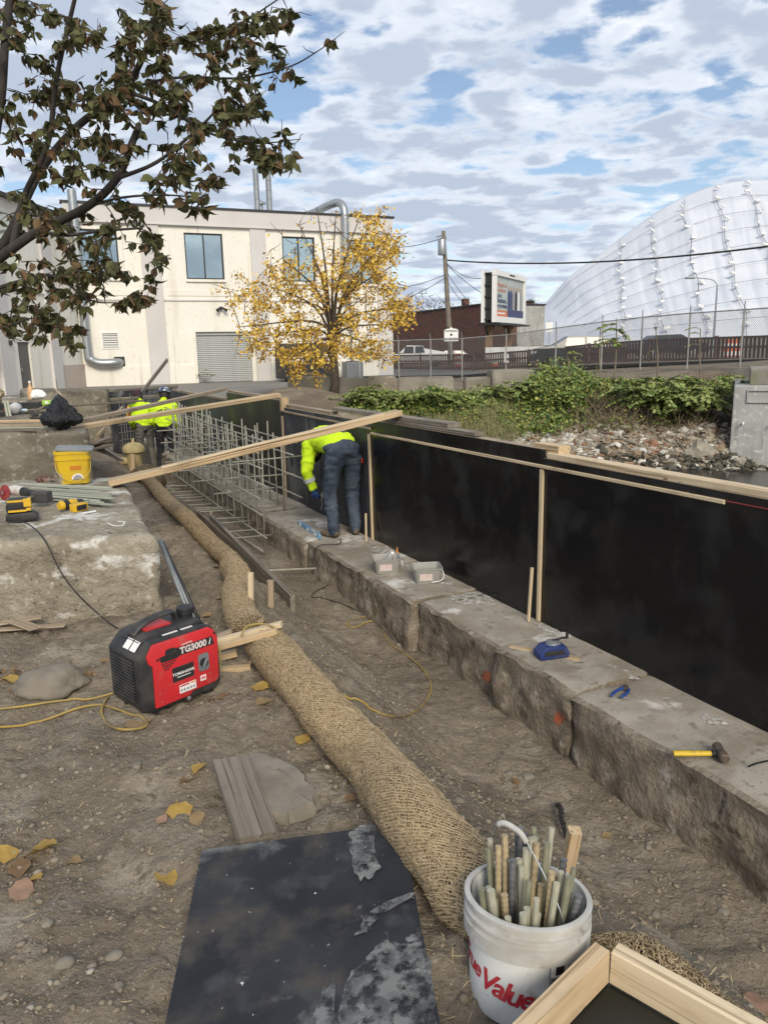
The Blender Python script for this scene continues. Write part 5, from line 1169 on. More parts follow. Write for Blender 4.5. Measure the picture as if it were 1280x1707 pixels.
# ------------------------------------------------------------------ the green bank
VG = [mat('vine_green', (0.13, 0.205, 0.04), 0.6, (0.18, 0.25, 0.055), 2, .3, .7, space='World'), mat('vine_dark', (0.065, 0.115, 0.028), 0.6), mat('vine_yellow', (0.33, 0.35, 0.08), 0.6), mat('vine_dry', (0.16, 0.11, 0.055), 0.7)]
def cover_patch(name, label, pxpoly, n, hmin, hmax, size, probs, seed, hs=0.7, cat='shrub'):
    """leaves spread through the depth of a low cover: points chosen over the bank where the photo shows it"""
    q = random.Random(seed); P = []; D = []; tries = 0
    xs_, ys_ = [p[0] for p in pxpoly], [p[1] for p in pxpoly]
    def inside(x, y):
        c = False; j = len(pxpoly) - 1
        for i in range(len(pxpoly)):
            xi, yi = pxpoly[i]; xj, yj = pxpoly[j]
            if (yi > y) != (yj > y) and x < (xj - xi) * (y - yi) / (yj - yi) + xi: c = not c
            j = i
        return c
    cand = [(q.uniform(min(xs_), max(xs_)), q.uniform(min(ys_), max(ys_))) for _ in range(n // 4)]
    cand = [c for c in cand if inside(*c)][:n // 14]
    base = [Vector(p) for p in Gv([c[0] for c in cand], [c[1] for c in cand]) if 17 < p[1] < 30]
    for p in base:
        hh = hmin + (hmax - hmin) * max(0, min(1, 0.5 + 1.5 * float(vnoise(p.x * hs * 1.7, p.y * hs * 1.7, seed)) + 0.6 * float(vnoise(p.x * 4, p.y * 4, seed + 1))))
        for _ in range(14):
            u_ = q.random() ** 0.6; P.append([p.x + q.gauss(0, .14), p.y + q.gauss(0, .14), p.z + hh * u_]); D.append([q.gauss(0, 1), q.gauss(-0.4, 1), q.gauss(0.1, 0.6)])
    o = leaf_cards(name, P, D, size, VG, probs, None, (0, 0, 0), (0, -0.4, 1)); return tag(o, label, cat, None, 'stuff')
cover_patch('vines', 'leafy green vines covering the bank below the fence', [(575, 676), (640, 664), (760, 660), (880, 655), (930, 640), (1000, 650), (1000, 668), (960, 702), (920, 726), (872, 728), (840, 712), (760, 704), (680, 696), (620, 694)], 46000, 0.03, 0.36, 0.105, [0.46, 0.22, 0.26, 0.06], 31, 0.9)
cover_patch('vines', 'vine mound on the left bank below the wide concrete block', [(690, 672), (770, 665), (790, 690), (720, 694)], 5000, 0.2, 0.6, 0.11, [0.46, 0.26, 0.22, 0.06], 37)
cover_patch('vines', 'taller vine mound climbing the fence at mid bank', [(880, 655), (900, 640), (960, 632), (985, 650), (960, 700), (900, 700)], 12000, 0.3, 1.0, 0.11, [0.42, 0.26, 0.26, 0.06], 33)
cover_patch('weeds', 'dry brown-green weeds between vines and abutment', [(940, 690), (990, 650), (1100, 650), (1190, 660), (1190, 710), (1080, 720), (960, 720)], 8000, 0.05, 0.35, 0.075, [0.22, 0.20, 0.13, 0.45], 35)
cover_patch('weeds', 'green weeds along the foot of the fence at right', [(985, 648), (1215, 642), (1215, 662), (985, 668)], 7000, 0.12, 0.5, 0.10, [0.36, 0.26, 0.20, 0.18], 39)
# tall grass
q = random.Random(77); P, T_, N_, ln = [], [], [], []
gm = [mat('grass_green', (0.10, 0.14, 0.04), 0.7), mat('grass_straw', (0.27, 0.23, 0.11), 0.7), mat('grass_dry', (0.19, 0.16, 0.075), 0.7)]
for p in map(Vector, Gv(*zip(*[(q.gauss(805, 45), q.gauss(712, 15)) for _ in range(5200)]))):
    if not 19 < p.y < 27: continue
    h = q.uniform(0.18, 0.45); d = Vector((q.gauss(0, .35), q.gauss(0, .25), 1)).normalized(); P.append(list(p + d * h / 2)); T_.append(list(d)); N_.append([q.gauss(0, .5), -1, 0.2]); ln.append(h)
tag(strands('grass', P, T_, N_, ln, rng.uniform(0.006, 0.013, len(P)), gm, None, None, 0.03), 'tall half-dry grass on the bank below the vines', 'grass', None, 'stuff')
# bare dry stalks
P, T_, N_, ln = [], [], [], []
for p in map(Vector, Gv(*zip(*[(q.uniform(930, 1180), q.gauss(690, 22)) for _ in range(1500)]))):
    if not 18 < p.y < 27: continue
    h = q.uniform(0.2, 0.8); d = Vector((q.gauss(0, .6), q.gauss(-.2, .4), q.uniform(0.2, 1))).normalized(); P.append(list(p + d * h / 2)); T_.append(list(d)); N_.append([q.gauss(0, .5), -1, 0.2]); ln.append(h)
tag(strands('dry_stalks', P, T_, N_, ln, rng.uniform(0.006, 0.014, len(P)), [mat('stalk_brown', (0.15, 0.105, 0.07), 0.8), mat('stalk_tan', (0.28, 0.22, 0.15), 0.8), mat('stalk_dark', (0.07, 0.05, 0.035), 0.8)], None, None, 0.04), 'tangled dry brown stalks over the rubble bank', 'stalks', None, 'stuff')
# sumac-like plants: pinnate fronds on stems
fg = [mat('frond_green', (0.15, 0.22, 0.05), 0.6), mat('frond_olive', (0.25, 0.28, 0.085), 0.6)]
def frond_plant(base, stems, label, seed, cat='shrub', name='sumac_shrub', fl=0.75, trunk=0.012):
    q = random.Random(seed); t = thing(name, label, cat, base); gs = MB(); LPx, LDx = [], []
    for (tip, nf) in stems:
        m = base.lerp(tip, 0.5) + Vector((q.gauss(0, .05), q.gauss(0, .05), 0.05)); S_ = curve_pts([base, m, tip], 6); gs.tube(S_, [trunk * (1.3 - 0.9 * i / (len(S_) - 1)) for i in range(len(S_))], 5)
        for k in range(nf):
            a0 = S_[-1 - int(q.random() * len(S_) * 0.45)]; az = q.uniform(0, 6.28); L = fl * q.uniform(0.7, 1.15)
            d = Vector((math.cos(az), math.sin(az), q.uniform(0.0, 0.7))).normalized(); pts = [a0 + d * L * i / 8 - Vector((0, 0, 0.45 * L * (i / 8) ** 2)) for i in range(9)]; gs.tube(pts, 0.004, 3)
            for i in range(1, 9):
                tg = (pts[i] - pts[i - 1]).normalized(); sd_ = tg.cross(Vector((0, 0, 1))).normalized()
                for sg in (-1, 1):
                    for h in (0, 0.5):
                        LPx.append(list(pts[i - 1].lerp(pts[i], h))); LDx.append(list(sd_ * sg + tg * 0.5 + Vector((q.gauss(0, .15), q.gauss(0, .15), -0.25 + q.gauss(0, .15)))))
    gs.build('stems', M_['wood_dirty'], t, world=True)
    if LPx: leaf_cards('fronds', LPx, LDx, 0.115 * fl / 0.75, fg, [0.5, 0.5], t, tuple(base), (0, 0, 1))
    return t
for i, (px, py, sp, n, fl, lb) in enumerate([(1075, 700, 1.0, 10, 0.95, 'feathery sumac shrub at the middle of the rubble bank'), (1130, 702, 1.2, 12, 1.05, 'widest feathery sumac shrub hanging over the rubble'), (1178, 700, 1.0, 10, 0.95, 'feathery sumac shrub against the pale abutment'),
        (608, 678, 0.8, 7, 0.7, 'fern-like shrub on the bank right of the yellow tree'), (660, 680, 0.8, 7, 0.7, 'fern-like shrub below the broken concrete block'), (725, 684, 0.9, 8, 0.75, 'fern-like shrub below the wide concrete block'), (845, 672, 0.9, 7, 0.75, 'fern-like shrub below the slab-topped block'), (930, 660, 0.9, 7, 0.8, 'fern-like shrub on top of the vine mound')]):
    b = G(px, py); q = random.Random(i + 50); st_ = [(b + Vector((q.gauss(0, .55) * sp, q.gauss(-0.1, .4) * sp, q.uniform(0.4, 1.3) * (1 if i < 3 else 0.5))), 6) for _ in range(n)]; frond_plant(b, st_, lb, i + 9, fl=fl)
for i, (px, pyb, pyt, Y, fl, nf, lb) in enumerate([(1022, 640, 530, 25.5, 0.9, 7, 'thin young tree with a spray of fronds on top, before the salt pile'), (1003, 640, 545, 25.6, 0.4, 0, 'bare leaning sapling stem left of the frond-topped one'), (1095, 632, 545, 25.6, 0.4, 2, 'bare thin sapling by the fence post at right of centre'), (1170, 632, 548, 24.9, 0.5, 3, 'bent thin sapling with few leaves before the barrels'), (948, 650, 590, 25.0, 0.6, 4, 'small leafy sapling in the vine mound')]):
    b = atY(px, pyb, Y); b.z = gz(b.x, Y); tip = atY(px + (5 if i == 0 else -3), pyt, Y); frond_plant(b, [(tip, nf)], lb, i + 70, 'sapling', 'sapling', fl, 0.03)
# weed at roller door
wb0 = Mf @ Vector((0.35, -0.25, 0.03)); frond_plant(wb0, [(wb0 + Vector((dx, -0.1, h)), 3) for dx, h in ((-0.3, 0.5), (0.1, 0.7), (0.35, 0.6), (0.6, 0.45))], 'small weed growing at the foot of the roller door', 99, 'weed', 'weed', 0.35)

# ------------------------------------------------------------------ rubble bank
RM = [mat('rubble_grey', (0.34, 0.305, 0.245), 0.9, (0.23, 0.205, 0.165), 5, .35, .65, space='World'), mat('rubble_brown', (0.30, 0.225, 0.15), 0.9, (0.20, 0.15, 0.10), 5, .35, .65, space='World'),
      mat('rubble_brick', (0.29, 0.15, 0.09), 0.9, (0.21, 0.11, 0.07), 5, .35, .65, space='World'), mat('rubble_white', (0.62, 0.59, 0.53), 0.9, (0.45, 0.43, 0.385), 6, .35, .65, space='World'), mat('rubble_wet', (0.055, 0.05, 0.040), 0.6, (0.09, 0.085, 0.06), 5, .35, .65, space='World')]
q = random.Random(5)
def in_rubble():
    if q.random() < 0.36: return q.uniform(800, 990), q.gauss(747, 14)
    return q.uniform(900, 1285), q.uniform(708, 806)
g = MB()
for p in map(Vector, Gv(*zip(*[in_rubble() for _ in range(4600)]))):
    if p.z < -1.98 or p.y > 26: continue
    r = 0.035 + 0.10 * q.random() ** 2.0; wet = p.z < -1.55 and q.random() < 0.8
    g.mi = 4 if wet else q.choices([0, 1, 2, 3], [0.44, 0.30, 0.05, 0.21])[0]
    rot = Matrix.Rotation(q.uniform(0, 6.28), 3, 'Z') @ Matrix.Rotation(q.gauss(0, .5), 3, 'X'); g.ico(p + Vector((0, 0, r * 0.2)), r, 0, 0.55, (1.4, 0.9, 0.55), rot, q.random())
tag(g.build('rubble', RM), 'loose mixed rubble of grey stone and brick sloping into the water', 'rubble', None, 'stuff')
big = [(1165, 757, 0.36, 0, 'big dark angular boulder in the rubble near the water'), (905, 745, 0.17, 3, 'white broken concrete chunk at the left of the rubble'), (985, 728, 0.17, 0, 'flat grey rock at the top of the rubble'), (950, 733, 0.16, 3, 'pale rounded chunk left of the flat grey rock'),
       (1000, 755, 0.20, 4, 'dark rock before the vines'), (880, 728, 0.16, 3, 'white chunk beside the grass'), (1140, 722, 0.17, 3, 'white slab fragment below the sumac'), (1205, 735, 0.16, 0, 'grey rock below the abutment'), (1245, 745, 0.17, 1, 'brown rock at the right of the rubble'), (1090, 745, 0.17, 2, 'brick fragment in the middle of the rubble'), (1060, 760, 0.15, 1, 'brown rock just above the waterline'), (1230, 775, 0.18, 0, 'grey rock at the waterline, right'), (1185, 715, 0.15, 3, 'pale chunk under the abutment foot'), (1120, 775, 0.15, 0, 'grey rock left of the waterline'), (935, 760, 0.15, 3, 'pale flake lowest at the left of the rubble')]
for px, py, r, m, lb in big:
    p = G(px, py); g = MB(); g.ico((0, 0, 0), r, 1, 0.35, (1.15, 0.85, 0.8), Matrix.Rotation(q.uniform(0, 6), 3, 'Z'), q.random()); tag(g.build('rubble_stone', RM[m], None, Matrix.Translation(p + Vector((0, 0, r * 0.35)))), lb, 'rock', 'larger stones in the rubble')
for i, (a, b, lb) in enumerate([((1200, 690), (1238, 728), 'grey stick leaning beside the pale abutment'), ((1030, 740), (1085, 752), 'driftwood stick in the rubble'), ((1120, 735), (1150, 765), 'thin driftwood stick by the boulder')]):
    pa_, pb_ = G(*a), G(*b); g = MB(); g.tube([pa_ + Vector((0, 0, 0.18)), pb_ + Vector((0, 0, 0.06))], 0.03, 6); tag(g.build('stick', M_['wood_grey'], world=True), lb, 'stick')
# ------------------------------------------------------------------ loose earth: clods, pebbles, straw bits
q = random.Random(90)
def clods(name, n, rmin, rmax, m, pw, seed, label, jit=0.3, dens=None):
    V0, F0 = ICO[0]; V0 = np.array([list(v) for v in V0]); F0 = np.array(F0)
    if name == 'soil_crumbs': V0 = np.array([(1, 0, 0), (-1, 0, 0), (0, 1, 0), (0, -1, 0), (0, 0, 1), (0, 0, -1)], float); F0 = np.array([(0, 2, 4), (2, 1, 4), (1, 3, 4), (3, 0, 4), (2, 0, 5), (1, 2, 5), (3, 1, 5), (0, 3, 5)])
    
    r2 = np.random.default_rng(seed)
    X = r2.uniform(-3.2, 2.2, n * 3); Y = 1.0 + 9.0 * r2.random(n * 3) ** 1.7
    o = (X - WO.x) * Wn.x + (Y - WO.y) * Wn.y; ok = (o > 0.66) & (np.abs(X) < Y * 0.62 + 0.3) & (vnoise(X * 1.7, Y * 1.7, seed) + r2.uniform(-0.5, 0.5, n * 3) > -0.1)
    X, Y = X[ok][:n], Y[ok][:n]; k = len(X); Z = ground_np(X, Y); r = rmin + (rmax - rmin) * r2.random(k) ** pw
    S_ = r2.uniform(0.6, 1.25, (k, 1, 3)) * np.array([1, 1, 0.6]); J = 1 + r2.uniform(-jit, jit, (k, len(V0), 1))
    a = r2.uniform(0, 6.28, k); ca, sa = np.cos(a), np.sin(a)
    P = V0[None] * S_ * J * r[:, None, None]; P = np.stack([P[..., 0] * ca[:, None] - P[..., 1] * sa[:, None], P[..., 0] * sa[:, None] + P[..., 1] * ca[:, None], P[..., 2]], -1)
    P = P + np.stack([X, Y, Z + r * 0.12], -1)[:, None, :]
    Fq = (F0[None] + (np.arange(k) * len(V0))[:, None, None]).reshape(-1, 3)
    return tag(np_mesh(name, P.reshape(-1, 3), Fq, m, name == 'pebbles'), label, 'soil', None, 'stuff')
clods('soil_crumbs', 42000, 0.0015, 0.0065, M_['clod'], 2.2, 107, 'fine crumbs of dry earth over the dug ground', 0.4)
clods('soil_clods', 7000, 0.003, 0.016, M_['clod'], 3.0, 101, 'crumbs and clods of dry earth over the dug ground')
clods('pebbles', 1500, 0.003, 0.015, M_['pebble'], 3.5, 103, 'small pebbles scattered in the dug earth', 0.2)
n = 5200; X = rng.uniform(-2.6, 1.6, n * 2); Y = 1.0 + 6.5 * rng.random(n * 2) ** 1.4; o_ = (X - WO.x) * Wn.x + (Y - WO.y) * Wn.y
ok = (o_ > 0.8) & (rng.random(n * 2) < np.exp(-((o_ - 2.05) / 0.55) ** 2) + 0.13); X, Y = X[ok][:n], Y[ok][:n]; n = len(X); Z = ground_np(X, Y) + 0.004
a = rng.uniform(0, 6.28, n); T3 = np.stack([np.cos(a), np.sin(a), rng.normal(0, .15, n)], -1)
tag(strands('straw_litter', np.stack([X, Y, Z], -1), T3, np.tile([0, 0, 1.0], (n, 1)), rng.uniform(0.01, 0.05, n), rng.uniform(0.0012, 0.003, n), straw, None, None, 0.0), 'bits of straw littering the earth beside the wattles', 'straw', None, 'stuff')
stone_m = mat('field_stone', (0.23, 0.205, 0.165), 0.9, (0.16, 0.14, 0.11), 9, .35, .65, bump=0.6, bscale=45, bdist=0.006, space='World', layers=[((0.20, 0.17, 0.13), 3, 0.5, 0.65)])
def stone(px, py, r, label, sc=(1.2, 0.95, 0.6), sink=0.42, sub=2, rz=None, name='stone'):
    p = G(px, py); g = MB(); g.ico((0, 0, 0), r, sub, 0.16, sc, Matrix.Rotation(q.uniform(0, 6) if rz is None else rz, 3, 'Z'), q.random())
    return tag(g.build(name, stone_m, None, Matrix.Translation(p + Vector((0, 0, r * sc[2] * (1 - 2 * sink)))), True), label, 'stone')
stone(88, 1148, 0.125, 'half-buried grey stone left of the generator', (1.3, 0.9, 0.6), 0.32, 3, 0.2)
for px, py, r, lb in ((190, 1595, 0.026, 'round stone at the bottom left, left of the black sheet'), (108, 1605, 0.028, 'round stone at the bottom left, larger of two'), (80, 1540, 0.022, 'pale pebble at far left of the bottom ground'), (198, 1645, 0.018, 'small round stone near the bottom left edge of the black sheet'), (228, 1277, 0.024, 'pale stone below the generator'), (848, 1410 - 120, 0.03, 'stone in the trench bottom behind the bucket'), (880, 1295, 0.035, 'upright reddish stone in the trench'), (765, 1335, 0.022, 'pebble just right of the straw wattle'), (1205, 1520, 0.024, 'pale stone low on the right slope'), (1092, 1525, 0.022, 'grey stone low on the right slope, left one'), (1080, 1412, 0.02, 'grey pebble right of the black rope'), (622, 1028, 0.05, 'grey stone pinning the yellow cord in the trench'), (665, 1075, 0.028, 'stone beside the cord loop'), (700, 1215, 0.024, 'stone under the cord loop')):
    stone(px, py, r * 0.78, lb)
def slab_poly(name, pts, t, m, label, cat, jag=0.0):
    g = MB(); n = len(pts); c = sum(pts, Vector()) / n; Mw = Matrix.Translation(c); out = []; lo_ = []
    P = []
    for i in range(n):
        a_, b_ = pts[i], pts[(i + 1) % n]
        for k in range(4): P.append(a_.lerp(b_, k / 4) + Vector((q.gauss(0, jag), q.gauss(0, jag), 0)))
    n = len(P); rings = []
    for f, dz in ((0.93, 0.0), (1.0, -t * 0.35), (1.02, -t)): rings.append([c + (p - c) * f + Vector((0, 0, dz + q.gauss(0, jag * 0.3))) for p in P])
    inner = [c + (p - c) * 0.5 + Vector((0, 0, q.gauss(0.004, jag * 0.5))) for p in P]
    V = inner + rings[0] + rings[1] + rings[2]; Fc = [tuple(range(n))]
    for r_ in range(3): Fc += [(r_ * n + i, (r_ + 1) * n + i, (r_ + 1) * n + (i + 1) % n, r_ * n + (i + 1) % n) for i in range(n)]
    g.add([v - c for v in V], Fc); return tag(g.build(name, m, None, Mw, 'auto'), label, cat)
def gp(px, py, dz): p = G(px, py); return p + Vector((0, 0, dz))
slab_poly('stone_slab', [at(372, 1262, 0.07), at(440, 1250, 0.075), at(500, 1280, 0.075), at(536, 1325, 0.06), at(520, 1340, 0.06), at(470, 1362, 0.055), at(420, 1345, 0.06)], 0.07, stone_m, 'flat grey stone slab under the weathered plank', 'stone', 0.007)
g0, g1 = at(385, 1268, 0.105), at(430, 1398, 0.060)
board('weathered_plank', g0, g1, 0.135, 0.03, M_['wood_grey'], 'weathered grey plank leaning on the flat stone slab', up=(0.1, 0, 1))

# ------------------------------------------------------------------ big old concrete blocks on the left
def rough_block(name, foot, z0, z1, m, label, seed, amp=0.035, sub=5, Mw=None):
    bm = bmesh.new(); c = sum((Vector((*f, 0)) for f in foot), Vector()) / 4
    lo_ = [bm.verts.new(Vector((*f, z0)) - c) for f in foot]; hi_ = [bm.verts.new(Vector((*f, z1)) - c) for f in foot]
    bm.faces.new(lo_[::-1]); bm.faces.new(hi_)
    for i in range(4): bm.faces.new((lo_[i], lo_[(i + 1) % 4], hi_[(i + 1) % 4], hi_[i]))
    bmesh.ops.bevel(bm, geom=bm.edges[:], offset=0.05, segments=3, affect='EDGES', profile=0.5)
    bmesh.ops.subdivide_edges(bm, edges=[e for e in bm.edges if e.calc_length() > 0.2], cuts=22, use_grid_fill=True)
    bm.normal_update()
    for v in bm.verts:
        x, y, z = v.co; a = fbm(x * 2.3 + seed, (y + z) * 2.3, 7, 4) * amp + fbm(x * 9 + y * 4, z * 9 + y * 5 + seed, 17, 3) * amp * 0.55; v.co += v.normal * a
    bmesh.ops.recalc_face_normals(bm, faces=bm.faces[:])
    me = bpy.data.meshes.new(name); bm.to_mesh(me); bm.free(); me.materials.append(m)
    for p in me.polygons: p.use_smooth = True
    return tag(link(bpy.data.objects.new(name, me), None, Matrix.Translation(c)), label, 'concrete block')
rough_block('concrete_block', [(-2.42, 4.40), (-1.40, 4.50), (-2.42, 6.86), (-3.55, 6.70)], -0.15, 0.52, M_['old_concrete'], 'stained concrete block with power tools lying on it', 3)
b2 = rough_block('concrete_block', [(-6.3, 7.55), (-3.1, 7.95), (-4.2, 10.6), (-7.3, 10.2)], 0.0, 0.83, M_['dark_concrete'], 'mossy dark concrete block behind the yellow bucket, with lumber on it', 8)
rough_block('concrete_block', [(-6.1, 12.95), (-4.72, 13.1), (-5.2, 14.5), (-6.8, 14.3)], 0.1, 1.04, M_['dark_concrete'], 'far dark concrete block left of the far form panels', 12)
rough_block('concrete_block', [(-7.2, 11.2), (-5.4, 11.6), (-5.8, 12.6), (-7.6, 12.3)], 0.2, 0.97, M_['old_concrete'], 'low pale concrete block among the clutter at left', 15)
board('spacer_board', (-5.5, 7.66, 0.835), (-3.55, 7.98, 0.835), 0.05, 0.02, M_['wood_dirty'], 'dark strip of wood on the front edge of the mossy block')
# far end of the trench: form panels with dense bars
e0, e1 = atY(183, 690, 17.6), atY(300, 690, 19.5); e0.z = e1.z = 0
Me = axes((e0.x, e0.y, 0), (e1.x - e0.x, e1.y - e0.y, 0)); Le = ((e1 - e0).length)
for k, lb in ((0, 'scuffed dark form panel closing the far end of the trench, left one'), (1, 'scuffed dark form panel closing the far end of the trench, right one')):
    g = MB(); g.box((Le * (k + 0.5) / 2, 0.004 * k, 0.0), (Le / 2 - 0.02, 0.02, 1.6)); tag(g.build('plywood_form', M_['form_worn'], None, Me), lb, 'plywood form')
board('plank', Me @ Vector((0, 0.02, 0.83)), Me @ Vector((Le, 0.02, 0.83)), 0.09, 0.04, M_['wood_dirty'], 'timber along the top of the far end panels')
barm = mat('dark_bar', (0.16, 0.16, 0.145), 0.6)
t = thing('end_rebar_mat', 'dense mat of thin grey bars before the far end panels', 'rebar mat', Me)
for k in range(26): g = MB(); x = 0.1 + (Le - 0.2) * k / 25; g.tube([(x, -0.25, -0.8), (x + random.uniform(-.02, .02), -0.25, 0.68 + random.uniform(-.08, .08))], 0.009, 5); g.build('vertical_bar', barm, t)
for k in range(7): g = MB(); z = -0.5 + 0.18 * k; g.tube([(0, -0.27, z), (Le, -0.27, z + random.uniform(-.03, .03))], 0.009, 5); g.build('horizontal_bar', barm, t)

# ------------------------------------------------------------------ rebar cage in the trench
cage = thing('rebar_cage', 'cage of pale fibreglass bars tied upright in the trench beside the footing', 'rebar cage', wp(6, 0.8, -0.6))
def bar(name, a, b, r=0.0095, sag=0.0, n=1, m=None):
    a, b = Vector(a), Vector(b); k = 8 if sag else 1
    P = [a.lerp(b, i / k) + Vector((0, 0, -sag * (1 - (2 * i / k - 1) ** 2))) for i in range(k + 1)]
    g = MB(); g.tube(P, r, 6); return g.build(name, m or M_['frp'], cage, world=True, smooth=True)
q = random.Random(61)
for k in range(21):                             # front row, foot in the trench
    s = 4.05 + 0.25 * k + q.gauss(0, .03); o = 0.78 + q.gauss(0, .015); bar('vertical_bar', wp(s, o, -0.75), wp(s + q.gauss(0, .035), o - 0.02 + q.gauss(0, .03), 0.76 + q.uniform(-.14, .10)))
for k in range(22):                             # back row on the footing
    s = 4.7 + 0.29 * k + q.gauss(0, .03); o = 0.30 + q.gauss(0, .015); bar('vertical_bar', wp(s, o, -0.30), wp(s + q.gauss(0, .035), o + q.gauss(0, .03), 0.66 + q.uniform(-.14, .10)))
for z in (-0.42, -0.18, 0.0, 0.18, 0.36, 0.52, 0.68): bar('horizontal_bar', wp(3.7 + q.uniform(-.1, .3), 0.80, z), wp(9.4, 0.80, z + 0.03 + q.gauss(0, .02)), sag=0.02)
for z in (-0.05, 0.18, 0.42, 0.58): bar('horizontal_bar', wp(4.1 + q.uniform(-.2, .3), 0.28, z), wp(11.2, 0.28, z + 0.03 + q.gauss(0, .02)), sag=0.02)
for k in range(14):                             # ties across between the rows
    s = 4.4 + 0.36 * k; z = (0.37, 0.13, -0.11)[k % 3] + 0.01; bar('cross_bar', wp(s, 1.02 + q.uniform(-.05, .08), z), wp(s + q.gauss(0, .03), 0.12, z + q.gauss(0, .01)))
for k in range(17):                             # mat on the trench floor
    s = 3.95 + 0.34 * k; zb = gz(*wp(s, 1.1, 0).xy) + 0.07; bar('floor_bar', wp(s, 1.52, zb + 0.03), wp(s + q.gauss(0, .06), 0.70, zb - 0.01))
for o in (0.92, 1.14, 1.36): bar('floor_bar', wp(3.6 + q.uniform(-.1, .3), o, -0.50), wp(9.8, o + 0.05, -0.58), sag=0.03)
g = MB(); g.tube([at(442, 951, -0.52), at(541, 947, -0.52)], 0.0095, 6); tag(g.build('loose_bar', M_['frp'], world=True), 'single pale bar lying across the trench in front of the cage', 'bar')

# ------------------------------------------------------------------ trench edge boards and stakes
fb0, fb1 = at(352, 868, -0.18), at(488, 1008, -0.18)
board('form_board', fb0, fb1, 0.035, 0.15, M_['wood_grey'], 'long weathered form board on edge beside the straw wattle')
board('form_board', at(330, 858, -0.22), at(405, 925, -0.20), 0.03, 0.10, M_['wood_dirty'], 'second dirty form board behind the long one')
def stake(px, pyb, pyt, w, m, label, Y=None, lean=0.0, d=0.03):
    p = G(px, pyb); top = atY(px + lean, pyt, p.y); return board('stake', p - Vector((0, 0, 0.08)), top, w, d, m, label, 'stake', up=(0, -1, 0.1))
stake(418, 1035, 955, 0.034, M_['pine_pale'], 'pale wooden stake driven before the bend of the straw wattle')
stake(451, 1012, 968, 0.045, M_['pine_worn'], 'short wooden stake backing the end of the form board', d=0.04)
stake(443, 965, 948, 0.03, M_['wood_dirty'], 'small stake behind the form board', d=0.03)
stake(352, 870, 853, 0.04, M_['pine_worn'], 'small stake at the far end of the form board')
# wood scraps by the generator
def scrap(p0, p1, z0, z1, w, t, m, label): board('wood_scrap', at(*p0, z0), at(*p1, z1), w, t, m, label, 'wood scrap', 'offcuts piled beside the generator')
scrap((362, 1062), (440, 1032), 0.10, 0.19, 0.05, 0.02, M_['pine_worn'], 'dark offcut at the back of the scrap pile')
scrap((360, 1070), (470, 1040), 0.14, 0.235, 0.05, 0.025, M_['pine_pale'], 'longest pale offcut resting on the wattle end')
scrap((355, 1082), (462, 1052), 0.13, 0.225, 0.035, 0.03, M_['pine'], 'pale offcut in front of the longest one')
scrap((355, 1098), (395, 1088), 0.05, 0.07, 0.05, 0.03, M_['pine'], 'short offcut under the pile')
scrap((365, 1118), (418, 1113), 0.03, 0.035, 0.045, 0.03, M_['pine'], 'short offcut lying on the earth by the generator')
scrap((411, 1112), (425, 1095), 0.02, 0.07, 0.03, 0.012, M_['pine_worn'], 'small splinter standing by the short offcut')
for a_, b_, z, w, lb in (((-5, 1040), (70, 1028), 0.06, 0.07, 'thin shingle on the ground before the block, upper'), ((-5, 1050), (110, 1042), 0.04, 0.06, 'long thin shingle lying before the block'), ((20, 1033), (60, 1048), 0.07, 0.08, 'short shingle crossing the long one')):
    board('shingle', at(*a_, z), at(*b_, z + 0.01), w, 0.008, M_['pine_worn'], lb, 'shingle', 'shingles before the concrete block')
# conduits leaning on the block
for k, (dx, lb) in enumerate(((0, 'grey metal conduit leaning on the block corner, left of three'), (7, 'grey metal conduit leaning on the block corner, middle of three'), (13, 'dark conduit leaning on the block corner, right of three'))):
    g = MB(); a_ = atY(266 + dx * 0.4, 900 + k * 2, 4.75); b_ = at(318 + dx, 1030 + k, 0.03); g.tube([a_, b_], 0.012, 8); tag(g.build('conduit', M_['grey_pipe'] if k < 2 else M_['black_metal'], world=True, smooth=True), lb, 'pipe', 'conduits leaning on the block')

# ------------------------------------------------------------------ generator
red = mat('generator_red', (0.60, 0.028, 0.035), 0.42, (0.50, 0.03, 0.035), 6, .4, .7, bump=0.05, bscale=60, layers=[((0.44, 0.095, 0.075), 14, 0.56, 0.74), ((0.36, 0.17, 0.13), 40, 0.66, 0.74)])
shell = mat('generator_black', (0.022, 0.022, 0.025), 0.55, (0.060, 0.054, 0.047), 9, .45, .68, bump=0.15, bscale=150, bdist=0.001)
fl, fr = G(239, 1196), G(371, 1152)
xd = (fr - fl); xd.z = 0; GL = xd.length; xd.normalize(); yd = Vector((-xd.y, xd.x, 0)); GD = 0.27
gc = (fl + fr) / 2 + yd * GD / 2; gc.z = (fl.z + fr.z) / 2 + 0.012
Mgn = axes(gc, xd); S = GL / 0.40
gen = thing('generator', 'red and black portable inverter generator standing on the earth', 'generator', Mgn)
hx, hy = GL / 2, GD / 2
def rprism(prof, y0, y1, bev=0.012, seg=2):
    bm = bmesh.new(); a = [bm.verts.new((x, y0, z)) for x, z in prof]; b = [bm.verts.new((x, y1, z)) for x, z in prof]; n = len(prof)
    bm.faces.new(a[::-1]) ; bm.faces.new(b)
    for i in range(n): bm.faces.new((a[i], a[(i + 1) % n], b[(i + 1) % n], b[i]))
    bmesh.ops.recalc_face_normals(bm, faces=bm.faces[:])
    if bev: bmesh.ops.bevel(bm, geom=bm.edges[:], offset=bev, segments=seg, affect='EDGES', profile=0.6, clamp_overlap=True)
    bm.verts.index_update(); r = ([v.co.copy() for v in bm.verts], [[v.index for v in f.verts] for f in bm.faces]); bm.free(); return r
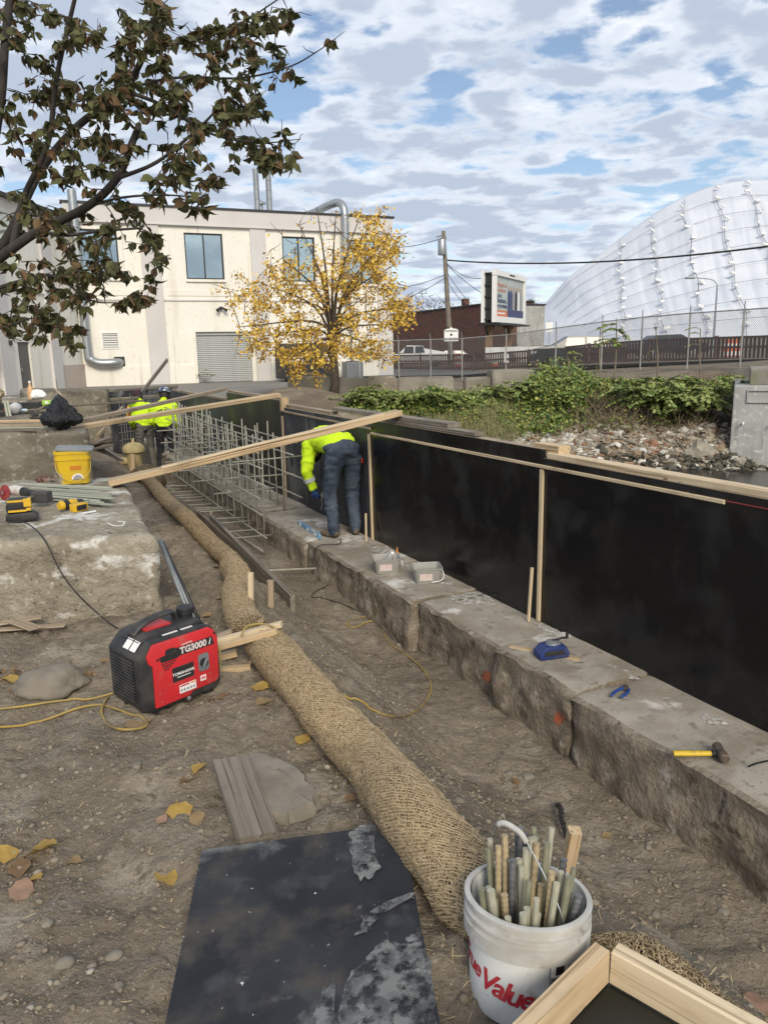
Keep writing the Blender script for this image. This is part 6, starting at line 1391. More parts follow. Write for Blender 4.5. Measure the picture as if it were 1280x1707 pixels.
g = MB(); g.add(*rprism([(-hx, 0.03), (-hx + 0.03, 0.0), (hx - 0.03, 0.0), (hx, 0.03), (hx, 0.26), (hx - 0.03, 0.315), (hx - 0.08, 0.335), (-hx + 0.06, 0.335), (-hx, 0.27)], -hy, hy, 0.022)); body = g.build('shell', shell, gen, smooth='auto')
g = MB(); g.add(*rprism([(-hx + 0.03, 0.325), (hx - 0.05, 0.325), (hx - 0.07, 0.352), (-hx + 0.09, 0.352)], -hy * 0.75, hy * 0.75, 0.01)); g.build('top_deck', shell, gen, smooth='auto')
hp = curve_pts([(-hx + 0.05, 0, 0.335), (-hx + 0.10, 0, 0.372), (-hx + 0.17, 0, 0.390), (0.02, 0, 0.395), (0.055, 0, 0.388), (0.075, 0, 0.345)], 6); g = MB(); g.tube(hp, [(0.028, 0.011)] * len(hp), 10, up=(0, 1, 0)); g.v = [tuple(v) for v in g.v]; g.build('handle', shell, gen, smooth=True)
g = MB(); g.box((-0.05, 0, 0.356), (0.13, 0.10, 0.006)); g.build('handle_well', red, gen)
g = MB(); g.lathe([(0.034, 0.34), (0.034, 0.365), (0.042, 0.367), (0.042, 0.392), (0.036, 0.398), (0.01, 0.40)], 20, (hx - 0.085, 0.0, 0)); g.build('fuel_cap', M_['black_plastic'], gen, smooth='auto')
fp = [(-hx + 0.062, 0.02), (hx * 0.15, 0.022), (hx * 0.22, 0.038), (hx - 0.035, 0.042), (hx - 0.018, 0.06), (hx - 0.012, 0.255), (hx - 0.03, 0.30), (hx - 0.055, 0.318), (-hx + 0.07, 0.318), (-hx + 0.038, 0.27), (-hx + 0.045, 0.235), (-hx + 0.065, 0.215)]
for y0, y1, nm in ((-hy - 0.010, -hy + 0.03, 'front_panel'), (hy - 0.03, hy + 0.010, 'rear_panel')):
    g = MB(); g.add(*rprism(fp, y0, y1, 0.007)); pnl = g.build(nm, red, gen, smooth='auto')
    if nm == 'front_panel': front = pnl
yf = -hy - 0.0105
def decal(poly, m, nm='sticker', y=yf, th=0.0015, par=None):
    g = MB(); g.prism(poly, (0, y, 0), X_, Z_, (0, -th, 0)); return g.build(nm, m, par or front)
def rect(x0, x1, z0, z1): return [(x0, z0), (x1, z0), (x1, z1), (x0, z1)]
band = decal([(-0.115, 0.252), (-0.105, 0.225), (-0.03, 0.225), (-0.01, 0.232), (hx - 0.035, 0.232), (hx - 0.045, 0.272), (-0.045, 0.272), (-0.06, 0.258)], M_['black_print'], 'model_band')
for k in range(4): decal([(-0.105 + 0.004 * k, 0.215 - 0.010 * k), (-0.03 - 0.012 * k, 0.215 - 0.010 * k), (-0.03 - 0.012 * k, 0.219 - 0.010 * k), (-0.105 + 0.004 * k, 0.219 - 0.010 * k)], M_['black_print'], 'stripe')
decal([(-0.085, 0.262), (-0.075, 0.252), (-0.035, 0.252), (-0.027, 0.262), (-0.035, 0.280), (-0.075, 0.280)], shell, 'grip_recess', th=0.004)
def glet(s_, size, x, z, m, dy=0.0022, par=None, **k):
    g = MB(); lettering(g, s_, size, (x, yf - dy, z), X_, Z_, 0.0, **k); g.build('lettering', m, par or front)
pinkw = mat('print_pink', (0.62, 0.16, 0.17), 0.5)
glet('TG3000', 0.042, 0.062, 0.251, M_['white'], bold=0.0016); glet('TG3000', 0.042, 0.062, 0.251, mat('print_red', (0.45, 0.02, 0.03), 0.5), dy=0.0026, bold=-0.0012); glet('i', 0.042, 0.062 + 0.085, 0.251, M_['white'], shear=0.3, bold=0.001)
glet('INVERTER', 0.013, 0.03, 0.279, M_['white'], dy=0.0008)
plate = decal(rect(-0.055, 0.055, 0.115, 0.182), shell, 'name_rim', th=0.003); decal(rect(-0.051, 0.051, 0.119, 0.178), M_['black_print'], 'name_plate', y=yf - 0.003)
glet('TOMAHAWK', 0.0195, 0.0, 0.150, M_['white'], dy=0.006, bold=0.0004); g = MB(); g.box((0, yf - 0.006, 0.134), (0.07, 0.0006, 0.003)); g.build('underline', M_['white'], front)
sok = decal([(0.082, 0.128), (0.092, 0.120), (0.128, 0.120), (0.138, 0.130), (0.138, 0.195), (0.130, 0.203), (0.090, 0.203), (0.082, 0.193)], M_['grey_pipe'], 'starter_panel', th=0.004)
g = MB(); g.lathe([(0.022, 0), (0.022, 0.006)], 16); g.build('recoil_cup', M_['black_plastic'], front, Mgn @ Matrix.Translation((0.110, yf - 0.003, 0.160)) @ Matrix.Rotation(rad(90), 4, 'X'))
g = MB(); g.box((0.112, yf - 0.012, 0.158), (0.012, 0.012, 0.044), Matrix.Rotation(0.5, 4, 'Y'), 0.003); g.build('pull_grip', M_['grey_pipe'], front)
lab = decal(rect(-0.025, 0.062, 0.050, 0.090), M_['white'], 'warning_label'); decal(rect(-0.022, 0.026, 0.082, 0.0875), M_['red_print'], 'label_bar', y=yf - 0.0016, par=front); decal(rect(0.034, 0.058, 0.082, 0.0875), mat('print_orange', (0.7, 0.25, 0.03), 0.5), 'label_bar', y=yf - 0.0016)
for k in range(5): decal(rect(-0.020 + 0.016 * k, -0.010 + 0.016 * k, 0.058, 0.070), M_['grey_print'], 'pictogram', y=yf - 0.0016)
decal(rect(0.088, 0.118, 0.072, 0.098), M_['white'], 'rating_label'); decal(rect(0.092, 0.114, 0.080, 0.092), pinkw, 'label_print', y=yf - 0.0016)
for k in range(3): decal(rect(-0.085, -0.03, 0.052 + 0.012 * k, 0.057 + 0.012 * k), red, 'rib', th=0.003)
for x, z in ((-0.122, 0.245), (hx - 0.03, 0.285)): g = MB(); g.lathe([(0.006, 0), (0.006, 0.002)], 10); g.build('screw', M_['black_print'], front, Mgn @ Matrix.Translation((x, yf - 0.0005, z)) @ Matrix.Rotation(rad(90), 4, 'X'))
g = MB(); g.lathe([(0.010, 0), (0.010, 0.008), (0.005, 0.01)], 12); g.build('drain_plug', M_['steel'], body, Mgn @ Matrix.Translation((0.02, -hy - 0.006, 0.012)) @ Matrix.Rotation(rad(90), 4, 'X'))
gr = MB(); gr.box((-hx - 0.001, 0, 0.155), (0.006, GD - 0.07, 0.20)); grille = gr.build('grille', M_['black_print'], gen)
for k in range(13): g = MB(); g.box((-hx - 0.006, 0.0, 0.065 + 0.015 * k), (0.012, GD - 0.075, 0.006), Matrix.Rotation(0.5, 4, 'Y')); g.build('louvre', shell, grille)
for k in range(9): g = MB(); g.box((-hx - 0.007, -0.085 + 0.021 * k, 0.155), (0.010, 0.005, 0.20)); g.build('bar', shell, grille)
for y in (-0.075, -0.02): 
    g = MB(); Ml = Matrix.Translation((-hx + 0.022, y - 0.01, 0.303)) @ Matrix.Rotation(rad(-47), 4, 'Y'); g.box((0, 0, 0), (0.05, 0.045, 0.002), Ml.to_3x3().to_4x4()); g.v = [tuple(Vector(v) + Vector((-hx + 0.024, y, 0.312))) for v in g.v]; o = g.build('warning_label', M_['white'], body)
for x, w_ in ((-0.03, 0.075), (0.055, 0.06)): g = MB(); g.box((x, -hy + 0.025, 0.3365), (w_, 0.012, 0.002)); g.build('warning_label', M_['white'], body)
g = MB(); g.tube(curve_pts([(hx, 0.02, 0.20), (hx + 0.03, 0.03, 0.20), (hx + 0.035, 0.02, 0.17), (hx + 0.012, -0.01, 0.155), (hx, -0.02, 0.155)], 5), 0.005, 6); g.build('cord_loop', M_['black_cord'], gen, smooth=True)
for sx in (-1, 1):
    for sy in (-1, 1): g = MB(); g.box((sx * (hx - 0.06), sy * (hy - 0.04), -0.008), (0.05, 0.04, 0.02)); g.build('foot', M_['rubber'], gen)

# ------------------------------------------------------------------ extension cords
def cord(name, pts, r, m, label, over=()):
    P = []
    for p in pts:
        if isinstance(p, Vector): P.append(p); continue
        w = G(p[0], p[1]); P.append(w + Vector((0, 0, r + 0.003)) if len(p) == 2 else at(p[0], p[1], p[2]))
    C_ = curve_pts(P, 8); C_ = [Vector((c.x, c.y, max(c.z, gz(c.x, c.y) + r * 0.7))) for c in C_]
    g = MB(); g.tube(C_, r, 7); return tag(g.build(name, m, world=True, smooth=True), label, 'cord')
cord('extension_cord', [(-20, 1187), (40, 1180), (100, 1171), (150, 1168), (190, 1158)], 0.0055, M_['yellow_cord'], 'dirty yellow cord entering from the left, upper of two')
cord('extension_cord', [(-20, 1216), (40, 1212), (85, 1200), (125, 1185), (160, 1178), (180, 1180), (215, 1192), (245, 1206), (238, 1216), (205, 1219), (180, 1210), (170, 1190), (176, 1172), (182, 1164)], 0.0055, M_['yellow_cord'], 'dirty yellow cord looping in front of the generator')
cord('extension_cord', [Mgn @ Vector((hx, 0.03, 0.22)), Mgn @ Vector((hx + 0.05, 0.02, 0.215)), Mgn @ Vector((hx + 0.07, -0.03, 0.13)), Mgn @ Vector((hx + 0.04, -0.06, 0.05)), Mgn @ Vector((hx, -0.05, 0.04))], 0.005, M_['yellow_cord'], 'short yellow cord bowing out of the generator side')
cord('extension_cord', [(402, 1060, 0.2), (412, 1044, 0.24), (440, 1040, 0.25), (462, 1050, 0.22), (480, 1075, 0.15), (505, 1105, 0.08), (545, 1140, 0.01), (580, 1165), (620, 1185), (655, 1197), (685, 1192), (708, 1172), (718, 1148), (705, 1118), (680, 1095), (655, 1078), (640, 1058), (634, 1040), (612, 1030), (590, 1034), (578, 1042), (592, 1047), (612, 1038), (630, 1036)], 0.0048, M_['yellow_cord'], 'long yellow cord trailing over the wattle and looping in the trench')
cord('electric_cable', [(632, 1034), (640, 1024), (622, 1018), (600, 1020), (575, 1010), (545, 1000), (520, 996), (530, 985), (548, 972), wp(2.75, 0.64, -0.42), wp(2.75, 0.60, -0.29), wp(2.70, 0.40, -0.285), wp(2.9, 0.3, -0.285)], 0.0045, M_['black_cord'], 'thin black cord from the trench up to the worker\'s tool')
cord('electric_cable', [at(30, 868, 0.55), at(50, 875, 0.545), at(75, 900, 0.53), (100, 950, 0.36), (125, 985, 0.25), (155, 1015, 0.12), (185, 1040, 0.05), (205, 1052, 0.03)], 0.0045, M_['black_cord'], 'black charger cord hanging down the front of the block')
g = MB(); g.tube([at(140, 1040, 0.05), at(205, 1008, 0.14)], 0.004, 5); tag(g.build('twig', M_['wood_dirty'], world=True), 'thin dark twig before the concrete block', 'twig')

# ------------------------------------------------------------------ white bucket with bar stubs
d = ray(879, 1487); rimc = cC + d * 1.86; bz = gz(rimc.x, rimc.y) - 0.035; BH = rimc.z - bz; RT, RB = 0.150, 0.150 - 0.06 * BH
ax_ = Vector((0.05, 0.145, 1)).normalized(); BH = (rimc.z - bz) / ax_.z; RB = 0.150 - 0.06 * BH; Mbk = axes(rimc - ax_ * BH, Vector((1, 0, -0.05)), ax_)
bk = thing('bucket', 'dirty white plastic bucket with red script lettering, full of bar stubs', 'bucket', Mbk)
bwhite = mat('bucket_white', (0.66, 0.67, 0.66), 0.42, (0.56, 0.565, 0.55), 5, .4, .7, layers=[((0.36, 0.33, 0.28), 9, 0.60, 0.70), ((0.28, 0.25, 0.21), 30, 0.68, 0.74)])
bdirty = mat('bucket_rim', (0.52, 0.51, 0.48), 0.6, (0.38, 0.36, 0.32), 9, .4, .65, layers=[((0.28, 0.25, 0.21), 16, 0.6, 0.7)])
rz_ = lambda z: RB + (RT - 0.006 - RB) * z / BH
g = MB(); g.lathe([(RB - 0.008, 0.0), (RB, 0.008), (rz_(BH - 0.09), BH - 0.09)], 48, cap=False); g.lathe([(RB - 0.01, 0.006), (RB - 0.011, 0.012), (RT - 0.012, BH - 0.004)], 48, cap=False); g.lathe([(RB - 0.011, 0.010), (RB - 0.012, 0.012)], 48); body = g.build('body', bwhite, bk, smooth='auto')
z = BH; g = MB(); g.lathe([(rz_(z - .09), z - 0.092), (RT + 0.004, z - 0.090), (RT + 0.006, z - 0.055), (RT - 0.003, z - 0.052), (RT - 0.002, z - 0.040), (RT + 0.005, z - 0.038), (RT + 0.005, z - 0.032), (RT - 0.002, z - 0.030), (RT - 0.001, z - 0.014), (RT + 0.005, z - 0.012), (RT + 0.006, z - 0.002), (RT, z), (RT - 0.008, z), (RT - 0.010, z - 0.012)], 56, cap=False); g.build('rim', bdirty, bk, smooth='auto')
camdir = math.atan2(-rimc.y, -rimc.x)
def wrap(mb, V, F_, ang, zc, lift=0.0012, slope=0.0):   # lay flat letters round the bucket
    out = []
    for v in V:
        zz_ = zc + v.y + slope * v.x; r = rz_(zz_) + lift; a = ang + v.x / r; out.append((r * math.cos(a), r * math.sin(a), zz_))
    mb.add(out, F_)
def dense(V, F_, cut=2):
    bm = bmesh.new(); vs_ = [bm.verts.new(v) for v in V]
    for f in F_:
        try: bm.faces.new([vs_[i] for i in f])
        except ValueError: pass
    bmesh.ops.triangulate(bm, faces=bm.faces[:]); bmesh.ops.subdivide_edges(bm, edges=[e for e in bm.edges if e.calc_length() > 0.012], cuts=cut); bmesh.ops.triangulate(bm, faces=bm.faces[:])
    bm.verts.index_update(); r = ([v.co.copy() for v in bm.verts], [tuple(v.index for v in f.verts) for f in bm.faces]); bm.free(); return r
g = MB(); V, F_ = dense(*text_data('Value', 0.074, 0.84, 0.35, 0.0016)); wrap(g, V, F_, camdir - 0.36, BH * 0.345, slope=-0.13); V, F_ = dense(*text_data('True', 0.060, 0.86, 0.35, 0.0014)); wrap(g, V, F_, camdir - 1.24, BH * 0.345 + 0.022, slope=-0.13); g.build('lettering', M_['red_print'], body)
def patch(x0, x1, z0, z1, ang, m, lift, nm):
    g = MB(); n = 10; V = [(x0 + (x1 - x0) * i / n, zz_) for i in range(n + 1) for zz_ in (z0, z1)]; F_ = [(2 * i, 2 * i + 2, 2 * i + 3, 2 * i + 1) for i in range(n)]; wrap(g, [Vector((a, b, 0)) for a, b in V], F_, ang, 0, lift); return g.build(nm, m, body)
la = camdir + 0.60
patch(-0.028, 0.028, BH * 0.42, BH * 0.42 + 0.115, la, M_['grey_print'], 0.0010, 'warning_label'); patch(-0.028, 0.028, BH * 0.42 + 0.082, BH * 0.42 + 0.115, la, M_['black_print'], 0.0014, 'label_head'); patch(-0.024, 0.024, BH * 0.42 + 0.03, BH * 0.42 + 0.078, la, M_['white'], 0.0014, 'label_picture'); patch(-0.012, 0.012, BH * 0.42 + 0.034, BH * 0.42 + 0.072, la, M_['black_print'], 0.0018, 'pictogram')
for k in range(3): patch(-0.022, 0.022, BH * 0.42 + 0.088 + 0.008 * k, BH * 0.42 + 0.0905 + 0.008 * k, la, M_['white'], 0.0018, 'printed_line')
for k in range(3): patch(-0.022, 0.022, BH * 0.42 + 0.006 + 0.008 * k, BH * 0.42 + 0.009 + 0.008 * k, la, M_['black_print'], 0.0018, 'printed_line')
ear1, ear2 = atY(815, 1420, 1.73), atY(944, 1552, 1.55)
bail = curve_pts([ear1, atY(818, 1395, 1.72), atY(835, 1372, 1.70), atY(860, 1383, 1.67), atY(875, 1400, 1.65), atY(905, 1455, 1.60), atY(930, 1510, 1.555), atY(943, 1553, 1.535)], 8)
g = MB(); g.tube(bail, 0.0022, 6); g.build('bail', M_['steel'], bk, world=True, smooth=True)
g = MB(); g.tube(bail[14:34], 0.0075, 8); g.build('grip', bdirty, bk, world=True, smooth=True)
BARM = [mat('bar_pale', (0.42, 0.40, 0.30), 0.6, (0.32, 0.31, 0.24), 30, .35, .65), mat('bar_tan', (0.45, 0.36, 0.22), 0.6, (0.35, 0.27, 0.16), 30, .35, .65), mat('bar_olive', (0.25, 0.25, 0.165), 0.6, (0.18, 0.175, 0.12), 30, .35, .65), mat('bar_steel', (0.13, 0.135, 0.14), 0.5, (0.20, 0.20, 0.20), 30, .35, .65, metal=0.3)]
BL = ['pale olive fibreglass bar stub standing in the white bucket', 'tan spiral-wrapped bar stub standing in the white bucket', 'dull green bar stub standing in the white bucket', 'dark ribbed steel bar stub standing in the white bucket']
q = random.Random(8); spots = []
while len(spots) < 44:
    a, r = q.uniform(0, 6.28), 0.118 * math.sqrt(q.random()); p = Vector((r * math.cos(a), r * math.sin(a)))
    if all((p - s_).length > 0.0192 for s_ in spots): spots.append(p)
for i, p in enumerate(spots):
    back = p.y / 0.12; kind = q.choices([0, 1, 2, 3], [.42, .13, .30, .15])[0]; r = q.uniform(0.0068, 0.0098); ztop = BH + 0.015 + q.uniform(-0.05, 0.10) + 0.03 * back
    lean = Vector((p.x * q.uniform(0.1, 0.45), p.y * q.uniform(0.1, 0.45), 0)); a_ = Vector((p.x - lean.x, p.y - lean.y, 0.02)); b_ = Vector((p.x + lean.x * 0.2 + q.gauss(0, .006), p.y + q.gauss(0, .006), ztop))
    n = 60 if kind in (1, 3) else 36; P = [a_.lerp(b_, k / n) for k in range(n + 1)]; R_ = [r * (1.10 if k % 3 == 0 else 0.94) for k in range(n + 1)] if kind in (1, 3) else [r * (1 + 0.03 * math.sin(k * 1.1)) for k in range(n + 1)]
    g = MB(); g.tube(P, R_, 9); tag(g.build('bar_stub', BARM[kind], None, Mbk, 'auto'), BL[kind].replace(' standing in', ', ' + ('back' if p.y > 0.04 else 'front' if p.y < -0.04 else 'middle') + ' ' + ('right' if p.x > 0.04 else 'left' if p.x < -0.04 else 'centre') + (' and tall' if ztop > BH + 0.065 else ' and short' if ztop < BH else '') + ', in'), 'bar', 'bar stubs in the white bucket')
board('stake', atY(941, 1470, 1.84), atY(958, 1384, 1.82), 0.034, 0.034, M_['pine'], 'square wooden stake standing behind the white bucket', 'stake', up=(0, -1, 0.2))
fz = MB(); rp_ = curve_pts([G(944, 1400) + Vector((0, 0, 0.02)), G(936, 1385) + Vector((0, 0, 0.05)), G(934, 1365) + Vector((0, 0, 0.05)), G(928, 1350) + Vector((0, 0, 0.03))], 10); fz.tube(rp_, [0.010 + 0.003 * math.sin(i * 2.3) for i in range(len(rp_))], 8)
for c in rp_:
    for _ in range(14): v = Vector((q.gauss(0, 1), q.gauss(0, 1), q.gauss(0, 1))).normalized(); fz.tube([c, c + v * q.uniform(0.012, 0.022)], 0.0011, 3, False)
tag(fz.build('frayed_rope', M_['black_cord'], world=True), 'frayed black rope end sticking out of the earth behind the bucket', 'rope')

# ------------------------------------------------------------------ black sheet and timber frame in the foreground
def quad_sheet(name, c4, t, m, me_, label, cat):
    c = sum(c4, Vector()) / 4; x = (c4[1] - c4[0]).normalized(); nrm = (c4[1] - c4[0]).cross(c4[3] - c4[0]).normalized(); Mw = axes(c, x, nrm); inv = Mw.inverted(); T_ = thing(name, label, cat, Mw)
    L = [inv @ p for p in c4]; n = 24; V = []; Fc = []
    for i in range(n + 1):
        for j in range(n + 1):
            u_, w_ = i / n, j / n; p = (L[0] * (1 - u_) + L[1] * u_) * (1 - w_) + (L[3] * (1 - u_) + L[2] * u_) * w_; V.append((p.x, p.y, p.z + 0.003 * float(fbm(u_ * 3, w_ * 3, 9, 2))))
    Fc = [(i * (n + 1) + j, (i + 1) * (n + 1) + j, (i + 1) * (n + 1) + j + 1, i * (n + 1) + j + 1) for i in range(n) for j in range(n)]
    g = MB(); g.add(V, Fc); g.build('painted_face', m, T_, smooth=True)
    rim = [i * (n + 1) for i in range(n + 1)] + [n * (n + 1) + j for j in range(1, n + 1)] + [i * (n + 1) + n for i in range(n - 1, -1, -1)] + [j for j in range(n - 1, 0, -1)]
    g = MB(); A = [Vector(V[i]) for i in rim]; B = [p - Vector((0, 0, t)) for p in A]; k = len(A); g.add(A + B, [(i, k + i, k + (i + 1) % k, (i + 1) % k) for i in range(k)] + [tuple(range(k, 2 * k))]); g.build('raw_edge', me_, T_); return T_
sheet_m = mat('worn_black_sheet', (0.019, 0.021, 0.026), 0.6, (0.040, 0.043, 0.050), 3.2, .42, .72, rough2=0.8, bump=0.3, bscale=50, bdist=0.002, detail=9.0, spec=0.22,
    layers=[((0.075, 0.065, 0.055), 4.5, 0.52, 0.66), ((0.21, 0.215, 0.21), 2.6, 0.575, 0.66, (1, 1, 1), 1.1), ((0.055, 0.060, 0.066), 8, 0.55, 0.72, (1, 1, 1), 5), ((0.24, 0.245, 0.24), 9, 0.66, 0.72, (1, 1, 1), 6), ((0.55, 0.55, 0.53), 46, 0.705, 0.72, (1, 1, 1), 4)])
quad_sheet('black_sheet', [at(337, 1417, 0.065), at(668, 1371, 0.115), at(752, 1800, 0.10), at(255, 1800, 0.05)][::-1], 0.019, sheet_m, M_['pine_worn'], 'worn black plywood sheet with grey scuffs lying in the foreground', 'plywood sheet')
ap = at(1002, 1604, 0.21); ra, rb = at(884, 1725, 0.205), at(1215, 1725, 0.205)
fr_t = thing('timber_frame', 'new pale timber frame corner on dark plywood, bottom right', 'timber frame', (ap.x, ap.y, 0.1))
da, db = (ra - ap).normalized(), (rb - ap).normalized()
board('side_rail', ap + da * 0.0 - db * 0.0, ap + da * 0.55, 0.04, 0.088, M_['pine'], parent=fr_t); board('side_rail', ap + db * 0.021 - da * 0.018, ap + db * 0.75 - da * 0.018, 0.04, 0.086, M_['pine_pale'], parent=fr_t)
g = MB(); z_ = Vector((0, 0, -0.046)); g.add([ap + z_, ap + da * 0.55 + z_, ap + da * 0.55 + db * 0.75 + z_, ap + db * 0.75 + z_, ap + z_ * 1.4, ap + da * 0.55 + z_ * 1.4, ap + da * 0.55 + db * 0.75 + z_ * 1.4, ap + db * 0.75 + z_ * 1.4], [(0, 1, 2, 3), (7, 6, 5, 4), (0, 4, 5, 1), (1, 5, 6, 2), (2, 6, 7, 3), (3, 7, 4, 0)]); g.build('plywood_base', M_['form_olive'], fr_t, world=True)

# dried concrete smears on the black sheet
sm_m = mat('concrete_smear', (0.165, 0.17, 0.168), 0.85, (0.075, 0.08, 0.084), 16, .44, .60, detail=9.0, layers=[((0.33, 0.33, 0.32), 24, 0.60, 0.70), ((0.05, 0.053, 0.058), 10, 0.60, 0.68, (1, 1, 1), 6)])
N, L = sm_m.node_tree.nodes, sm_m.node_tree.links; tcn = N.new('ShaderNodeTexCoord'); ns = N.new('ShaderNodeTexNoise'); ns.inputs['Scale'].default_value = 22; ns.inputs['Detail'].default_value = 9; ns.inputs['Roughness'].default_value = 0.65; mr = N.new('ShaderNodeMapRange'); mr.inputs[1].default_value = 0.40; mr.inputs[2].default_value = 0.54
L.new(tcn.outputs['Object'], ns.inputs['Vector']); L.new(ns.outputs['Fac'], mr.inputs[0]); L.new(mr.outputs[0], N['Principled BSDF'].inputs['Alpha'])   # the smear is patchy: the sheet shows through
bs = [o for o in bpy.data.objects if o.name == 'black_sheet'][0]; iv = wm(bs).inverted(); nrm = wm(bs).to_3x3() @ Vector((0, 0, 1)); p0 = wm(bs).translation
def on_sheet(px, py): d = ray(px, py); return iv @ (cC + d * ((p0 - cC).dot(nrm) / d.dot(nrm)))
def smear(pl_, seed, jag):
    P = curve_pts([on_sheet(*p) for p in pl_ + [pl_[0]]], 14)[:-1]; c = sum(P, Vector()) / len(P); out = []
    for i, p in enumerate(P):
        d = p - c; k = 1 + jag * float(fbm(i * 0.22, seed, 44, 4)) * 2; out.append((c.x + d.x * k, c.y + d.y * k))
    g = MB(); n = len(out); g.add([(x, y, 0.0042) for x, y in out] + [(c.x, c.y, 0.0050)], [(i, (i + 1) % n, n) for i in range(n)]); g.build('concrete_smear', sm_m, bs)
smear([(560, 1760), (570, 1680), (590, 1625), (622, 1590), (645, 1556), (652, 1572), (690, 1572), (708, 1590), (728, 1690), (735, 1770)], 3.1, 0.10)
smear([(580, 1388), (622, 1378), (624, 1420), (634, 1450), (606, 1468), (588, 1440)], 5.7, 0.16)
smear([(594, 1556), (625, 1516), (690, 1490), (686, 1498), (640, 1524), (606, 1556)], 8.2, 0.12)
smear([(520, 1700), (540, 1650), (560, 1640), (556, 1690), (540, 1720)], 9.9, 0.2)
# ------------------------------------------------------------------ tools and tubs on the footing
def on_ledge(px, py, dz=0.0): return at(px, py, -0.298 + dz)
hm0, hm1 = on_ledge(1122, 1256, 0.018), on_ledge(1196, 1256, 0.026)
t = thing('sledge_hammer', 'short sledge hammer with yellow handle lying on the nearest stone', 'hammer', hm0)
g = MB(); g.tube([hm0, hm0.lerp(hm1, 0.4), hm0.lerp(hm1, 0.9), hm1], [0.0155, 0.0165, 0.014, 0.013], 12, flat=0.8); g.build('handle', mat('hammer_yellow', (0.62, 0.43, 0.03), 0.5, (0.30, 0.21, 0.05), 25, .55, .7, space='World'), t, world=True, smooth='auto')
hd = (hm1 - hm0).normalized(); hs_ = Vector((hd.y, -hd.x, 0)); hc = hm1 + hd * 0.012 + Vector((0, 0, 0.006))
g = MB(); P = [hc - hs_ * 0.062, hc - hs_ * 0.058, hc - hs_ * 0.026, hc, hc + hs_ * 0.026, hc + hs_ * 0.058, hc + hs_ * 0.062]; g.tube(P, [0.018, 0.023, 0.024, 0.020, 0.024, 0.023, 0.018], 8); g.build('head', mat('hammer_iron', (0.10, 0.085, 0.075), 0.6, (0.18, 0.12, 0.085), 30, .4, .65, metal=0.4, space='World'), t, world=True)
g = MB(); g.tube([hm1 - hd * 0.03, hm1 - hd * 0.005], 0.0175, 10, flat=0.85); g.build('overstrike_collar', M_['rubber'], t, world=True, smooth=True)
# cutting pliers
pj = on_ledge(1044, 1146, 0.008); ph = on_ledge(1053, 1138, 0.008); t = thing('cutting_pliers', 'blue-handled cutting pliers lying on the stone', 'pliers', pj)
g = MB(); g.prism([(-0.012, 0), (0.014, -0.002), (0.022, 0.022), (0.014, 0.046), (0.0, 0.050), (-0.012, 0.034), (-0.016, 0.015)], on_ledge(1042, 1150, 0.004), (1, 0, 0), (0.15, 1, 0), (0, 0, 0.013)); g.build('jaws', mat('plier_steel', (0.09, 0.08, 0.075), 0.5, (0.16, 0.12, 0.09), 60, .4, .6, metal=0.4), t, world=True)
bl_ = mat('plier_blue', (0.02, 0.06, 0.25), 0.4)
for c in ([(1040, 1147), (1030, 1150), (1022, 1156), (1019, 1160)], [(1048, 1149), (1046, 1154), (1040, 1159), (1035, 1162)]):
    g = MB(); g.tube(curve_pts([on_ledge(*p, 0.010) for p in c], 5), [0.006] + [0.0085] * 14 + [0.007], 8); g.build('handle', bl_, t, world=True, smooth=True)
# chalk reel on a shim
board('shim', on_ledge(850, 1078, 0.006), on_ledge(966, 1100, 0.006), 0.045, 0.012, M_['pine'], 'thin pine shim lying under the blue reel', 'shim')
rc = on_ledge(918, 1097, 0.0); t = thing('chalk_reel', 'blue chalk line reel with crank and black strap on the stone', 'chalk reel', axes(rc + Vector((0, 0, 0.012)), (1, 0.25, 0)))
g = MB(); pf = [(-0.098, 0.0), (0.098, 0.0), (0.104, 0.03), (0.080, 0.075), (0.02, 0.092), (-0.06, 0.08), (-0.102, 0.035)]; g.add(*rprism(pf, -0.055, 0.055, 0.012)); g.build('case', mat('reel_blue', (0.018, 0.035, 0.15), 0.4, (0.05, 0.06, 0.12), 12, .5, .7), t, smooth='auto')
g = MB(); g.add(*rprism([(-0.075, 0.028), (0.075, 0.028), (0.055, 0.058), (-0.06, 0.06)], -0.060, 0.060, 0.005)); g.build('side_inlay', M_['rubber'], t, smooth='auto')
g = MB(); g.lathe([(0.05, 0.082), (0.045, 0.098), (0.02, 0.104)], 18, (0.01, 0, 0)); g.build('crank_plate', M_['grey_pipe'], t, smooth='auto'); g = MB(); g.tube([(0.01, 0, 0.104), (0.075, 0.0, 0.114), (0.105, 0, 0.112)], 0.008, 6); g.tube([(0.105, 0, 0.108), (0.105, 0, 0.14)], 0.010, 8); g.build('crank', M_['black_plastic'], t)
g = MB(); P = curve_pts([on_ledge(945, 1106, 0.004), on_ledge(975, 1104, 0.004), on_ledge(1000, 1098, 0.004), on_ledge(1018, 1090, 0.004)], 6); g.tube(P, [(0.0015, 0.009)] * len(P), 6); tag(g.build('strap', M_['black_cord'], world=True), 'black strap end trailing from the blue reel', 'strap')
g = MB(); P = curve_pts([on_ledge(765, 1000, 0.004), on_ledge(785, 997, 0.004), on_ledge(806, 990, 0.004)], 6); g.tube(P, [(0.0015, 0.006)] * len(P), 6); tag(g.build('strap', M_['black_cord'], world=True), 'black strap tail under the panel edge near the tubs', 'strap')
g = MB(); P = curve_pts([on_ledge(1246, 1278, 0.006), on_ledge(1262, 1272, 0.03), on_ledge(1300, 1264, 0.05)], 6); g.tube(P, [(0.002, 0.009)] * len(P), 6); tag(g.build('strap', M_['black_cord'], world=True), 'black strap tail at the right picture edge', 'strap')
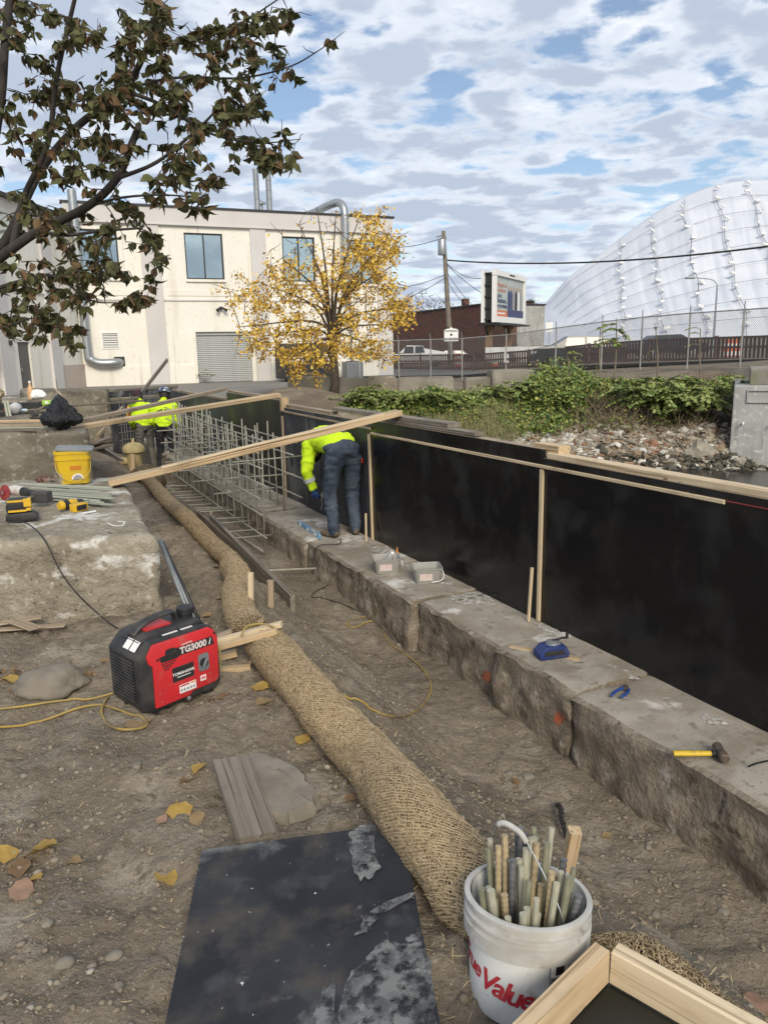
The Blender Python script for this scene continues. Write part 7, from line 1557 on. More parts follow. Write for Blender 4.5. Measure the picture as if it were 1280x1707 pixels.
# two clear tubs
tubm = mat('clear_plastic', (0.42, 0.42, 0.39), 0.3, (0.34, 0.34, 0.31), 9, .3, .7, alpha=0.72)
def tub(px, py, label, items, rz):
    b = on_ledge(px, py); t = thing('plastic_tub', label, 'tub', frame(b, rz), 'clear plastic tubs on the footing')
    def rr(w, d_, z, n=5, r=0.03):
        o = []
        for sx, sy, a0 in ((1, 1, 0), (-1, 1, 90), (-1, -1, 180), (1, -1, 270)):
            for k in range(n): a = rad(a0 + 90 * k / (n - 1)); o.append(Vector((sx * (w - r) + r * math.cos(a), sy * (d_ - r) + r * math.sin(a), z)))
        return o
    R = [rr(0.098, 0.088, 0.0), rr(0.118, 0.105, 0.12), rr(0.125, 0.112, 0.122), rr(0.125, 0.112, 0.132), rr(0.117, 0.104, 0.132), rr(0.113, 0.100, 0.118), rr(0.094, 0.084, 0.006)]
    g = MB(); V = [p for r_ in R for p in r_]; n = len(R[0]); Fc = [tuple(range(n - 1, -1, -1))] + [(i * n + k, i * n + (k + 1) % n, (i + 1) * n + (k + 1) % n, (i + 1) * n + k) for i in range(len(R) - 1) for k in range(n)] + [tuple((len(R) - 1) * n + k for k in range(n))]
    g.add(V, Fc); body = g.build('tub', tubm, t, smooth='auto')
    g = MB(); g.box((-0.02, -0.1015, 0.06), (0.11, 0.003, 0.06), Matrix.Rotation(0.14, 4, 'X')); g.build('paper_label', mat('label_pink', (0.62, 0.56, 0.53), 0.7, (0.62, 0.40, 0.38), 60, .5, .6), t)
    hp_ = curve_pts([(0.12, -0.04, 0.115), (0.135, -0.07, 0.06), (0.10, -0.11, 0.03), (0.02, -0.12, 0.02)] if items == 0 else [(0.122, 0.03, 0.115), (0.14, -0.01, 0.07), (0.135, -0.06, 0.05)], 6); g = MB(); g.tube(hp_, 0.004, 6); g.build('handle', M_['white'], t, smooth=True)
    g = MB(); g.box((0, 0, 0.05), (0.175, 0.155, 0.08), bev=0.02); g.build('contents', mat('mortar_grey', (0.34, 0.32, 0.28), 0.9, (0.25, 0.23, 0.20), 12, .3, .7), t)
    if items:
        o = thing('plastic_bottle', 'crumpled clear bottle sticking out of the left tub', 'bottle', frame(b + Vector((0, 0, 0.07)), rz, rad(35), rad(20)))
        g = MB(); g.lathe([(0.02, 0), (0.034, 0.01), (0.034, 0.06), (0.03, 0.075), (0.035, 0.09), (0.018, 0.125), (0.013, 0.14)], 14); g.build('bottle', mat('pet_plastic', (0.6, 0.62, 0.62), 0.15, alpha=0.6), o, smooth=True); g = MB(); g.lathe([(0.016, 0.138), (0.016, 0.155)], 12); g.build('cap', M_['white'], o)
tub(644, 952, 'clear plastic tub with a bottle sticking out, left of two', 1, 0.15); tub(711, 968, 'clear plastic tub with white handle, right of two', 0, 0.1)
for px, py, lb in ((640, 938, 'orange-tipped wire tie by the form panel, left'), (662, 922, 'orange-tipped wire tie by the form panel, right')):
    b = on_ledge(px, py); g = MB(); g.tube([b, b + Vector((0.0, 0.01, 0.06))], [0.012, 0.003], 6); tag(g.build('marker_tip', mat('tip_orange', (0.55, 0.22, 0.05), 0.6), world=True), lb, 'marker')
# white mortar dust patches are thin spills lying on the stones
dust = mat('mortar_dust', (0.60, 0.585, 0.55), 0.95, (0.42, 0.40, 0.365), 30, .35, .65, space='World')
N, L = dust.node_tree.nodes, dust.node_tree.links; gn = N.new('ShaderNodeNewGeometry'); ns = N.new('ShaderNodeTexNoise'); ns.inputs['Scale'].default_value = 26; ns.inputs['Detail'].default_value = 9; ns.inputs['Roughness'].default_value = 0.65; mr = N.new('ShaderNodeMapRange'); mr.inputs[1].default_value = 0.42; mr.inputs[2].default_value = 0.62
L.new(gn.outputs['Position'], ns.inputs['Vector']); L.new(ns.outputs['Fac'], mr.inputs[0]); L.new(mr.outputs[0], N['Principled BSDF'].inputs['Alpha'])   # thin dust: the stone shows between
for i, (pl_, lb) in enumerate([([(612, 905), (640, 912), (655, 920), (640, 922), (615, 915)], 'white mortar spill at the foot of the upright batten'), ([(668, 935), (700, 945), (718, 955), (700, 955), (672, 945)], 'white mortar spill between the two tubs'), ([(740, 990), (790, 985), (830, 1000), (800, 1012), (760, 1004)], 'white mortar spill on the third stone'), ([(730, 962), (765, 968), (750, 976), (728, 972)], 'white mortar spill right of the tubs'), ([(985, 1095), (1030, 1108), (1068, 1125), (1050, 1130), (1005, 1115)], 'white mortar spill by the pliers'), ([(885, 1035), (935, 1050), (960, 1072), (920, 1062)], 'white mortar spill at the panel seam'), ([(1160, 1185), (1200, 1195), (1212, 1206), (1180, 1204)], 'white mortar spill near the hammer')]):
    P = [on_ledge(*p, 0.006) for p in pl_]; c = sum(P, Vector()) / len(P); q = random.Random(i); C_ = curve_pts(P + [P[0]], 6)[:-1]; g = MB(); ring = [c + (p - c) * q.uniform(0.7, 1.1) + Vector((0, 0, -0.006)) for p in C_]; top = [c + (p - c) * 0.55 + Vector((0, 0, q.uniform(0, 0.003))) for p in C_]; n = len(ring)
    g.add([p - c for p in ring + top] + [Vector((0, 0, 0.003))], [(k, (k + 1) % n, n + (k + 1) % n, n + k) for k in range(n)] + [(n + k, n + (k + 1) % n, 2 * n) for k in range(n)]); tag(g.build('mortar_spill', dust, None, Matrix.Translation(c), True), lb, 'spill')
# spirit level
l0, l1 = on_ledge(500, 872, 0.02), on_ledge(531, 893, 0.02); Ml = axes((l0 + l1) / 2, l1 - l0); LL = (l1 - l0).length + 0.1
t = thing('spirit_level', 'light blue spirit level lying on the stone by the bending worker', 'spirit level', Ml); g = MB(); g.box((0, 0, 0), (LL, 0.025, 0.055), bev=0.003); g.build('body', mat('level_blue', (0.12, 0.30, 0.50), 0.4, (0.45, 0.5, 0.52), 8, .5, .6), t)
for x in (-LL * 0.35, 0, LL * 0.35): g = MB(); g.box((x, -0.001, 0.003), (0.05, 0.029, 0.03)); g.build('vial', M_['white'], t)
# fine wires sticking out by the seam batten
for k, (dx, lb) in enumerate(((-0.06, 'thin tie wire curling left of the seam batten'), (0.05, 'thin tie wire curling right of the seam batten'))):
    b = on_ledge(886, 1030); g = MB(); g.tube(curve_pts([b, b + Vector((dx * 0.5, 0, 0.05)), b + Vector((dx * 1.6, 0.0, 0.09 + 0.03 * k))], 6), 0.002, 4); tag(g.build('tie_wire', M_['black_metal'], world=True), lb, 'wire')
# sprayed paint marks on the rough faces of two stones
from mathutils.bvhtree import BVHTree
paint = mat('spray_orange', (0.52, 0.10, 0.04), 0.8, (0.30, 0.12, 0.07), 40, .4, .6, space='World')
for st_, cx, cy, w_, h_ in ((STONE[1], 931, 1197, 8, 11), (STONE[2], 812, 1128, 9, 9)):
    Ms_ = wm(st_); tree = BVHTree.FromPolygons([Ms_ @ v.co for v in st_.data.vertices], [tuple(p.vertices) for p in st_.data.polygons]); V = []
    for k in range(22):
        a = 6.283 * k / 22; rr = 1 + 0.45 * math.sin(k * 2.7 + cx); V.append((cx + w_ * rr * math.cos(a), cy + h_ * rr * math.sin(a)))
    pts = []
    for (x, y) in [(cx, cy)] + [(cx + (x - cx) * 0.5, cy + (y - cy) * 0.5) for x, y in V] + V:
        d = ray(x, y).normalized(); hit = tree.ray_cast(cC, d); pts.append((hit[0] if hit[0] else at(x, y, -0.5)) - d * 0.004)
    n = 22; g = MB(); g.add(pts, [(0, 1 + k, 1 + (k + 1) % n) for k in range(n)] + [(1 + k, 1 + n + k, 1 + n + (k + 1) % n, 1 + (k + 1) % n) for k in range(n)]); g.build('paint_mark', paint, st_, world=True)

# ------------------------------------------------------------------ things on the big block
def on_block(px, py, dz=0.0): return at(px, py, 0.535 + dz)
YB = mat('tool_yellow', (0.66, 0.40, 0.02), 0.45, (0.50, 0.31, 0.03), 12, .4, .7); TB = M_['black_plastic']
q = random.Random(14)
for i in range(9):                              # fibreglass strips
    a_ = on_block(40 + q.uniform(-10, 30) + 6 * i, 806 + 3.4 * i, 0.012 * (9 - i) * 0.6); b_ = on_block(170 + q.uniform(-15, 28), 813 + 3.6 * i, 0.012 * (9 - i) * 0.6)
    board('fibreglass_strip', a_, b_, 0.045, 0.008, M_['frp_strip'], 'pale green fibreglass strip on the concrete block, ' + ('nearest the yellow bucket', 'second from the yellow bucket', 'third from the yellow bucket', 'fourth from the yellow bucket', 'middle of the stack', 'fourth from the drill', 'third from the drill', 'second from the drill', 'nearest the drill')[i], 'strip', 'fibreglass strips on the block')
g = MB(); a_, b_ = on_block(85, 812, 0.03), on_block(112, 818, 0.03); board('metal_bar', a_, b_, 0.05, 0.03, M_['black_metal'], 'short black bar end among the fibreglass strips', 'bar')
# yellow square bucket
yb = at(127, 803, 0.535); t = thing('square_bucket', 'yellow square bucket with grey lid and wire handle', 'bucket', frame(yb, rad(18)))
def rsq(w, z, r=0.04, n=5):
    o = []
    for sx, sy, a0 in ((1, 1, 0), (-1, 1, 90), (-1, -1, 180), (1, -1, 270)):
        for k in range(n): a = rad(a0 + 90 * k / (n - 1)); o.append(Vector((sx * (w - r) + r * math.cos(a), sy * (w - r) + r * math.sin(a), z)))
    return o
def loft(R, capb=True, capt=True):
    n = len(R[0]); V = [p for r_ in R for p in r_]; Fc = [(i * n + k, i * n + (k + 1) % n, (i + 1) * n + (k + 1) % n, (i + 1) * n + k) for i in range(len(R) - 1) for k in range(n)]
    if capb: Fc.append(tuple(range(n - 1, -1, -1)))
    if capt: Fc.append(tuple((len(R) - 1) * n + k for k in range(n)))
    return V, Fc
yel = mat('bucket_yellow', (0.70, 0.47, 0.02), 0.4, (0.58, 0.40, 0.05), 4, .45, .7, layers=[((0.36, 0.34, 0.28), 5, 0.56, 0.66)])
g = MB(); g.add(*loft([rsq(0.118, 0), rsq(0.135, 0.20), rsq(0.143, 0.205), rsq(0.144, 0.225), rsq(0.138, 0.228), rsq(0.140, 0.255), rsq(0.147, 0.258), rsq(0.147, 0.285), rsq(0.13, 0.286)])); body = g.build('body', yel, t, smooth='auto')
g = MB(); g.add(*loft([rsq(0.150, 0.284), rsq(0.152, 0.300), rsq(0.140, 0.306), rsq(0.10, 0.308)])); g.build('lid', mat('lid_grey', (0.30, 0.31, 0.31), 0.6, (0.22, 0.22, 0.21), 9, .4, .7), t, Mw=wm(t) @ Matrix.Rotation(rad(4), 4, 'Y'), smooth='auto')
g = MB(); g.tube(curve_pts([(-0.145, -0.06, 0.24), (-0.12, -0.155, 0.10), (0.0, -0.165, 0.03), (0.12, -0.155, 0.09), (0.148, -0.05, 0.22)], 8), 0.0035, 6); g.build('handle', yel, t, smooth=True)
g = MB(); g.box((0.02, -0.133, 0.14), (0.09, 0.004, 0.035), Matrix.Rotation(0.08, 4, 'X')); g.build('printed_band', mat('print_gold', (0.60, 0.22, 0.02), 0.5), body)
g = MB(); g.prism([(0.05 * math.cos(a), 0.05 * math.sin(a)) for a in np.linspace(0, math.pi, 10)], (0.03, -0.127, 0.04), X_, Z_, (0, -0.006, 0)); g.build('printed_label', M_['white'], body); g = MB(); g.prism([(0.036 * math.cos(a), 0.036 * math.sin(a)) for a in np.linspace(0, math.pi, 10)], (0.03, -0.1335, 0.043), X_, Z_, (0, -0.003, 0)); g.build('printed_arch', M_['grey_print'], body)
# angle grinder
gq = on_block(22, 826, 0.05); Mgd = axes(gq, on_block(125, 838, 0.03) - on_block(22, 826, 0.03)); t = thing('angle_grinder', 'grinder with red disc and grey battery lying on the strips', 'angle grinder', Mgd)
g = MB(); g.lathe([(0.058, -0.004), (0.060, 0.0), (0.058, 0.004), (0.022, 0.010), (0.02, 0.02)], 28); g.build('disc', mat('disc_red', (0.20, 0.02, 0.025), 0.5, (0.28, 0.04, 0.04), 20, .4, .6), t, Mgd @ Matrix.Translation((-0.01, -0.055, 0.03)) @ Matrix.Rotation(rad(80), 4, 'X'), smooth='auto')
g = MB(); g.lathe([(0.012, 0.012), (0.012, 0.022)], 12); g.build('spindle_nut', M_['steel'], t, Mgd @ Matrix.Translation((-0.01, -0.056, 0.03)) @ Matrix.Rotation(rad(80), 4, 'X'))
g = MB(); g.tube([(0.0, -0.02, 0.04), (0.05, 0, 0.045), (0.13, 0.0, 0.04)], [0.035, 0.042, 0.036], 12); g.build('gear_head', mat('tool_white', (0.55, 0.53, 0.50), 0.5, (0.40, 0.25, 0.22), 20, .5, .65), t, smooth='auto')
g = MB(); g.tube([(0.12, 0, 0.04), (0.20, 0, 0.035), (0.28, 0.0, 0.03)], [0.036, 0.026, 0.032], 12); g.build('grip', TB, t, smooth='auto')
g = MB(); g.box((0.35, -0.01, 0.02), (0.13, 0.085, 0.085), Matrix.Rotation(0.4, 4, 'Z'), 0.015); g.build('battery', mat('battery_grey', (0.05, 0.048, 0.048), 0.5, (0.13, 0.06, 0.055), 14, .55, .7), t)
# cordless drill lying on its side, impact driver on charger
def drill(px, py, rz, label, scale=1.0):
    b = on_block(px, py, 0.0); t = thing('cordless_drill', label, 'drill', frame(b, rz) @ Matrix.Scale(scale, 4))
    g = MB(); g.tube([(-0.09, 0, 0.035), (-0.075, 0, 0.035), (0.03, 0, 0.035), (0.05, 0, 0.035)], [0.026, 0.034, 0.034, 0.028], 12); b_ = g.build('motor_housing', YB, t, smooth='auto')
    g = MB(); g.tube([(-0.06, 0, 0.035), (-0.02, 0, 0.035)], 0.0352, 12); g.build('vent_band', TB, b_, smooth='auto')
    g = MB(); g.tube([(0.05, 0, 0.035), (0.075, 0, 0.035), (0.10, 0, 0.035), (0.115, 0, 0.035)], [0.025, 0.025, 0.021, 0.011], 12); g.build('chuck', M_['black_metal'], t, smooth='auto'); g = MB(); g.tube([(0.11, 0, 0.035), (0.17, 0.0, 0.035)], 0.004, 6); g.build('bit', M_['steel'], t)
    g = MB(); g.tube([(-0.03, -0.02, 0.032), (-0.04, -0.07, 0.03), (-0.05, -0.12, 0.03)], [0.022, 0.019, 0.022], 10); g.build('grip', TB, t, smooth='auto')
    g = MB(); g.add(*rprism([(-0.055, 0.005), (0.055, 0.005), (0.055, 0.06), (-0.055, 0.06)], -0.03, 0.03, 0.006)); o = g.build('foot', YB, t, wm(t) @ Matrix.Translation((-0.04, -0.145, 0)), smooth='auto'); g = MB(); g.box((0, -0.031, 0.033), (0.08, 0.006, 0.035)); g.build('battery_socket', M_['black_print'], o)
drill(118, 848, rad(60), 'yellow cordless drill lying on its side with empty battery socket', 1.0)
b = on_block(38, 866, 0.0); t = thing('battery_charger', 'black battery charger with a yellow battery seated on it', 'charger', frame(b, rad(20)))
g = MB(); g.add(*rprism([(-0.10, 0.0), (0.10, 0.0), (0.105, 0.03), (0.07, 0.055), (-0.09, 0.05)], -0.05, 0.05, 0.01)); g.build('case', TB, t, smooth='auto')
g = MB(); g.add(*rprism([(-0.085, 0.055), (0.055, 0.055), (0.065, 0.10), (0.05, 0.15), (-0.07, 0.145), (-0.09, 0.10)], -0.042, 0.042, 0.012)); bb_ = g.build('battery', TB, t, smooth='auto')
for c, s_ in (((-0.015, -0.043, 0.135), (0.12, 0.004, 0.014)), ((-0.02, -0.043, 0.068), (0.11, 0.004, 0.014)), ((0.045, -0.02, 0.12), (0.045, 0.055, 0.055)), ((0.05, -0.02, 0.075), (0.03, 0.06, 0.02))): g = MB(); g.box(c, s_, bev=0.003 if s_[1] > 0.01 else 0); g.build('yellow_band', YB, bb_)
b = on_block(28, 842, 0.03); g = MB(); g.box((0, 0, 0.03), (0.12, 0.06, 0.05), Matrix.Rotation(0.2, 4, 'Z'), 0.012); g.tube([(0.05, 0, 0.05), (0.12, 0.02, 0.06)], 0.006, 6); tag(g.build('tool_pouch', mat('pouch_grey', (0.10, 0.09, 0.075), 0.8, (0.2, 0.17, 0.11), 20, .5, .65), None, Matrix.Translation(b), 'auto'), 'small dark tool half hidden behind the charger battery', 'tool')
g = MB(); g.tube(curve_pts([on_block(180, 872, .004), on_block(190, 876, .006), on_block(203, 876, .006), on_block(208, 870, .006), on_block(197, 869, .008)], 6), [(0.0015, 0.005)] * 25, 6); tag(g.build('cable_tie', M_['white'], world=True), 'curled white cable tie on the block', 'cable tie')
g = MB(); g.tube([on_block(138, 856, .01), on_block(160, 852, .008)], 0.006, 6); tag(g.build('marker_pen', M_['white'], world=True), 'small white marker right of the drill', 'marker')
# dark rusty debris by bucket
p = at(77, 803, 0.535); g = MB(); g.ico((0, 0, 0.02), 0.07, 1, 0.3, (1.2, 0.8, 0.5)); tag(g.build('debris_lump', mat('debris_red', (0.12, 0.05, 0.04), 0.9, (0.25, 0.22, 0.18), 20, .5, .6), None, Matrix.Translation(p)), 'reddish crumpled debris left of the yellow bucket', 'debris')

# ------------------------------------------------------------------ clutter on the mossy block
def on2(px, py, dz=0.0): return at(px, py, 0.845 + dz)
for k, (a_, b_, w, m, z, lb) in enumerate([((-12, 703), (86, 701), 0.09, 'pine', 0.05, 'orange-brown timber on the mossy block, top one'), ((-12, 710), (82, 708), 0.07, 'pine_worn', 0.02, 'timber under the orange-brown one'), ((-12, 714), (100, 712), 0.05, 'frp_strip', 0.012, 'pale strip at the front of the mossy block'), ((-12, 718), (60, 718), 0.03, 'wood_dirty', 0.01, 'dark lath at the front edge of the mossy block')]):
    board('lumber', on2(*a_, z), on2(*b_, z), w, 0.03 if k < 2 else 0.012, M_[m], lb)
# black sack
sk = on2(103, 715, 0.0); g = MB(); g.ico((0, 0, 0.13), 0.17, 3, 0.30, (0.95, 0.7, 0.95), None, 4); o = g.build('plastic_sack', mat('sack_black', (0.012, 0.012, 0.014), 0.3, bump=1.0, bscale=14, bdist=0.05), None, Matrix.Translation(sk), True); tag(o, 'crumpled black plastic sack at the corner of the mossy block', 'sack')
board('prop_board', on2(96, 655, 0.0).lerp(atY(96, 652, 10.6), 1.0), atY(126, 703, 9.0), 0.09, 0.035, M_['pine'], 'pale board leaning up among the clutter beside the sack', up=(1, 0, 0.2))
g = MB(); g.tube([atY(94, 632, 9.6), atY(103, 690, 9.4)], 0.008, 6); tag(g.build('steel_rod', barm, world=True), 'thin grey rod standing up beside the leaning board', 'rod')
board('cross_lath', atY(95, 678, 11.0), atY(240, 668, 12.8), 0.04, 0.03, M_['wood_dirty'], 'thin dark lath crossing in front of the far block')
p = on2(45, 683, 0.0); g = MB(); g.box((0, 0, 0.06), (1.05, 0.14, 0.10), bev=0.01); tag(g.build('black_case', TB, None, frame(p, 0.12)), 'long black case lying on the mossy block', 'case')
p = on2(80, 676, 0.10); t = thing('laser_tool', 'lime green and black tool lying on the long case', 'tool', frame(p, 0.2)); g = MB(); g.box((0, 0, 0.04), (0.13, 0.08, 0.07), bev=0.012); g.build('body', mat('lime_plastic', (0.30, 0.50, 0.05), 0.5), t); g = MB(); g.box((-0.085, 0, 0.035), (0.05, 0.07, 0.06), bev=0.01); g.box((0.085, 0, 0.035), (0.04, 0.07, 0.06), bev=0.01); g.build('end_caps', TB, t); g = MB(); g.box((0.0, -0.042, 0.045), (0.05, 0.004, 0.03)); g.build('screen', M_['white'], t)
p = on2(28, 690, 0.0); g = MB(); g.ico((0, 0, 0.08), 0.085, 2, 0.1, (1, 1, 0.95)); tag(g.build('foam_ball', mat('ball_grey', (0.50, 0.50, 0.52), 0.6, (0.4, 0.4, 0.42), 9, .4, .6), None, Matrix.Translation(p), True), 'greyish white round bundle in front of the long case', 'bundle')
g = MB(); a_, b_ = on2(33, 684, 0.03), on2(46, 684, 0.03); g.tube([a_, b_], 0.022, 8); tag(g.build('pipe_piece', mat('pipe_blue', (0.50, 0.62, 0.70), 0.5), world=True, smooth=True), 'pale blue tube piece right of the round bundle', 'tube')
g = MB(); a_, b_ = on2(8, 682, 0.03), on2(21, 684, 0.03); g.tube([a_, b_], 0.02, 8); tag(g.build('pipe_piece', mat('pipe_red', (0.5, 0.08, 0.05), 0.5), world=True, smooth=True), 'red tube piece left of the round bundle', 'tube')
p = on2(60, 690, 0.0); g = MB(); g.tube(curve_pts([(-0.12, 0, 0.03), (-0.05, 0, 0.06), (0.03, 0, 0.06), (0.12, 0.02, 0.10)], 5), [(0.012, 0.05)] * 16, 8); tag(g.build('leather_strap', M_['wood_dirty'], None, frame(p, 0.3), True), 'bent brown leather piece right of the tubes', 'leather')
p = on2(70, 700, 0.0); g = MB(); g.ico((0, 0, 0.05), 0.10, 2, 0.35, (1.4, 0.8, 0.6)); tag(g.build('debris_lump', mat('debris_dark', (0.03, 0.028, 0.025), 0.7, (0.3, 0.24, 0.15), 14, .58, .66), None, Matrix.Translation(p)), 'dark crumpled debris between lumber and sack', 'debris')
p = atY(52, 655, 12.0); p.z = 0.97; t = thing('plastic_bottle', 'amber bottle standing on the pale block at left', 'bottle', p); g = MB(); g.lathe([(0.05, 0), (0.05, 0.16), (0.02, 0.21), (0.018, 0.25)], 12); g.build('bottle', mat('amber', (0.55, 0.33, 0.15), 0.3), t, smooth='auto'); g = MB(); g.lathe([(0.02, 0.25), (0.02, 0.28)], 10); g.build('cap', M_['white'], t)
p = atY(63, 658, 12.0); p.z = 0.97; g = MB(); g.ico((0, 0, 0.06), 0.12, 1, 0.25, (1.1, 0.7, 0.6)); tag(g.build('paper_lump', M_['white'], None, Matrix.Translation(p)), 'crumpled white paper on the pale block at left', 'paper')
# dirt clutter between block and wattle
for a_, b_, z, w, m, lb in (((152, 741), (182, 730), 0.42, 0.10, 'wood_dirty', 'dark broken board right of the mossy block, upper'), ((150, 750), (185, 742), 0.36, 0.10, 'wood_dirty', 'dark broken board right of the mossy block, lower'), ((175, 748), (205, 768), 0.33, 0.03, 'wood_grey', 'thin grey stick before the hydrant')):
    board('broken_board', at(*a_, z), at(*b_, z), w, 0.03, M_[m], lb)
# old hydrant-like post
hb = atY(227, 790, 11.6); hb.z = 0.2; t = thing('hydrant', 'old pale yellow domed hydrant half buried in straw', 'hydrant', (hb.x, hb.y, 0.2))
hy_m = mat('hydrant_yellow', (0.42, 0.34, 0.16), 0.7, (0.30, 0.24, 0.12), 6, .4, .65); hyD = (Vector((hb.x, hb.y, 0)) - Vector((0, 0, 0))).length
zc = lambda py: atY(225, py, hb.y).z - 0.2
g = MB(); g.lathe([(0.12, -0.4), (0.12, zc(757)), (0.13, zc(755)), (0.165, zc(752))], 20); g.build('barrel', hy_m, t, smooth='auto'); g = MB(); g.lathe([(0.165, zc(753)), (0.17, zc(748)), (0.15, zc(743)), (0.10, zc(739)), (0.025, zc(737)), (0.025, zc(732)), (0.015, zc(731))], 20); g.build('dome', hy_m, t, smooth='auto'); g = MB(); g.tube([(-0.10, -0.03, zc(768)), (-0.21, -0.06, zc(768))], [0.06, 0.07], 12); g.build('nozzle', hy_m, t, smooth='auto')
board('stake', atY(222, 785, hb.y - 0.35), atY(221, 757, hb.y - 0.35), 0.08, 0.04, M_['pine'], 'short orange-brown stake in front of the hydrant', 'stake', up=(0, -1, 0.1))
# orange glove/flag on board
p = atY(214, 687, 9.75); g = MB(); g.ico((0, 0, 0), 0.055, 1, 0.4, (0.8, 0.4, 1.2)); tag(g.build('orange_flag', mat('flag_orange', (0.85, 0.25, 0.05), 0.5, (0.85, 0.6, 0.1), 18, .45, .6), None, Matrix.Translation(p)), 'bright orange tag on the upper timber before the left worker', 'flag')

# ------------------------------------------------------------------ fallen leaves
FLm = [leafmat('fallen_yellow', (0.52, 0.36, 0.10), (0.42, 0.27, 0.075)), leafmat('fallen_tan', (0.36, 0.26, 0.14), (0.29, 0.20, 0.10)), leafmat('fallen_brown', (0.19, 0.12, 0.065), (0.26, 0.17, 0.09)), leafmat('fallen_pink', (0.42, 0.27, 0.19), (0.34, 0.22, 0.15))]
fl_list = [(300, 1357, .105, 0, 'large yellow leaf before the weathered plank'), (333, 1284, .07, 0, 'yellow leaf touching the stone slab'), (68, 1422, .12, 0, 'large yellow leaf standing at the far left'), (35, 1452, .085, 2, 'curled brown leaf left of the standing yellow one'), (278, 1470, .085, 0, 'yellow leaf with long stalk left of the black sheet'), (10, 1428, .08, 0, 'pale yellow leaf cut by the left picture edge'), (62, 1466, .045, 0, 'small yellow leaf below the standing one'), (36, 1490, .085, 3, 'pinkish brown leaf at the lower left'), (505, 1236, .075, 0, 'tan leaf above the stone slab'), (585, 1336, .06, 2, 'brown leaf against the wattle'), (228, 1210, .11, 1, 'dry tan leaf inside the cord loop'), (435, 1147, .085, 0, 'yellow leaf right of the generator'), (433, 1117, .10, 2, 'thick brown leaf at the end of the near wattle'), (440, 1172, .085, 1, 'pale tan leaf below the generator\'s right end'), (384, 953, .085, 0, 'yellow leaf on the bank above the bent wattle'), (368, 998, .06, 1, 'tan leaf by the conduit foot'), (345, 1028, .075, 1, 'tan leaf behind the generator cap'), (175, 1104, .06, 1, 'small yellow leaf left of the generator'), (128, 803, .14, 0, 'large pale leaf beside the yellow bucket'), (330, 1388 - 20, .07, 1, 'crumpled pale leaf beside the large yellow one'), (18, 1137, .09, 0, 'yellow leaf left of the half-buried stone'), (30, 1150, .07, 2, 'brown leaf under the half-buried stone'), (1262, 1680, .12, 3, 'large pale leaf at the bottom right corner'), (607, 1108, .05, 3, 'pale curled leaf in the trench'), (545, 1088, .045, 1, 'small tan leaf in the trench near the wattle'), (360, 948, .06, 2, 'brown leaf on the far wattle'), (395, 925, .07, 1, 'tan leaf caught against the form board'), (312, 1305, .065, 2, 'brown curled leaf above the large yellow one'), (125, 1440, .05, 1, 'small tan leaf right of the standing yellow one'), (352, 1168, .05, 3, 'orange-tinted leaf at the generator foot'), (372, 1163, .05, 2, 'brown leaf under the generator\'s right end'), (270, 1370, .045, 3, 'tiny white shred beside the large yellow leaf'), (640, 1240, .05, 1, 'tan shred right of the wattle'), (1010, 1395, .05, 1, 'tan shred on the right slope'), (145, 1130, .07, 2, 'brown leaf right of the half-buried stone'), (860, 1475 - 170, .05, 2, 'dark leaf in the trench behind the bucket')]
q = random.Random(33)
for i, (px, py, L, m, lb) in enumerate(fl_list):
    p = G(px, py) if py > 860 else at(px, py, 0.54); L *= 1.22; V, Fc = leaf_data(L, L * 0.74, q.uniform(0.1, 0.5), q.uniform(-0.25, 0.2), 200 + i); g = MB(); g.add(V, Fc); zc_ = min(v[2] for v in V)
    Mx = frame(p + Vector((0, 0, 0.004 - zc_ * 0.6)), q.uniform(0, 6.28), q.gauss(0, .18) + (0.7 if 'standing' in lb and px == 68 else 0), q.gauss(0, .15)) @ Matrix.Translation((-L / 2, 0, 0))
    tag(g.build('fallen_leaf', FLm[m], None, Mx, True), lb, 'leaf', 'fallen leaves on the earth')
# dark leaf litter drift near the half-buried stone
g = MB()
for k in range(90):
    px, py = q.gauss(60, 45), 1118 + abs(q.gauss(0, 12)) + 0.002 * (q.gauss(0, 1)); p = G(px, py); V, Fc = LEAVES[q.randrange(10)]; sc_ = q.uniform(0.25, 0.5); Mx = frame(p + Vector((0, 0, 0.006)), q.uniform(0, 6.28), q.gauss(0, .5), q.gauss(0, .4)) @ Matrix.Scale(sc_, 4); g.mi = q.choice([1, 2, 2]); g.add([Mx @ Vector(v) for v in V], Fc)
tag(g.build('leaf_litter', FLm), 'drift of broken brown leaves round the half-buried stone', 'leaf litter', None, 'stuff')
# ------------------------------------------------------------------ people
hivis = mat('hivis_yellow', (0.62, 0.86, 0.03), 0.75, (0.50, 0.74, 0.02), 5, .35, .7, bump=0.6, bscale=16, bdist=0.02, spec=0.2)
denim = mat('denim', (0.040, 0.055, 0.085), 0.85, (0.095, 0.12, 0.155), 7, .4, .7, bump=0.6, bscale=28, bdist=0.015, spec=0.2, stretch=(1, 1, 0.6))
black_cloth = mat('black_cloth', (0.016, 0.017, 0.021), 0.85, (0.03, 0.03, 0.036), 6, .4, .7, bump=0.6, bscale=22, bdist=0.015, spec=0.2)
grey_cloth = mat('grey_cloth', (0.11, 0.105, 0.095), 0.85, (0.15, 0.145, 0.13), 6, .4, .7, bump=0.6, bscale=22, bdist=0.015, spec=0.2)
green_cloth = mat('green_cloth', (0.02, 0.09, 0.06), 0.85, bump=0.5, bscale=22, bdist=0.01)
skin = mat('skin', (0.33, 0.19, 0.13), 0.6); boot = mat('boot_leather', (0.10, 0.075, 0.05), 0.8, (0.16, 0.125, 0.09), 14, .4, .65); hair = mat('dark_hair', (0.02, 0.016, 0.013), 0.7)
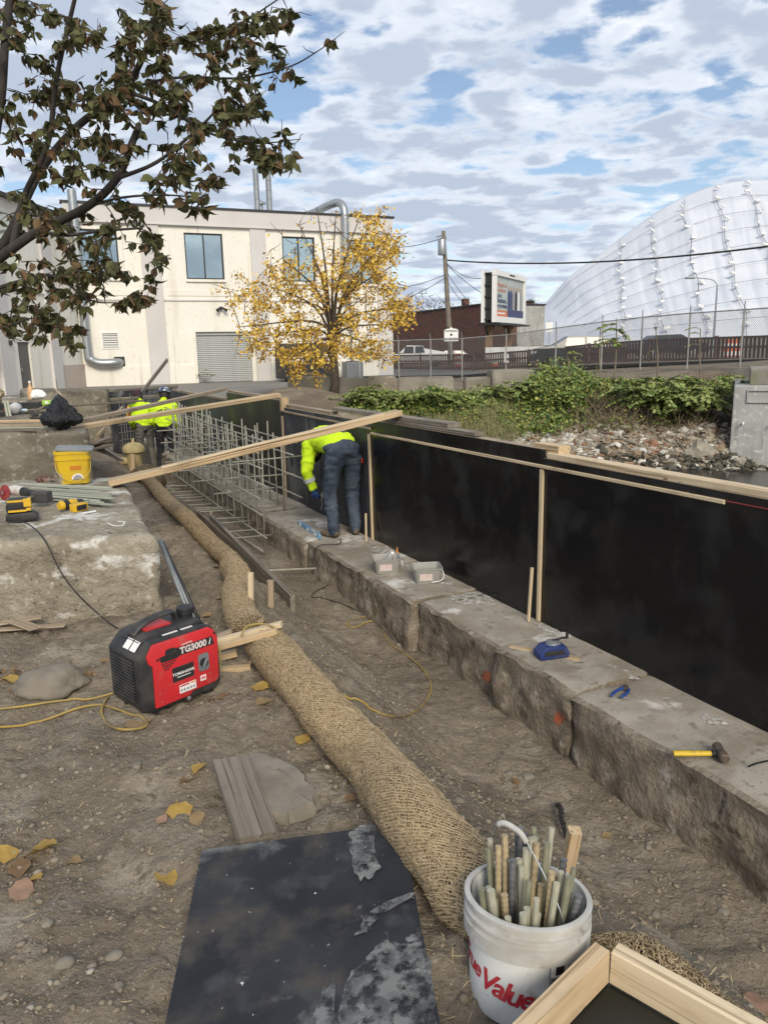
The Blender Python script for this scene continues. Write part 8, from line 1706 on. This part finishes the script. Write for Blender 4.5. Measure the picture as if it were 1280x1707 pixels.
glove_blue = mat('glove_blue', (0.02, 0.06, 0.20), 0.6); glove_tan = mat('glove_tan', (0.33, 0.26, 0.15), 0.8, (0.24, 0.18, 0.10), 20, .4, .6); reflect = mat('reflective_tape', (0.55, 0.56, 0.57), 0.4)
def person(label, Mw, J, regions, extra=None, baggy=1.0):
    """J: joints in a frame with X to the person's right, Y the way they face, Z up; the body is one remeshed surface"""
    t = thing('person', label, 'person', Mw)
    g = MB(); V = {k: Vector(v) for k, v in J.items()}; bones = []
    def limb(pts, radii, reg, n=14, up=None):
        P = []; R_ = []
        for i in range(len(pts) - 1):
            for k in range(5): u_ = k / 5; P.append(pts[i].lerp(pts[i + 1], u_)); a, b = radii[i], radii[i + 1]; a = a if hasattr(a, '__len__') else (a, a); b = b if hasattr(b, '__len__') else (b, b); R_.append((a[0] + (b[0] - a[0]) * u_, a[1] + (b[1] - a[1]) * u_))
            bones.append((pts[i], pts[i + 1], reg))
        P.append(pts[-1]); b = radii[-1]; R_.append(b if hasattr(b, '__len__') else (b, b)); g.tube(P, R_, n, up=up)
    b = baggy; fw = (V['chest'] - V['pelvis']).cross(Vector((1, 0, 0)))
    side = (V['hipR'] - V['hipL']).normalized()
    limb([V['pelvis'] - (V['waist'] - V['pelvis']) * 0.5, V['pelvis'], V['waist']], [(0.12, 0.09), (0.175, 0.135), (0.165 * b, 0.125 * b)], 'pants', 18, up=side)
    limb([V['waist'] - (V['waist'] - V['pelvis']) * 0.25, V['waist'].lerp(V['chest'], 0.5), V['chest'], V['neck']], [(0.180 * b, 0.135 * b), (0.19 * b, 0.14 * b), (0.20 * b, 0.135 * b), (0.085, 0.075)], 'shirt', 18, up=side)
    for s_ in 'LR':
        limb([V['chest'].lerp(V['sho' + s_], 0.4), V['sho' + s_], V['elb' + s_], V['wri' + s_]], [0.085, 0.082 * b, 0.060 * b, 0.042 * b], 'sleeve', 12)
        limb([V['hip' + s_], V['kne' + s_], V['ank' + s_]], [0.098, 0.072, 0.060], 'pants', 14)
        a, tt = V['ank' + s_], V['toe' + s_]; limb([a + Vector((0, 0, 0.03)), a - Vector((0, 0, 0.035))], [0.050, 0.052], 'boot', 12); limb([a + (a - tt) * 0.18 - Vector((0, 0, 0.045)), a.lerp(tt, 0.45) - Vector((0, 0, 0.035)), tt], [(0.035, 0.040), (0.046, 0.046), (0.026, 0.038)], 'boot', 12)
    limb([V['neck'] - (V['head'] - V['neck']) * 0.2, V['neck'].lerp(V['head'], 0.6)], [0.060, 0.056], 'skin', 12)
    hd = (V['head'] - V['neck']).normalized(); fwd = Vector(J.get('look', (0, 1, 0))).normalized()
    limb([V['head'] - hd * 0.085 + fwd * 0.02, V['head'] - hd * 0.02, V['head'] + hd * 0.05, V['head'] + hd * 0.105], [(0.045, 0.05), (0.075, 0.088), (0.078, 0.092), (0.04, 0.05)], 'skin', 16, up=side)
    limb([V['head'] + fwd * 0.07 + hd * 0.02, V['head'] + fwd * 0.115 - hd * 0.015, V['head'] + fwd * 0.085 - hd * 0.03], [0.012, 0.016, 0.012], 'skin', 8)
    for s_ in (-1, 1): limb([V['head'] + side * s_ * 0.075 + hd * 0.02, V['head'] + side * s_ * 0.086 - hd * 0.025], [0.012, 0.010], 'skin', 8)
    me = g.mesh('tmp', hivis); o = bpy.data.objects.new('tmp', me); col.objects.link(o)
    r = o.modifiers.new('r', 'REMESH'); r.mode = 'VOXEL'; r.voxel_size = 0.0125; sm = o.modifiers.new('s', 'SMOOTH'); sm.iterations = 4; sm.factor = 0.5
    dg = bpy.context.evaluated_depsgraph_get(); bm_me = bpy.data.meshes.new_from_object(o.evaluated_get(dg)); bpy.data.objects.remove(o); bpy.data.meshes.remove(me)
    names = list(dict.fromkeys(regions.values())); bm_me.materials.clear()
    for m in names: bm_me.materials.append(m)
    nv = len(bm_me.vertices); co = np.zeros(nv * 3); bm_me.vertices.foreach_get('co', co); co = co.reshape(-1, 3)
    nr = np.zeros(nv * 3); bm_me.vertices.foreach_get('normal', nr); nr = nr.reshape(-1, 3)      # folds in the cloth
    fold = np.abs(fbm(co[:, 0] * 10 + co[:, 1] * 6, co[:, 2] * 17 + co[:, 1] * 7 + co[:, 0] * 6, 12, 3)) - 0.12; co2 = co + nr * (fold * 0.028)[:, None]; bm_me.vertices.foreach_set('co', co2.ravel())
    npoly = len(bm_me.polygons); ce = np.zeros(npoly * 3); bm_me.polygons.foreach_get('center', ce); ce = ce.reshape(-1, 3)
    best = np.full(npoly, 1e9); reg = np.zeros(npoly, int)
    for a, b_, rg in bones:
        a_, d_ = np.array(a), np.array(b_ - a); L2 = max(1e-9, d_ @ d_); u_ = np.clip(((ce - a_) @ d_) / L2, 0, 1); dist = np.linalg.norm(ce - (a_ + u_[:, None] * d_), axis=1)
        w_ = {'shirt': 0.062, 'pants': 0.050 if (a - V['pelvis']).length > 0.25 else 0.048, 'sleeve': 0.03, 'skin': 0.02, 'boot': 0.02}[rg]; dist = dist - w_
        k = dist < best; best[k] = dist[k]; reg[k] = names.index(regions[rg])
    bm_me.polygons.foreach_set('material_index', reg); bm_me.polygons.foreach_set('use_smooth', np.ones(npoly, bool)); bm_me.update(); bm_me.name = 'body'
    link(bpy.data.objects.new('body', bm_me), t); return t, V
def hand(t, wrist, dirv, palm_n, m, name='glove', curl=0.6, side=1):
    d = Vector(dirv).normalized(); n = Vector(palm_n); n = (n - d * n.dot(d)).normalized(); x = d.cross(n) * side; w = Vector(wrist); g = MB()
    g.tube([w - d * 0.03, w, w + d * 0.04, w + d * 0.085], [(0.022, 0.030), (0.020, 0.030), (0.019, 0.042), (0.015, 0.040)], 12, up=n)
    for i, (off, L) in enumerate(((-0.030, 0.072), (-0.010, 0.082), (0.010, 0.078), (0.030, 0.062))):
        b = w + d * 0.082 + x * off; P = [b]; a = 0.15
        for k in range(3): a += curl; P.append(P[-1] + (d * math.cos(a) + n * math.sin(a)) * L / 3)
        g.tube(P, [0.0105, 0.0105, 0.0095, 0.008], 8)
    b = w + d * 0.025 - x * 0.036; g.tube([b, b + d * 0.03 - x * 0.022 + n * 0.01, b + d * 0.062 - x * 0.022 + n * 0.03], [0.014, 0.012, 0.010], 8)
    return g.build(name, m, t, smooth=True)
# the bending worker, on the footing, facing along the wall
fL, fR = at(557, 895, -0.298), at(592, 890, -0.298)
Mp = axes(((fL + fR) / 2).xy.to_3d() + Vector((0, 0, -0.298)), -Wn)      # X to the wall, Y along it
iv = Mp.inverted(); a, b = iv @ fL, iv @ fR
J = dict(pelvis=(0.0, -0.06, 0.88), waist=(-0.01, 0.08, 0.98), chest=(-0.04, 0.38, 1.00), neck=(-0.06, 0.53, 0.93), head=(-0.07, 0.66, 0.83), look=(0, 0.3, -1),
         hipL=(-0.10, -0.05, 0.85), hipR=(0.10, -0.05, 0.85), kneL=(-0.145, 0.03, 0.45), kneR=(0.125, 0.06, 0.45), ankL=(a.x, a.y - 0.02, 0.085), ankR=(b.x, b.y - 0.02, 0.085), toeL=(a.x - 0.06, a.y + 0.17, 0.032), toeR=(b.x + 0.02, b.y + 0.18, 0.032),
         shoL=(-0.20, 0.40, 0.93), shoR=(0.15, 0.42, 0.94), elbL=(-0.25, 0.40, 0.64), elbR=(0.17, 0.50, 0.66), wriL=(-0.18, 0.40, 0.45), wriR=(0.02, 0.40, 0.45))
t, V = person('bending worker in hi-vis yellow shirt and jeans drilling beside the form wall', Mp, J, dict(shirt=hivis, sleeve=hivis, pants=denim, boot=boot, skin=skin), baggy=1.0)
g = MB(); aa, bb_ = V['elbL'], V['wriL']; g.tube([aa.lerp(bb_, 0.28), aa.lerp(bb_, 0.52)], [0.066, 0.062], 16, False); g.build('reflective_band', reflect, t, smooth=True)
hand(t, V['wriL'], (0.10, 0.02, -1), (0.9, 0.3, 0), glove_blue, side=-1); hand(t, V['wriR'], (-0.2, -0.05, -1), (-0.9, 0.2, 0), glove_blue)
g = MB(); g.lathe([(0.112, 0.0), (0.110, 0.05), (0.085, 0.10), (0.03, 0.125)], 18, sx=0.95, sy=1.1); g.build('cap', black_cloth, t, Mp @ Matrix.Translation(V['head']) @ Matrix.Rotation(rad(-125), 4, 'X'), smooth=True)
g = MB(); g.box((0.165, -0.12, 0.80), (0.012, 0.045, 0.05), bev=0.004); g.build('red_tag', mat('tag_red', (0.5, 0.03, 0.02), 0.6), t)
# the drill he holds
dp_ = Mp @ Vector((-0.06, 0.42, 0.36)); t2 = thing('power_drill', 'grey power drill held between the bending worker\'s knees', 'drill', Mp @ Matrix.Translation((-0.05, 0.40, 0.32)))
g = MB(); g.tube([(-0.02, -0.04, 0.06), (0, 0.02, 0.03), (0.03, 0.12, -0.03)], [0.04, 0.042, 0.03], 12); g.build('motor_housing', mat('drill_grey', (0.20, 0.19, 0.17), 0.5), t2, smooth='auto'); g = MB(); g.tube([(-0.01, -0.02, 0.04), (-0.03, -0.05, -0.08)], [0.022, 0.024], 10); g.build('grip', TB, t2, smooth='auto'); g = MB(); g.tube([(0.03, 0.12, -0.03), (0.05, 0.2, -0.08)], [0.018, 0.010], 10); g.tube([(0.05, 0.2, -0.08), (0.09, 0.36, -0.18)], 0.006, 6); g.build('bit', M_['steel'], t2)
# the two standing workers
def standing(label, px, pyh, Y, zf, heading, pants, lean, hat, textarc=False, tall=1.0):
    hp = atY(px, pyh, Y); H = hp.z - zf; k = H / 1.72; Mw = axes((hp.x, Y, zf), (math.cos(heading), math.sin(heading), 0)) @ Matrix.Scale(k, 4)
    J = dict(pelvis=(0, -0.03, 0.93), waist=(0, -0.01, 1.06), chest=(0, 0.08 * lean, 1.33), neck=(0, 0.13 * lean, 1.48), head=(0.02, 0.24 * lean, 1.60), look=(0, 0.9, -0.5), hipL=(-0.10, -0.02, 0.90), hipR=(0.10, -0.02, 0.90), kneL=(-0.13, 0.05, 0.48), kneR=(0.12, 0.03, 0.48), ankL=(-0.15, -0.03, 0.085), ankR=(0.13, -0.05, 0.085), toeL=(-0.18, 0.16, 0.032), toeR=(0.16, 0.14, 0.032),
             shoL=(-0.20, 0.07 * lean, 1.38), shoR=(0.20, 0.07 * lean, 1.38), elbL=(-0.27, 0.08, 1.08), elbR=(0.28, 0.05, 1.08), wriL=(-0.15, 0.26, 0.94), wriR=(0.24, 0.20, 0.90))
    t, V = person(label, Mw, J, dict(shirt=hivis, sleeve=hivis, pants=pants, boot=boot, skin=skin), baggy=1.12)
    hand(t, V['wriL'], (0.3, 0.8, -0.4), (0.6, 0, -0.6), skin, 'hand', 0.5, -1); hand(t, V['wriR'], (-0.1, 0.5, -0.8), (-0.9, 0, -0.3), skin, 'hand', 0.5)
    if hat:
        Mh = Mw @ Matrix.Translation(V['head'] + Vector((0, -0.005, 0.025))) @ Matrix.Rotation(rad(-22), 4, 'X'); g = MB(); g.lathe([(0.150, 0.0), (0.148, 0.012), (0.122, 0.02), (0.122, 0.05), (0.105, 0.10), (0.06, 0.13), (0.01, 0.138)], 24, sx=0.95, sy=1.12); g.build('hard_hat', hat, t, Mh, 'auto')
        g = MB(); g.lathe([(0.088, -0.10), (0.096, -0.04), (0.096, 0.02)], 16, cap=False, sx=0.95, sy=1.05); g.build('hair', hair, t, Mh @ Matrix.Translation((0, -0.012, 0)), True)
    else:
        Mh = Mw @ Matrix.Translation(V['head'] + Vector((0, 0, 0.02))) @ Matrix.Rotation(rad(-25), 4, 'X'); g = MB(); g.lathe([(0.098, -0.02), (0.104, 0.0), (0.102, 0.05), (0.08, 0.10), (0.02, 0.122)], 20, sx=0.95, sy=1.12); g.prism([(-0.08, 0.0), (0.08, 0.0), (0.06, 0.08), (-0.06, 0.08)], (0, 0.10, 0.0), X_, (0, 1, 0), (0, 0, 0.012)); g.build('cap', mat('cap_maroon', (0.05, 0.012, 0.022), 0.8, (0.016, 0.016, 0.022), 8, .45, .55), t, Mh, True)
        g = MB(); g.lathe([(0.085, -0.10), (0.094, -0.03), (0.094, 0.0)], 16, cap=False, sx=0.95, sy=1.05); g.build('hair', hair, t, Mh @ Matrix.Translation((0, -0.012, 0)), True)
    if textarc:
        g = MB(); body = [c for c in t.children if c.name.startswith('body')][0]
        for s_, R_, zc_, sz in (('ORALES GROUP', 0.19, 1.20, 0.05),):
            for i, ch in enumerate(s_):
                if ch == ' ': continue
                a = rad(145 - 110 * i / (len(s_) - 1)); x, z = R_ * math.cos(a) * 0.75, zc_ + R_ * math.sin(a) * 0.6; lettering(g, ch, sz, (x, -0.142 + 0.03 * (z - 1.2) , z), Vector((math.sin(a), 0, -math.cos(a) * 0.8)), Vector((math.cos(a) * 0.6, 0, math.sin(a))), 0.0, bold=0.003)
        # press the letters onto the shirt
        from mathutils.bvhtree import BVHTree
        me = body.data; tree = BVHTree.FromPolygons([v.co for v in me.vertices], [tuple(p.vertices) for p in me.polygons]); out = []
        for v in g.v:
            hit = tree.ray_cast(Vector((v[0], -0.6, v[2])), Vector((0, 1, 0))); out.append((v[0], (hit[0].y if hit[0] else -0.15) - 0.004, v[2]))
        g.v = out; g.build('lettering', M_['black_print'], body)
    return t
standing('left standing worker in hi-vis yellow with maroon cap and grey trousers', 236, 652, 15.6, -0.72, rad(38), grey_cloth, 1.2, None)
standing('right standing worker in hi-vis yellow with patterned hard hat and black trousers', 270, 649, 15.0, -0.72, rad(10), black_cloth, 1.0, mat('hat_stickers', (0.035, 0.06, 0.16), 0.4, (0.55, 0.55, 0.55), 22, .54, .58, layers=[((0.02, 0.02, 0.025), 30, 0.58, 0.6)]), True)
# the worker cut off by the left edge: only sleeve and glove show
hw = atY(8, 655, 9.6); bx = Vector((hw.x - 0.62, 9.75, 0.84)); Mw = axes((bx.x, bx.y, 0.84 - 0.75), (0.15, -1, 0)); iv = Mw.inverted(); w_ = iv @ (hw + Vector((-0.10, 0.02, 0.06)))
J = dict(pelvis=(0, 0, 0.93), waist=(0, 0.02, 1.06), chest=(0, 0.10, 1.33), neck=(0, 0.16, 1.48), head=(0, 0.24, 1.60), look=(0, 0.9, -0.5), hipL=(-0.10, 0, 0.90), hipR=(0.10, 0, 0.90), kneL=(-0.12, 0.04, 0.48), kneR=(0.12, 0.04, 0.48), ankL=(-0.13, 0, 0.085), ankR=(0.13, 0, 0.085), toeL=(-0.15, 0.2, 0.032), toeR=(0.15, 0.2, 0.032), shoL=(-0.2, 0.10, 1.38), shoR=(0.2, 0.10, 1.38), elbL=(-0.26, 0.2, 1.12), elbR=(0.22, 0.28, 1.20), wriL=(-0.1, 0.35, 1.05), wriR=tuple(w_))
t, V = person('worker mostly outside the left edge, green sleeve and tan glove showing', Mw, J, dict(shirt=green_cloth, sleeve=green_cloth, pants=black_cloth, boot=boot, skin=skin))
hand(t, V['wriR'], (0.15, 0.75, -0.55), (0, -0.3, -1), glove_tan, 'glove', 0.55); hand(t, V['wriL'], (0.3, 0.7, -0.5), (0, 0, -1), glove_tan, 'glove', 0.55, -1)
for k, (dx, lb) in enumerate(((0, 'pale strip hanging from the tan-gloved hand, left one'), (5, 'pale strip hanging from the tan-gloved hand, right one'))):
    board('held_strip', atY(8 + dx, 668, 9.6), atY(13 + dx, 694, 9.55), 0.03, 0.012, M_['frp_strip'], lb, 'strip', up=(0, -1, 0))
